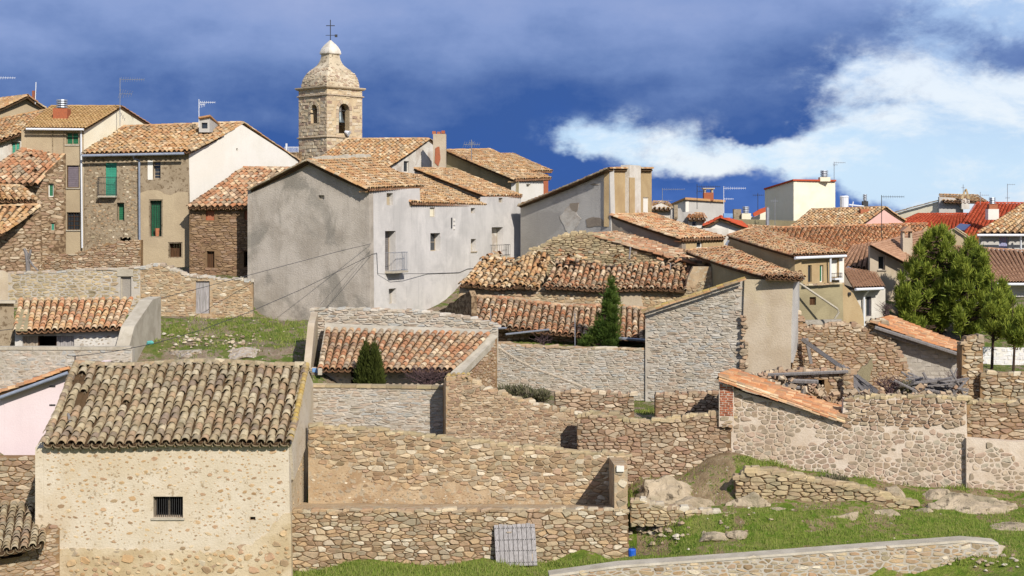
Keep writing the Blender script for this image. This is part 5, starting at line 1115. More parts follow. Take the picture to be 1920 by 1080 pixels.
vb = VP((582, 65.6), (934, 65.6)); tp = rag([(582, 582), (640, 579), (720, 581), (800, 585), (850, 592), (900, 600), (934, 612)], 8, 2, 4); wv = panel('rear_wall', vb, tp + [(934, 680), (582, 680)], 'mort_grey', h, .5); stones(vb, tp + [(934, 640), (582, 640)], wv, 'st_white', .34, .13, .05, .025, 300, (), 106); capstones(vb, tp, wv, 'st_white', .35, .08, .5, 33)
vs_ = VP((582, 60.4), (596, 65.4)); panel('left_wall', vs_, [(582, 694), (590, 606), (596, 585), (596, 700), (582, 760)], 'plast_pinkish', h, .3)
vr_ = VP((846, 59.7), (932, 64.6)); ol = [(846, 712), (932, 634), (932, 760), (846, 760)]; wv = panel('right_wall', vr_, ol, 'mort_tan', h, .3); stones(vr_, ol, wv, 'st_brown', .32, .15, .03, .03, 200, (), 107, tidy=True)
# ================================================================== long grey stone wall and tall house end
v = VP((926, 66), (1215, 65)); tp = rag([(926, 643), (1000, 650), (1100, 653), (1212, 655)], 12, 1, 4); ol = tp + [(1215, 800), (926, 780)]
lw2 = stone_wall('long grey slab wall below the dark conifer', v, ol, 'mort_grey', 'st_white', .5, w=.3, h=.10, depth=.03, gap=.02, seed=108)
capstones(v, tp, lw2, 'st_tan', .5, .07, .5, 41); tube('stone_ridge', [v.p(930, 648, .0), v.p(965, 672, .0), v.p(1000, 690, .0), v.p(1060, 712, .0), v.p(1098, 728, .0)], .05, 'st_white', lw2, 5)
h = thing('stone_end_house', 'tall house end of grey slab masonry with a pale rendered corner strip', 'house', P(1350, 770, 66))
v = VP((1210, 64.9), (1402, 64)); ol = [(1210, 587), (1396, 524), (1404, 700), (1350, 720), (1350, 800), (1210, 800)]; wv = panel('stone_wall', v, ol, 'mort_grey', h, .5); stones(v, [(1211, 590), (1396, 528), (1398, 690), (1350, 780), (1212, 780)], wv, 'st_white', .32, .115, .035, .02, 300, (), 109, tidy=True)
v3 = VP((1396, 63.9), (1487, 63.6)); ol = rag([(1396, 524), (1400, 580), (1394, 620), (1402, 660), (1396, 700)], 8, 3, 2); wv = panel('rendered_wall', v3, [(1396, 524), (1487, 527), (1484, 600), (1482, 740), (1388, 740), (1392, 640)], 'plast_pinkish', h, .4)
v4 = VP((1487.2, 63.6), (1499, 66)); panel('side_strip', v4, [(1487.2, 527), (1499, 527), (1499, 640), (1487.2, 680)], 'grey_mid', h, .3); stones(VP((1386, 63.85), (1404, 63.8)), [(1388, 590), (1402, 588), (1404, 690), (1386, 700)], wv, 'st_brown', .28, .14, .05, seed=110, nmax=80)
verge(h, P(1204, 585, 64.7), P(1397, 522, 63.8), 'yellow_lichen', r=.1); verge(h, P(1206, 588, 64.5), P(1399, 525, 63.6), 't_gold', r=.09)
roof(h, P(1436, 520, 63.2), P(1503, 523, 63.2), P(1500, 512, 67), P(1432, 514, 67), 't_hut', .25, .34, 120, seed=36, jit=2, ridge=False)
rf = MB().hexa([P(1206, 590, 65), P(1398, 527, 64.1), P(1400, 520, 72), P(1250, 580, 72), P(1206, 588, 65), P(1398, 525, 64.1), P(1400, 518, 72), P(1250, 578, 72)]).build('roof_deck', 'earth', h)
# ================================================================== right-hand houses
def gh_roof(h, *a, **k): return roof(h, *a, **k)
# low house with the diagonal gutter
h = thing('green_grey_house', 'low house with long pinkish tile roof behind the slab masonry end', 'house', P(1400, 545, 74))
v = VP((1334, 76.5), (1442, 70.6)); panel('side_wall', v, [(1334, 486), (1442, 521), (1440, 600), (1334, 600)], 'olive', h, .4)
v2 = VP((1442.2, 70.6), (1506, 72.6)); panel('front_wall', v2, [(1442.2, 523), (1506, 523), (1506, 600), (1442.2, 600)], 'olive', h, .4)
roof(h, P(1436, 520, 70.2), P(1506, 522, 72.3), P(1362, 464, 82), P(1284, 472, 80), 't_bright', .3, .34, 300, seed=41, jit=1.6)
# tan house with gutters
h = thing('tan_house', 'tan house with two narrow windows and a white gutter', 'house', P(1520, 615, 76))
v = VP((1364, 84), (1490, 76)); panel('side_wall', v, [(1364, 447), (1490, 481), (1490, 560), (1364, 500)], 'tan', h, .4)
v2 = VP((1490.2, 76), (1583, 79)); hs = [(1515, 497, 1522, 529), (1537, 497, 1544, 529), (1558, 487, 1572, 520)]
panel('front_wall', v2, [(1490.2, 482), (1583, 479), (1583, 545), (1490.2, 545)], 'tan', h, .4, hs)
window(v2, hs[0], h, 'glass', frame='iron', depth=.1); window(v2, hs[1], h, 'shutter', 'green', 'white', .1); window(v2, hs[2], h, 'solid', 'white', 'white', .1, name='door')
vbox(v2, MB(), *v2.rect((1573, 483, 1582, 530)), 0, .02).build('limewash_strip', 'white', h)
balcony(v2, (1558, 512, 1572, 521), h, 'whitepvc', 'iron', .25, 5)
roof(h, P(1489, 480, 75.6), P(1586, 476, 78.8), P(1412, 428, 90), P(1366, 443, 84), 't_bright', .3, .34, 300, seed=42, jit=1.7)
gutter(h, P(1491, 484, 75.4), P(1586, 480, 78.6), 'whitepvc', .08, down=[P(1557, 483, 77.7), P(1557, 528, 77.8)])
tube('side_gutter', [P(1366, 452, 83.2), P(1362, 458, 82.6), P(1364, 466, 82.2), P(1400, 482, 79.6), P(1500, 519, 74.8), P(1508, 523, 74.6)], .07, 'galv', h, 8)
lowv = VP((1497, 71), (1580, 72)); hs = [(1518, 557, 1530, 572)]
panel('lower_wall', lowv, [(1497, 536), (1580, 533), (1582, 640), (1497, 640)], 'olive', h, .4, hs); window(lowv, hs[0], h, 'planks', 'wooddark', 'wooddark', .12)
vbs = VP((1510, 70.93), (1578, 71.7)); wv = panel('block_base', vbs, [(1510, 600), (1578, 598), (1578, 630), (1510, 630)], 'blockgrey', h, .05); stones(vbs, [(1510, 602), (1578, 600), (1578, 628), (1510, 628)], wv, 'block', .42, .2, .01, .008, 60, (), 111, 'block', jit=.01)
verge(h, P(1508, 536, 70.9), P(1578, 533, 71.8), 't_old', r=.09, n=9)
tube('diagonal_gutter', [P(1499, 531, 70.4), P(1570, 579, 70.4), P(1573, 586, 70.4), P(1565, 598, 70.4)], .055, 'cement', h, 8)
lowr = VP((1580.2, 72), (1620, 73.5)); panel('buttress_wall', lowr, [(1580.2, 533), (1600, 550), (1616, 580), (1620, 600), (1620, 640), (1580.2, 640)], 'tan', h, .4)
MB().tube([lowr.p(1590, 551, .02), lowr.p(1591, 551, .14)], .09, 7).build('flue_hole', 'iron', h)
# small brown-roofed extension and the dormer-gabled house
h = thing('brown_extension', 'low extension with brown flat tiles and a white drainpipe', 'house', P(1628, 615, 79))
roof(h, P(1603, 541, 77), P(1656, 539, 78.6), P(1640, 512, 84), P(1580, 502, 83), 't_brown', .25, .3, 250, 't_brown', 43, .3, 0, .02, False)
v = VP((1600, 78), (1660, 79.4)); hs = [(1624, 556, 1634, 593)]; panel('wall', v, [(1600, 544), (1660, 541), (1660, 640), (1600, 640)], 'white_worn', h, .3, hs); window(v, hs[0], h, 'glass', frame='mauve', depth=.1, bars=4)
gutter(h, P(1604, 543, 76.8), P(1656, 541, 78.4), 'whitepvc', .08, down=[P(1628, 545, 77.8), P(1620, 556, 78.2), P(1620, 620, 78.3)])
h = thing('dormer_gable_house', 'grey rendered house with a small upper window and brown tile roof', 'house', P(1660, 610, 86))
v = VP((1631, 85), (1720, 85)); hs = [(1647, 480, 1660, 506)]; panel('gable_wall', v, [(1631, 461), (1646, 464), (1720, 502), (1720, 620), (1631, 620)], 'plast_pinkish', h, .4, hs); window(v, hs[0], h, 'glass', frame='white_worn', depth=.25, sill='brown_grey')
roof(h, P(1722, 504, 84.6), P(1790, 500, 91), P(1752, 428, 97), P(1632, 459, 84.6), 't_brown', .25, .3, 300, 't_brown', 44, .3, 0, .02, False)
verge(h, P(1722, 505, 84.4), P(1631, 459, 84.4), 't_brown', r=.09)
roof(h, P(1570, 502, 86.2), P(1640, 503, 86.2), P(1640, 455, 91), P(1600, 462, 91), 't_brown', .25, .3, 300, 't_brown', 45, .3, 0, .02, False)
panel('side_wall', VP((1572, 86.4), (1640, 86.4)), [(1572, 503), (1640, 504), (1640, 560), (1572, 560)], 'brown_grey', h, .3)
MB().hexa([P(1584, 507, 83), P(1652, 538, 82), P(1654, 534, 84), P(1590, 503, 85), P(1584, 503, 83), P(1652, 534, 82), P(1654, 530, 84), P(1590, 499, 85)]).build('flashing', 'galv', h)
chimney(h, 1693, 1711, 446, 485, 86.5, 'plast_pinkish', .6, 'gable', top='t_brown')
# big orange roof and the salmon gable behind it
h = thing('orange_roof_house', 'wide rust-orange tile roof behind the tan house', 'house', P(1600, 490, 97))
roof(h, P(1440, 486, 91), P(1668, 486, 91), P(1738, 420, 101), P(1456, 428, 101), 't_rust', .3, .34, 300, seed=46, jit=1.5)
backing(h, [(P(1440, 0, 91).x, 91.3, 12, P(0, 488, 91).z), (P(1668, 0, 91).x, 91.3, 12, P(0, 488, 91).z), (P(1738, 0, 101).x, 101, 12, P(0, 424, 101).z), (P(1456, 0, 101).x, 101, 12, P(0, 430, 101).z)], 'tan')
h = thing('salmon_house', 'salmon pink gable with rusty tile roof and brick chimney', 'house', P(1630, 430, 108))
v = VP((1606, 106), (1695, 108)); panel('gable_wall', v, [(1606, 425), (1658, 391), (1695, 413), (1695, 460), (1606, 460)], 'pink', h, .4)
roof(h, P(1480, 428, 106), P(1607, 425, 105.6), P(1659, 389, 107), P(1522, 394, 111), 't_gold', .3, .34, 300, seed=47, jit=1.5)
roof(h, P(1697, 415, 108), P(1610, 412, 113), P(1522, 394, 111.1), P(1659, 389, 107.1), 't_gold', .3, .4, 0, seed=48, ridge=False); chimney(h, 1614, 1630, 392, 408, 107, 'brick', .6)
antenna(1653, 366, 446, 92, [(369, 1653, 1695, .12)], 'aerial with a bulb joint rising in front of the salmon gable', 'iron')
# cream block with louvred chimney
h = thing('cream_block', 'tall plain cream block with red roof edge and louvred metal chimney', 'house', P(1500, 420, 114))
v = VP((1434, 116), (1488, 112)); panel('side_wall', v, [(1434, 355), (1488, 338), (1488, 470), (1434, 470)], 'cream', h, .3); v2 = VP((1488.2, 112), (1566, 114)); panel('front_wall', v2, [(1488.2, 338), (1566, 339), (1566, 470), (1488.2, 470)], 'cream', h, .3)
MB().hexa([P(1432, 356, 116), P(1487, 339, 111.8), P(1568, 340, 113.8), P(1510, 356, 122), P(1432, 353, 116), P(1487, 336, 111.8), P(1568, 337, 113.8), P(1510, 353, 122)]).build('roof', 't_red', h)
chimney(h, 1538, 1557, 332, 340, 113, 'cream', .8, 'louvre', top='galv')
antenna(1564, 303, 338, 113.5, [(305, 1564, 1585, .1), (309, 1562, 1570, .12)], 'aerial at the right corner of the cream block')
h = thing('cream_annex', 'long low cream annex wall left of the cream block', 'house', P(1430, 428, 110)); v = VP((1364, 109), (1490, 107)); panel('wall', v, [(1364, 410), (1490, 414), (1490, 470), (1364, 470)], 'olive', h, .3); panel('upper_wall', VP((1375, 112), (1440, 112)), [(1392, 403), (1415, 407), (1436, 394), (1440, 415), (1375, 415)], 'cream', h, .3)
panel('red_gable', VP((1412, 111), (1438, 111)), [(1412, 400), (1425, 392), (1438, 388), (1438, 396), (1414, 406)], 't_red', h, .3); chimney(h, 1391, 1408, 400, 412, 110.5, 'cream', .6, 'louvre', top='galv'); chimney(h, 1376, 1390, 392, 412, 110.8, 'taupe', .6)
tube('flue_pipe', [P(1439, 428, 104), P(1439, 389, 104)], .13, 'galv', h, 8)
antenna(1421, 362, 395, 111, [(366, 1412, 1432, .1)], 'short dark aerial above the red gable end', 'iron'); antenna(1453, 370, 425, 106, [(377, 1446, 1458, .12)], 'aerial standing before the cream block wall')
wt = thing('water_tank', 'white water tank on the roof right of the cream block', 'tank', P(1583, 392, 112)); MB().tube([P(1583, 393, 112), P(1583, 370, 112)], .33, 12).build('tank', 'whitepvc', wt); MB().tube([P(1583, 370, 112), P(1583, 367, 112)], [.36, .3], 12).build('lid', 'whitepvc', wt)
pf = thing('roof_vent', 'white pipe frame and dark vent on the roof behind the rusty tiles', 'vent', P(1610, 392, 112)); tube('pipe', [P(1592, 384, 112), P(1620, 387, 112)], .06, 'whitepvc', pf); tube('pipe', [P(1597, 392, 112), P(1600, 378, 112)], .05, 'whitepvc', pf); chimney(pf, 1618, 1628, 377, 392, 112, 'iron', .4, 'louvre')
# flat-topped grey houses in the gap
h = thing('grey_block', 'pale grey block with brick chimney and several aerials', 'house', P(1310, 430, 112))
v = VP((1252, 114), (1285, 111)); panel('side_wall', v, [(1252, 388), (1285, 373), (1285, 440), (1252, 440)], 'white', h, .3); v2 = VP((1285.2, 111), (1358, 113)); panel('front_wall', v2, [(1285.2, 374), (1358, 379), (1358, 440), (1285.2, 440)], 'grey_mid', h, .3)
MB().hexa([P(1250, 388, 114), P(1285, 374, 110.7), P(1360, 379, 112.8), P(1330, 386, 118), P(1250, 385, 114), P(1285, 370, 110.7), P(1360, 375, 112.8), P(1330, 382, 118)]).build('roof', 't_gold', h); chimney(h, 1320, 1338, 361, 376, 112, 'brick', .7, 'slab', top='plast_pinkish')
antenna(1242, 353, 400, 108, [(355, 1242, 1283, .12), (376, 1240, 1262, .08)], 'aerial just right of the tan chimney wall'); antenna(1307, 345, 392, 108, [(350, 1307, 1350, .14), (359, 1307, 1325, -.15)], 'aerial with two booms on the pale grey block', 'iron'); antenna(1357, 349, 440, 107, [(353, 1357, 1398, .14), (373, 1358, 1375, .1)], 'tall white aerial right of the pale grey block', 'whitepvc')
h = thing('whitewashed_sheds', 'row of small whitewashed sheds between the low wing and the annex', 'shed', P(1300, 440, 104))
v = VP((1220, 104), (1262, 104)); panel('wall', v, [(1220, 388), (1240, 381), (1262, 391), (1262, 450), (1220, 450)], 'white_worn', h, .3); roof(h, P(1219, 392, 103.6), P(1262, 393, 103.6), P(1252, 380, 107), P(1225, 379, 107), 't_gold', .3, .34, 40, seed=49)
panel('wall', VP((1258, 102), (1302, 102)), [(1258, 393), (1276, 390), (1280, 398), (1302, 396), (1302, 450), (1258, 450)], 'grey_mid', h, .3); chimney(h, 1264, 1271, 384, 410, 101.8, 'taupe', .3)
v = VP((1292, 100), (1323, 100)); hs = [(1297, 414, 1306, 424)]; panel('wall', v, [(1292, 410), (1323, 410), (1323, 450), (1292, 450)], 'white', h, .3, hs); window(v, hs[0], h, 'glass', frame='whitepvc', depth=.08); roof(h, P(1290, 411, 99.6), P(1324, 411, 99.6), P(1318, 401, 103), P(1294, 401, 103), 't_rust', .3, .34, 40, seed=50)
v = VP((1322, 98), (1405, 98)); panel('gable_wall', v, [(1322, 425), (1350, 411), (1405, 432), (1405, 460), (1322, 460)], 'white', h, .3); roof(h, P(1320, 424, 97.7), P(1326, 420, 104), P(1352, 407, 104), P(1350, 409, 97.7), 't_red', .3, .34, 20, seed=51); roof(h, P(1390, 418, 104), P(1400, 428, 97.7), P(1350, 409, 97.6), P(1352, 407, 104), 't_red', .3, .34, 30, seed=52, ridge=False)
panel('wall', VP((1318, 94), (1366, 94)), [(1318, 428), (1366, 428), (1366, 470), (1318, 470)], 'white_worn', h, .3); panel('blue_box', VP((1357, 97.5), (1374, 97.5)), [(1357, 400), (1374, 400), (1374, 408), (1357, 408)], 'bluepaint', h, .3)
roof(h, P(1395, 446, 91), P(1470, 460, 91), P(1480, 428, 104), P(1400, 424, 104), 't_bright', .3, .34, 120, seed=53, jit=1.5)
# red roofed house
h = thing('red_roof_house', 'house with a new red tile roof, skylight panel and white chimney', 'house', P(1800, 450, 116))
roof(h, P(1660, 430, 112), P(1838, 450, 111), P(1822, 402, 119), P(1722, 402, 119), 't_red', .3, .34, 300, 't_red', 54, .3, 0, .01)
roof(h, P(1785, 452, 110), P(1900, 470, 108), P(1930, 382, 121), P(1832, 381, 121), 't_red', .3, .34, 300, 't_red', 55, .3, 0, .01)
sp_ = MB(); sp_.hexa([P(1788, 431, 111.6), P(1808, 434, 111.4), P(1820, 423, 113.4), P(1800, 421, 113.6), P(1788, 429, 111.5), P(1808, 432, 111.3), P(1820, 421, 113.3), P(1800, 419, 113.5)]); sp_.build('solar_panel', 'solar', h)
ck = chimney(h, 1853, 1873, 392, 412, 112, 'white', .7); chimney(h, 1855, 1871, 383, 392, 112.1, 'brick', .6, 'louvre', top='galv')
h = thing('stair_house', 'cream gable and bare cement block with a pointed chimney at the right skyline', 'house', P(1750, 412, 124)); panel('gable_wall', VP((1676, 124), (1762, 122)), [(1676, 400), (1762, 377), (1762, 430), (1676, 430)], 'cream', h, .3); verge(h, P(1674, 400, 123.8), P(1762, 376, 121.8), 't_old', r=.1)
panel('block_wall', VP((1761, 121.6), (1806, 121.6)), [(1761, 369), (1790, 371), (1796, 378), (1806, 378), (1806, 430), (1761, 430)], 'grey_mid', h, .3); roof(h, P(1770, 378, 121), P(1850, 380, 121), P(1830, 367, 126), P(1762, 366, 126), 't_gold', .3, .34, 60, seed=56)
ck = chimney(h, 1803, 1818, 372, 392, 121, 'white_worn', .6); k_ = MB(); k_.hexa([P(1801, 373, 120.9), P(1806, 373, 120.9), P(1806, 373, 121.6), P(1801, 373, 121.6), P(1809, 355, 120.9), P(1812, 355, 120.9), P(1812, 355, 121.6), P(1809, 355, 121.6)]); k_.hexa([P(1814, 373, 120.9), P(1819, 373, 120.9), P(1819, 373, 121.6), P(1814, 373, 121.6), P(1810, 354, 120.8), P(1813, 354, 120.8), P(1813, 354, 121.7), P(1810, 354, 121.7)]); k_.build('pointed_cap', 'st_grey', ck)
antenna(1806, 346, 372, 121.5, [(352, 1803, 1809, .05)], 'thin rod aerial behind the pointed chimney'); antenna(1838, 360, 384, 119, [(366, 1838, 1854, .1)], 'small aerial above the red roof ridge'); antenna(1889, 345, 382, 117, [(346, 1889, 1903, .1), (371, 1885, 1893, .1)], 'aerial near the right edge above the red roof')
# right edge house
h = thing('edge_house', 'grey house with speckled tile roof and lilac shutter at the right edge', 'house', P(1890, 480, 100))
roof(h, P(1833, 438, 98.4), P(1990, 438, 98.4), P(1990, 380, 104), P(1926, 380, 104), 't_gold', .34, .36, 300, seed=57, jit=.8)
v = VP((1838, 99), (1990, 99)); hs = [(1873, 443, 1891, 471)]; panel('wall', v, [(1838, 440), (1990, 440), (1990, 510), (1838, 510)], 'grey_mid', h, .35, hs); window(v, hs[0], h, 'planks', 'lilac', 'white', .1); gutter(h, P(1832, 441, 98), P(1990, 441, 98), 'whitepvc', .09, down=[P(1914, 442, 98.3), P(1914, 480, 98.6)])
h = thing('brown_roof_house', 'white walled house with a broad brown tile roof behind the pines', 'house', P(1890, 600, 92))
roof(h, P(1850, 530, 90), P(1990, 530, 90), P(1990, 476, 97), P(1780, 462, 97), 't_brown', .26, .3, 300, 't_brown', 58, .3, 0, .02, True)
panel('wall', VP((1780, 91), (1990, 91)), [(1780, 530), (1990, 532), (1990, 640), (1780, 640)], 'white', h, .3); gutter(h, P(1870, 533, 89.8), P(1990, 533, 89.8), 'whitepvc', .09)
h = thing('beige_gable', 'beige gable half hidden behind the pine crown', 'house', P(1800, 520, 101)); panel('wall', VP((1700, 101), (1850, 101)), [(1700, 455), (1750, 442), (1790, 428), (1850, 468), (1850, 560), (1700, 560)], 'beige', h, .3); verge(h, P(1852, 470, 100.8), P(1790, 427, 100.8), 't_old', r=.1)
# ================================================================== ruins on the right
v = VP((1477, 65.6), (1706, 65.6)); tp = rag([(1477, 580), (1490, 582), (1500, 596), (1513, 618), (1545, 612), (1582, 605), (1610, 614), (1622, 617), (1633, 604), (1655, 600), (1672, 640), (1688, 668), (1704, 704)], 7, 3, 3); ol = tp + [(1706, 800), (1477, 800)]
rw = stone_wall('high ragged ruin wall of brown rubble with fallen beams leaning on it', v, ol, 'mort_tan', 'st_brown', .5, w=.3, h=.145, depth=.06, gap=.015, seed=121)
capstones(v, tp, rw, 'st_brown', .3, .12, .5, 51)
h = thing('block_shed', 'concrete block shed with a slanting rusty tile roof', 'shed', P(1745, 705, 67))
v = VP((1674, 66), (1808, 66)); ol = [(1674, 622), (1690, 626), (1808, 664), (1808, 790), (1674, 790)]; wv = panel('wall', v, ol, 'blockgrey', h, .25); stones(v, [(1684, 632), (1806, 670), (1806, 712), (1684, 712)], wv, 'block', .42, .2, .008, .006, 200, (), 122, 'block', jit=.01, tidy=True)
roof(h, P(1810, 664, 65.4), P(1812, 650, 70), P(1668, 594, 70), P(1630, 604, 65.4), 't_rust', .28, .34, 300, seed=59, jit=1, ridge=False); 
tube('edge_beam', [P(1640, 614, 65.3), P(1808, 668, 65.3)], .09, 'beam', h, 6); tube('edge_beam', [P(1638, 620, 65.6), P(1720, 646, 65.6)], .08, 'beam', h, 6)
v = VP((1804, 60), (1844, 60)); tp = rag([(1804, 650), (1812, 640), (1822, 636), (1834, 634), (1842, 640)], 5, 3, 3); pi = stone_wall('broken stone pillar left of the white block wall', v, tp + [(1846, 780), (1802, 780)], 'mort_tan', 'st_tan', .7, name='stone_pillar', cat='pillar', w=.3, h=.15, depth=.07, seed=123); capstones(v, tp, pi, 'st_tan', .25, .12, .6, 52)
v = VP((1836, 75), (1990, 75)); wv = panel('block_wall', v, [(1836, 651), (1990, 654), (1990, 720), (1836, 720)], 'white', None, .25, label='white painted block wall behind the thin pine trunks', cat='wall', kind='thing'); stones(v, [(1837, 653), (1985, 656), (1985, 712), (1837, 712)], wv, 'block_white', .42, .2, .01, .008, 200, (), 124, 'block', jit=.01)
v = VP((1838, 59.6), (1990, 59)); tp = rag([(1838, 706), (1860, 700), (1890, 703), (1920, 700), (1990, 700)], 9, 3, 5); sw_ = stone_wall('low tan stone wall at the right edge in front of the white block wall', v, tp + [(1990, 800), (1838, 800)], 'mort_tan', 'st_tan', .5, w=.34, h=.16, depth=.08, seed=125); capstones(v, tp, sw_, 'st_tan', .36, .1, .5, 53)
# front rubble wall, pinkish mortar
v = VP((1371, 54.6), (1816, 53.4)); tp = [(1371, 726), (1400, 738), (1480, 760), (1579, 788)] + rag([(1582, 748), (1650, 746), (1720, 744), (1812, 748)], 9, 2.5, 6); ol = tp + [(1816, 950), (1371, 925)]
pk = panel('stone_wall', v, ol, 'mort_pale', None, .6, label='pinkish mortared rubble wall with a sloping tile verge', cat='wall', kind='thing')
stones(v, [(1580, 748), (1812, 748), (1812, 806), (1740, 800), (1700, 806), (1640, 796), (1582, 800)], pk, 'st_brown', .3, .15, .06, .014, 240, (), 126)
sprinkle(v, [(1374, 735), (1480, 768), (1576, 795), (1640, 802), (1810, 812), (1812, 925), (1600, 905), (1430, 880), (1374, 868)], pk, 'st_pink', 50, (.1, .3), .02, (), 127, 50, asp=.8)
stones(v, [(1374, 735), (1480, 768), (1576, 795), (1640, 802), (1810, 812), (1812, 935), (1600, 920), (1430, 900), (1374, 880)], pk, 'st_pink', .24, .165, .03, .02, 300, (), 227, jit=.5, cover=.70)
capstones(v, tp[4:], pk, 'st_grey', .32, .1, .5, 54)
vbp = VP((1348, 54.5), (1376, 54.4)); bp = panel('brick_pier', vbp, [(1348, 718), (1376, 724), (1376, 800), (1348, 800)], 'mort_pale', None, .6, label='red brick pier at the upper end of the tile verge', cat='pier', kind='thing')
stones(vbp, [(1349, 720), (1375, 726), (1375, 780), (1349, 780)], bp, 'brick', .24, .085, .02, .008, 200, (), 128, 'brick', jit=.02); stones(vbp, [(1349, 780), (1375, 780), (1375, 800), (1349, 800)], bp, 'st_tan', .3, .15, .03, seed=129)
vpr = thing('tile_verge', 'sloping remnant of orange roof tiles along the pinkish rubble wall', 'roof', P(1465, 745, 55)); vpr['kind'] = 'thing'
roof(vpr, P(1584, 784, 54.0), P(1590, 772, 55.6), P(1372, 694, 56.4), P(1346, 704, 54.4), 't_rust', .26, .34, 300, seed=60, jit=1.6, ridge=False); 
for q in range(3): verge(vpr, P(1582, 787 + q * 3.4, 53.95 - q * .02), P(1348, 707 + q * 4, 54.3 - q * .02), 't_bright' if q % 2 else 't_hut', r=.085, name='verge_tile')
# collapsed interior
h = thing('collapsed_room', 'collapsed stone room with dark void and loose boards behind the tile verge', 'ruin', P(1520, 760, 58))
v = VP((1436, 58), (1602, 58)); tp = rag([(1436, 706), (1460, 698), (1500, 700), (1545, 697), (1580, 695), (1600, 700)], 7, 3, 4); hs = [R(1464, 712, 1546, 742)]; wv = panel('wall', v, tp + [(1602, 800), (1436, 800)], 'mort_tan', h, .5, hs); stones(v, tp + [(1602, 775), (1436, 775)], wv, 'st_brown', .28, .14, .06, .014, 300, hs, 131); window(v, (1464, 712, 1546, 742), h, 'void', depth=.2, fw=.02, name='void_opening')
capstones(v, tp, wv, 'st_brown', .28, .14, .5, 55)
for (a, b, r_) in (((1478, 714, 57.6), (1534, 716, 57.6), .09), ((1468, 724, 57.5), (1500, 727, 57.5), .07), ((1440, 703, 57.8), (1590, 697, 57.8), .07), ((1505, 742, 57.7), (1507, 714, 57.9), .08)): tube('board', [P(*a), P(*b)], r_, 'beam', h, 5)
for q in range(14): x = 1450 + q * 10; verge(h, P(x, 704 - (q % 3), 57.9), P(x + 5, 697, 59), 't_hut', r=.1, n=3, name='loose_tile')
stones(VP((1578, 57.7), (1602, 57.5)), [(1580, 700), (1601, 700), (1601, 752), (1580, 752)], wv, 'st_tan', .3, .15, .05, seed=132)
bs = thing('fallen_beams', 'long silvered roof beams leaning diagonally across the ruin', 'beams', P(1620, 742, 59.5))
for (a, b, r_) in (((1505, 637, 65), (1652, 741, 58.2), .085), ((1548, 668, 63), (1640, 742, 58.3), .06), ((1580, 686, 61), (1628, 744, 58.1), .06), ((1588, 690, 60.2), (1660, 745, 58.4), .065), ((1596, 716, 59.2), (1616, 742, 58), .05), ((1572, 690, 60.4), (1634, 748, 58.2), .05), ((1600, 700, 60), (1646, 746, 58.5), .045), ((1512, 634, 65.1), (1521, 682, 65), .07)):
    A_, B_ = P(*a), P(*b); t_ = (B_ - A_).normalized(); s_ = t_.cross(Vector((0, -1, 0))).normalized(); MB().box((A_ + B_) / 2, (B_ - A_).length / 2, r_ * .8, r_, t_, s_.cross(t_), s_).build('beam', 'beam', bs)
h = thing('plaster_stub', 'jagged stub of pale yellow plastered wall beside the beams', 'wall', P(1622, 720, 60.5)); h['kind'] = 'thing'; panel('wall', VP((1600, 60.6), (1640, 60.4)), rag([(1600, 700), (1612, 694), (1622, 686), (1630, 676), (1636, 670), (1637, 690), (1628, 716), (1622, 740)], 6, 2, 2) + [(1600, 760)], 'olive', h, .3)
wp = thing('wood_pile', 'heap of silvered poles and branches inside the ruin walls', 'wood pile', P(1745, 745, 59)); g = random.Random(9)
for q in range(70):
    x, y = g.uniform(1690, 1800), g.uniform(712, 746); l = g.uniform(12, 42); a = g.gauss(0, .35) if g.random() < .75 else g.uniform(-1.3, 1.3); dd = g.uniform(58.3, 59.8); tube('branch', [P(x - l * math.cos(a), y - l * math.sin(a), dd), P(x + l * math.cos(a) * .2, y, dd - .1), P(x + l * math.cos(a), y + l * math.sin(a) * .8, dd + g.uniform(-.4, .4))], [g.uniform(.03, .055)] * 3, 'beam', wp, 5)
rub = MB(); g = random.Random(19)
for q in range(420):
    x = g.uniform(1400, 1800); y = g.gauss(748, 9) if x > 1580 else 700 + (x - 1400) * .2 + g.uniform(-6, 26); dd = g.uniform(56.2, 59.5); s_ = g.uniform(.04, .16); a = Vector((g.gauss(0, 1), g.gauss(0, 1), g.gauss(0, .5))).normalized(); b = a.orthogonal().normalized(); rub.box(P(x, y, dd), s_, s_ * g.uniform(.4, .8), s_ * g.uniform(.25, .6), a, b, a.cross(b))
rub.build('rubble', 'st_brown', None, kind='stuff', label='broken stones and tile fragments strewn over the collapsed room', cat='rubble')
bt_ = MB()
for q in range(160):
    x = g.uniform(1370, 1600); y = 704 + (x - 1370) * .3 + g.uniform(-4, 18); s_ = g.uniform(.06, .14); a = Vector((g.gauss(0, 1), g.gauss(0, 1), g.gauss(0, .4))).normalized(); b = a.orthogonal().normalized(); bt_.box(P(x, y, g.uniform(55.2, 57)), s_, s_ * .6, .012, a, b, a.cross(b))
bt_.build('broken_tiles', 't_rust', None, kind='stuff', label='shards of orange roof tile heaped behind the tile verge', cat='rubble')
patch('ruin_floor', 'earth floor inside the ruined walls', [(1400, 792, 54.9), (1850, 775, 54), (1840, 738, 66), (1480, 736, 65.4)], 'ochre', 8, .05)
v = VP((1812, 53.7), (1990, 53.3)); tp = rag([(1812, 757), (1850, 754), (1900, 756), (1990, 752)], 10, 2.5, 7); wv = stone_wall('brown stone wall at the right edge above the cream mortared footing', v, tp + [(1990, 830), (1812, 824)], 'mort_tan', 'st_brown', .5, w=.34, h=.15, depth=.06, seed=133); capstones(v, tp, wv, 'st_grey', .32, .1, .5, 56)
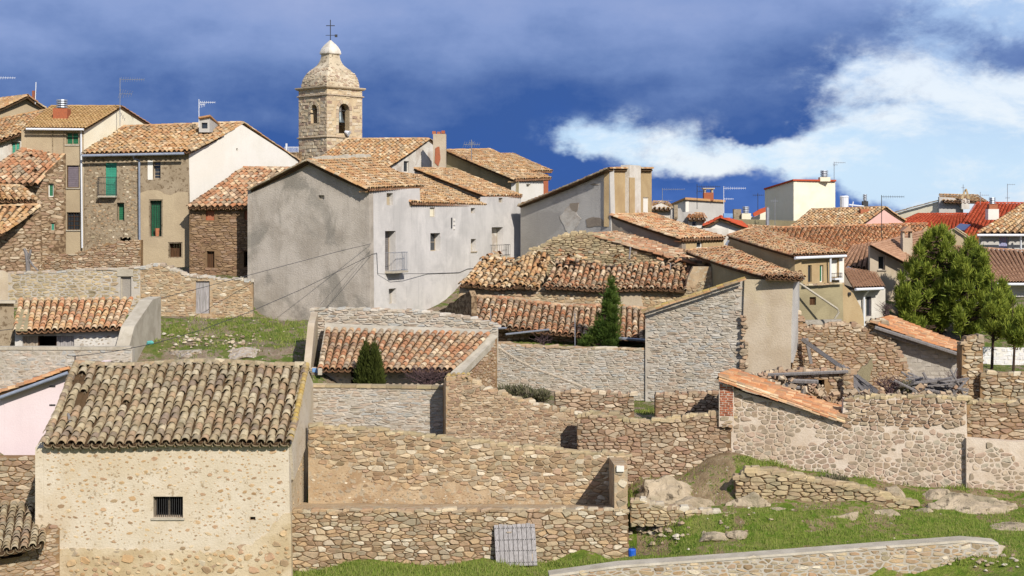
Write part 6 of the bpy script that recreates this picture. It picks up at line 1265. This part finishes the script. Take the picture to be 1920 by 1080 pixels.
v = VP((1812, 53.2), (1990, 52.9)); ol = [(1812, 822), (1900, 828), (1990, 828), (1990, 950), (1812, 950)]; wv = panel('stone_wall', v, ol, 'mort_pale', None, .5, label='cream mortared footing wall at the right edge', cat='wall', kind='thing'); stones(v, ol, wv, 'st_pink', .25, .17, .025, .026, 300, (), 134, jit=.5, cover=.62)
# low dry-stone wall on the slope
v = VP((1378, 51.9), (1716, 51.5)); tp = rag([(1380, 905), (1400, 890), (1417, 882), (1477, 893), (1556, 908), (1615, 917), (1667, 935), (1712, 946)], 7, 2.5, 8); ds = stone_wall('short crumbling dry-stone wall on the grass slope between rock outcrops', v, tp + [(1716, 965), (1600, 960), (1500, 956), (1378, 945)], 'mort_dark', 'st_grey', .6, w=.34, h=.15, depth=.09, gap=.014, seed=135); capstones(v, tp, ds, 'st_grey', .4, .12, .6, 57)
v = VP((1182, 50.9), (1435, 50.7)); tp = rag([(1182, 940), (1215, 946), (1260, 954), (1320, 962), (1380, 972), (1432, 984)], 7, 3, 9); ds = stone_wall('half-buried tumbled stone wall beside the front wall end', v, tp + [(1435, 1000), (1330, 990), (1182, 985)], 'mort_tan', 'st_grey', .6, w=.3, h=.13, depth=.08, gap=.014, seed=136); capstones(v, tp, ds, 'rubble', .3, .12, .5, 58)
# ================================================================== rocks
def rock(name, label, px, py, d, sx, sy, sz, seed, mat='rock', cat='rock', group=None, sub=5, rough=1.7):
    import bmesh
    g = random.Random(seed); bm = bmesh.new(); bmesh.ops.create_icosphere(bm, subdivisions=sub, radius=1.0)
    ds = [(Vector((g.gauss(0, 1), g.gauss(0, 1), abs(g.gauss(0, 1)))).normalized(), g.uniform(.4, .85)) for _ in range(14)]; o3 = Vector((g.uniform(0, 99), g.uniform(0, 99), g.uniform(0, 99)))
    c = P(px, py, d); vs = []; tilt = g.uniform(-.25, .25)
    for v in bm.verts:
        p = v.co.copy()
        for n, k in ds:
            e = p.dot(n) - k
            if e > 0: p -= n * e * .92
        q = Vector((p.x * sx, p.y * sy, p.z * sz)); n1 = mnoise.fractal(q * 1.3 + o3, 1.0, 2.0, 4); n2 = mnoise.ridged_multi_fractal(q * 1.7 + o3, 1.0, 2.1, 4, 1.0, 2.0)
        s = 1 + rough * (.10 * n1 - .07 * (n2 - 1)); q = q * s; q.z += q.x * tilt * .3; vs.append(c + q)
    fs = [tuple(v.index for v in f.verts) for f in bm.faces]; bm.free()
    return add(name, vs, fs, mat, label=label, cat=cat, group=group)
for k, (px, py, d, sx, sy, sz, lab) in enumerate([(1252, 928, 52.9, 1.65, 1.3, .95, 'broad bare rock outcrop below the chunky brown wall'), (1400, 945, 51.6, 1.0, .8, .62, 'sloping rock at the left foot of the crumbling dry-stone wall'), (1590, 975, 50.6, 1.15, .8, .5, 'low cracked rock shelf in the grass below the dry-stone wall'),
    (1660, 970, 50.8, .9, .7, .48, 'pale rock shelf to the right of the cracked one'), (1820, 955, 51.6, 1.75, 1.2, .95, 'large rounded bedrock hump below the mortared footing'), (1900, 990, 49.6, 1.3, .9, .32, 'flat pale rock at the right edge of the grass'), (1675, 922, 52.4, .55, .5, .4, 'small boulder tucked against the pinkish wall foot'), (1340, 1005, 49.6, .8, .5, .2, 'flat slab lying in the grass below the tumbled wall'), (1540, 962, 51, .6, .5, .3, 'grey knuckle of rock at the edge of the grass bank'), (1765, 930, 52.4, .8, .6, .5, 'weathered rock left of the bedrock hump'), (1300, 945, 51.9, .9, .6, .4, 'rock shoulder just right of the broad outcrop'), (1470, 962, 50.9, .8, .5, .26, 'low rock rib under the middle of the dry-stone wall'), (1735, 965, 50.9, .7, .5, .28, 'rock ledge between the pale shelf and the bedrock hump'), (1390, 1002, 49.4, .5, .4, .2, 'small split rock in the grass right of the flat slab')]):
    rock('rock_outcrop', lab, px, py, d, sx, sy, sz, 200 + k)
# loose stones
g = random.Random(77); SP = []
for k in range(55): SP.append((g.gauss(1225, 26), g.gauss(1000, 12), g.uniform(.05, .2)))
for k in range(25): SP.append((g.uniform(1190, 1450), g.gauss(985, 14), g.uniform(.04, .12)))
for k in range(35): SP.append((g.uniform(1750, 1915), g.uniform(1035, 1075), g.uniform(.04, .13)))
for k in range(25): SP.append((g.uniform(1200, 1900), g.uniform(940, 1040), g.uniform(.03, .08)))
ROCKME = []
for s in range(6):
    o = rock('loose_stone_proto', None, 0, 0, 0, 1, 1, .7, 300 + s, 'rubble', None, sub=2); ROCKME.append(o.data); bpy.data.objects.remove(o)
def lie(px, py, dmin, dmax):
    """where the line of sight through a photo point meets the ground"""
    d = np.arange(dmin, dmax, .1); X = (px - 960) * d / F; Z = ZC + (Y0 - py) * d / F
    j = np.clip(np.searchsorted(ys, d) - 1, 0, len(ys) - 2); i = np.clip(np.searchsorted(xs, X) - 1, 0, len(xs) - 2)
    fx = (X - xs[i]) / (xs[i + 1] - xs[i]); fy = (d - ys[j]) / (ys[j + 1] - ys[j])
    gg = gz[j, i] * (1 - fx) * (1 - fy) + gz[j, i + 1] * fx * (1 - fy) + gz[j + 1, i] * (1 - fx) * fy + gz[j + 1, i + 1] * fx * fy
    k = np.nonzero(Z <= gg)[0]
    return P(px, py, float(d[k[0]])) if len(k) else None
LAB = ['loose pale field stone lying in the grass below the ruins', 'white rubble stone in the heap on the yard slope']
def scatter(sp, label, group, dmin, dmax):
    for (px, py, s) in sp:
        p = lie(px, py, dmin, dmax)
        if p is None: continue
        o = bpy.data.objects.new('loose_stone', g.choice(ROCKME)); COL.objects.link(o); o.matrix_basis = Matrix.Translation(p + Vector((0, 0, s * .2))) @ Matrix.Rotation(g.uniform(0, 6.3), 4, 'Z') @ Matrix.Diagonal((s, s * g.uniform(.6, 1), s * g.uniform(.5, .9), 1)); props(o, label, 'stone', group)
scatter(SP, LAB[0], 'loose stones in the grass', 44, 56)
SP2 = [(g.gauss(350, 22), g.gauss(640, 11), g.uniform(.05, .17)) for _ in range(50)] + [(g.gauss(445, 24), g.gauss(642, 10), g.uniform(.05, .17)) for _ in range(50)] + [(g.uniform(280, 570), g.uniform(600, 685), g.uniform(.04, .1)) for _ in range(40)]
scatter(SP2, LAB[1], 'rubble on the yard slope', 60, 75)
for k, (px, py, sx, sz, lab) in enumerate([(350, 655, 1.25, .34, 'pinkish earth and rubble mound left on the yard slope'), (448, 655, 1.35, .36, 'paler rubble mound right on the yard slope')]):
    p = lie(px, py, 60, 75); rock('rubble_mound', lab, px, py + 8, p.y, sx, 1.3, sz, 400 + k, 'yardmound', 'mound')
# ================================================================== trees
def foliage(name, clumps, n, size, mat, parent, seed, up=.6, aspect=.2, fuzzy=False):
    """needle sprays: many thin leaf faces filling ellipsoid clumps"""
    g = random.Random(seed); vs, fs, rn = [], [], []; tot = sum(c[1].x * c[1].y * c[1].z for c in clumps)
    for c, r_ in clumps:
        m = max(20, int(n * r_.x * r_.y * r_.z / tot)); tone = g.uniform(-.18, .18)
        for _ in range(m):
            t = Vector((g.gauss(0, 1), g.gauss(0, 1), g.gauss(0, 1))).normalized(); k = g.random() ** .28; k = min(1.5, abs(g.gauss(0, .6))) if fuzzy else k; p = c + Vector((t.x * r_.x, t.y * r_.y, t.z * r_.z)) * k
            d = (t * .8 + Vector((g.gauss(0, .35), g.gauss(0, .35), up + g.gauss(0, .3)))).normalized(); s = d.cross(Vector((g.gauss(0, 1), g.gauss(0, 1), g.gauss(0, 1)))).normalized(); L = size * g.uniform(.6, 1.4); W = L * aspect
            b = len(vs); vs += [p - s * W * .5, p + s * W * .5, p + d * L + s * W * .35, p + d * L * 1.25, p + d * L - s * W * .35]; fs.append((b, b + 1, b + 2, b + 3, b + 4)); rn.append(min(1, max(0, .5 + tone + g.gauss(0, .22))))
    return add(name, vs, fs, mat, parent, rnd=rn)
def branch_to(a, b, r0, r1, g): m = (a + b) / 2 + Vector((g.uniform(-.2, .2), g.uniform(-.2, .2), -.15)); return [a, m, b], [r0, (r0 + r1) / 2, r1]
def pine(label, px, pyb, d, H, crown, seed, n, trunk_r=.16, mat='pine', size=.2, name='pine_tree', up=1.1, lean=0):
    g = random.Random(seed); b = P(px, pyb, d); t = thing(name, label, 'tree', b, 'pines behind the ruins' if mat == 'pine' else None); top = b + Vector((lean, 0, H)); tr = tube('trunk', [b - Vector((0, 0, .4)), b.lerp(top, .35) + Vector((.08, 0, 0)), b.lerp(top, .7), top], [trunk_r, trunk_r * .8, trunk_r * .5, trunk_r * .15], 'bark', t, 8)
    cl = []
    for (cx, cy, rx, rz, dy) in crown:
        c = P(cx, cy, d + dy); k = (d + dy) / F; cl.append((c, Vector((rx * k, rx * k * .9, rz * k))))
    for c, r_ in cl:
        f = min(.92, max(.12, (c.z - r_.z * .6 - b.z) / H)); a = b.lerp(top, f); pts, rr = branch_to(a, c, trunk_r * .4, .02, g); MB().tube(pts, rr, 5).build('limb', 'bark', tr)
    foliage('crown', cl, n, size, mat, t, seed, up, .17, True); return t
g = random.Random(5)
cr1 = []
def crown_fill(outline, n, seed, rx, rz, d0=(-1.6, 1.8)):
    g = random.Random(seed); xs_ = [p[0] for p in outline]; ys_ = [p[1] for p in outline]; out = []; tries = 0
    while len(out) < n and tries < 4000:
        tries += 1; x, y = g.uniform(min(xs_), max(xs_)), g.uniform(min(ys_), max(ys_))
        if pip(x, y, outline) and all((x - a[0]) ** 2 / (rx * .85) ** 2 + (y - a[1]) ** 2 / (rz * .7) ** 2 > 1 or g.random() < .25 for a in out): out.append((x, y, rx * g.uniform(.7, 1.25), rz * g.uniform(.7, 1.3), g.uniform(*d0)))
    return out
pine('big bushy green pine standing behind the block shed', 1762, 660, 80, 7.2, crown_fill([(1682, 560), (1688, 520), (1704, 498), (1716, 470), (1736, 452), (1750, 434), (1764, 424), (1776, 440), (1790, 452), (1800, 490), (1796, 560), (1790, 610), (1750, 616), (1700, 606), (1684, 590)], 150, 21, 6, 12), 31, 44000)
pine('second green pine with a leaning trunk right of the biggest one', 1806, 648, 79, 6.0, crown_fill([(1790, 500), (1806, 470), (1822, 452), (1836, 466), (1848, 490), (1858, 520), (1868, 550), (1866, 600), (1840, 624), (1800, 622), (1785, 590)], 95, 22, 6, 12), 32, 30000, lean=.3)
pine('slender pine with a bare thin trunk before the white block wall', 1859, 694, 72, 4.6, crown_fill([(1848, 595), (1860, 555), (1876, 530), (1888, 540), (1896, 570), (1896, 618), (1878, 632), (1850, 628)], 42, 23, 6, 11), 33, 12000, .08)
pine('small young pine at the right edge with a straight thin trunk', 1899, 700, 70, 3.6, crown_fill([(1886, 640), (1890, 610), (1902, 588), (1914, 580), (1926, 610), (1924, 642), (1905, 650)], 30, 24, 6, 10), 34, 9000, .07)
pine('dark green conifer behind the long grey slab wall', 1132, 662, 68, 3.3, [(1146, 532, 5, 12, 0), (1148, 546, 8, 10, .1), (1142, 556, 9, 10, -.2), (1150, 566, 11, 10, .2), (1138, 574, 10, 9, -.2), (1148, 584, 13, 10, 0), (1134, 594, 12, 9, .3), (1152, 600, 10, 10, -.2), (1130, 610, 15, 10, 0), (1149, 617, 12, 10, -.3), (1118, 624, 13, 9, .1), (1137, 630, 15, 10, -.2), (1153, 634, 9, 9, .2), (1106, 638, 12, 8, 0), (1124, 643, 15, 9, .2), (1143, 646, 12, 8, -.2), (1094, 647, 9, 6, 0)], 35, 11000, .1, 'conifer', .17, 'conifer_tree', .8)
def cypress(label, px, pyb, pyt, w_, d, seed, n):
    k = d / F; t = thing('cypress', label, 'tree', P(px, pyb, d)); H = (pyb - pyt); tube('trunk', [P(px, pyb + 4, d), P(px, pyt + H * .25, d)], [.07, .02], 'bark', t); cl = []
    for q in range(9): f = q / 8; cl.append((P(px + (f * 2 if px < 690 else -f * 2), pyb - H * (.06 + .84 * f), d), Vector((w_ * k * (.5 - .4 * f ** 1.6), w_ * k * (.5 - .4 * f ** 1.6), H * k * .11))))
    foliage('crown', cl, n, .16, 'cypress', t, seed, 1.6, .22)
cypress('left spire of the clipped cypress pair before the hut', 684, 724, 640, 34, 59.6, 41, 4200); cypress('right spire of the clipped cypress pair before the hut', 704, 724, 643, 32, 59.4, 42, 4200)
def twig_bush(label, px, py, d, w_, h_, seed, n=46, name='bare_bush', mat='twig', r=.012):
    g = random.Random(seed); k = d / F; b = P(px, py, d); m = MB(); t = thing(name, label, 'bush', b)
    for q in range(n):
        a = g.uniform(-1, 1); p = b + Vector((a * .1, g.uniform(-.15, .15), 0)); pts = [p]; dx = a * w_ * k * .5; L = h_ * k * g.uniform(.5, 1)
        for s in range(1, 5): pts.append(b + Vector((dx * s / 4 + g.gauss(0, .07), g.gauss(0, .2) * s / 4, L * (s / 4) ** .8 * (1 - .35 * abs(a) * s / 4))))
        m.tube(pts, [r * (1.6 - .3 * s) for s in range(5)], 4, False)
        for s in (2, 3): e = pts[s] + Vector((g.gauss(0, .25), g.gauss(0, .15), g.uniform(.1, .4))); m.tube([pts[s], e], r * .6, 3, False)
    m.build('twigs', mat, t)
twig_bush('leafless purple-grey bush beside the cypress pair', 800, 726, 59.2, 95, 46, 51, 60); twig_bush('bare branches in the dark shed doorway', 1018, 650, 68, 36, 24, 52, 14); twig_bush('dry stalks against the grey house wall by the pine', 1661, 600, 76, 18, 42, 53, 26); twig_bush('brambly dry bush at the foot of the plaster stub', 1668, 742, 58.6, 66, 44, 54, 40); twig_bush('dry twigs leaning on the stone pillar', 1790, 740, 59.2, 40, 48, 55, 26)
def scrub(label, px, py, d, rx, rz, seed, n, mat='scrub'):
    b = P(px, py, d); k = d / F; t = thing('scrub_bush', label, 'bush', b); cl = [(b + Vector((q * rx * k * .5, 0, rz * k * .4)), Vector((rx * k * .6, .5, rz * k * .6))) for q in (-1, 0, 1)]; foliage('foliage', cl, n, .14, mat, t, seed, .8, .3); tube('stem', [b - Vector((0, 0, .1)), b + Vector((0, 0, rz * k * .5))], .03, 'bark', t)
scrub('grey-green scrub at the foot of the slab wall', 962, 740, 61, 32, 14, 61, 700); scrub('dry scrub right of the grey-green one under the slab wall', 1006, 748, 60.5, 22, 14, 62, 1000); scrub('green tuft in the gap between the stub walls', 1212, 790, 60, 22, 16, 63, 1400, 'grassblade'); scrub('dark weeds on the stone bank right of the low dry wall', 1560, 905, 53.2, 26, 7, 64, 700); scrub('dry bush on the collapsed wall top', 1700, 735, 58.9, 16, 14, 65, 600)
# grass on the slope and along the wall foot
def grass(n, seed):
    g = random.Random(seed); vs, fs, rn = [], [], []
    for _ in range(n):
        if g.random() < .72: px, py, a, b = g.uniform(1180, 1925), g.uniform(870, 1060), 44, 56
        else: px, py, a, b = g.uniform(540, 1200), g.uniform(1055, 1085), 44, 52
        p = lie(px, py, a, b)
        if p is None or (p.y > 50.8 and p.x > 4.2 and g.random() < .72): continue
        for q in range(3):
            o = p + Vector((g.gauss(0, .08), g.gauss(0, .08), 0)); h_ = g.uniform(.05, .13) * (2.2 if g.random() < .06 else 1); t = Vector((g.gauss(0, .04), g.gauss(0, .04), h_)); w_ = Vector((.012, g.gauss(0, .006), 0)); i = len(vs); vs += [o - w_, o + w_, o + t]; fs.append((i, i + 1, i + 2)); rn.append(g.random())
    add('grass', vs, fs, 'grassblade', rnd=rn, kind='stuff', label='short green grass on the slope below the ruins', cat='grass')
grass(16000, 71)
# blue container, cables
bc = thing('blue_container', 'bright blue plastic container by the end of the front wall', 'container', P(1185, 1043, 50.2)); c = P(1185, 1036, 50.2)
MB().tube([c - Vector((0, 0, .16)), c + Vector((0, 0, .1)), c + Vector((0, 0, .14))], [.13, .145, .12], 12).build('body', 'blueplastic', bc); tube('handle', [c + Vector((-.1, 0, .13)), c + Vector((-.05, 0, .21)), c + Vector((.05, 0, .21)), c + Vector((.1, 0, .13))], .014, 'iron', bc)
def cable(label, pts, r=.014, sag=0):
    return tube('overhead_cable', [P(*p) for p in pts], r, 'cable', None, 5, label=label, cat='cable')
cable('upper overhead cable from the grey house corner to the left edge', [(696, 457, 75.9), (640, 470, 75), (560, 491, 74), (470, 515, 72.5), (380, 539, 71), (272, 567, 69), (180, 591, 67), (90, 609, 65), (-20, 622, 63)])
cable('lower overhead cable from the grey house to the barn ridge', [(696, 478, 75.9), (640, 506, 73.5), (560, 545, 70), (470, 584, 66.5), (380, 618, 63.5), (290, 644, 60.5), (220, 658, 58), (141, 668, 55.2)])
cable('faint thin cable slanting down across the big grey gable', [(695, 470, 75.9), (650, 515, 75.4), (600, 572, 75)], .008)
ins = thing('cable_insulator', 'teal glass insulator hanging on the lower cable', 'insulator', P(281, 646, 60.2)); MB().tube([P(276, 646, 60.2), P(278, 643, 60.2), P(284, 642, 60.2), P(288, 643, 60.2)], [.05, .09, .09, .04], 8).build('glass', 'tealglass', ins)
br_ = thing('cable_bracket', 'thin iron cable bracket on the left end of the barn ridge', 'bracket', P(140, 688, 54.9)); tube('rod', [P(140, 690, 54.9), P(141, 667, 55.2)], .025, 'iron', br_); tube('arm', [P(136, 668, 55.2), P(147, 667, 55.2)], .02, 'iron', br_)

# weeds along wall feet
def weeds(label, x0, x1, y0, y1, n, seed, a, b, mat='grassblade', hh=.22):
    g = random.Random(seed); vs, fs, rn = [], [], []
    for _ in range(n):
        t = g.random(); p = lie(x0 + (x1 - x0) * t, y0 + (y1 - y0) * t + g.gauss(0, 22 if 'yard' in label else 3), a, b)
        if p is None: continue
        for q in range(6): o = p + Vector((g.gauss(0, .1), g.gauss(0, .06), 0)); tt = Vector((g.gauss(0, .09), g.gauss(0, .07), hh * g.uniform(.4, 1.2))); w_ = Vector((.016, g.gauss(0, .008), 0)); i = len(vs); vs += [o - w_, o + w_, o + tt]; fs.append((i, i + 1, i + 2)); rn.append(g.random())
    if vs: add('weeds', vs, fs, mat, rnd=rn, kind='stuff', label=label, cat='weeds')
weeds('tall grass along the foot of the front dry-stone wall', 545, 1178, 1076, 1058, 260, 81, 44, 51.2)
weeds('weeds along the foot of the pinkish rubble wall', 1376, 1812, 862, 918, 260, 82, 50, 55, 'grassblade', .18)
weeds('dry weeds behind the low coped wall', 1318, 1813, 1050, 1014, 220, 83, 46.8, 50, 'scrub', .12)
weeds('rough grass on the yard slope left of the big grey house', 275, 580, 612, 622, 700, 84, 60, 76, 'grassblade', .2)
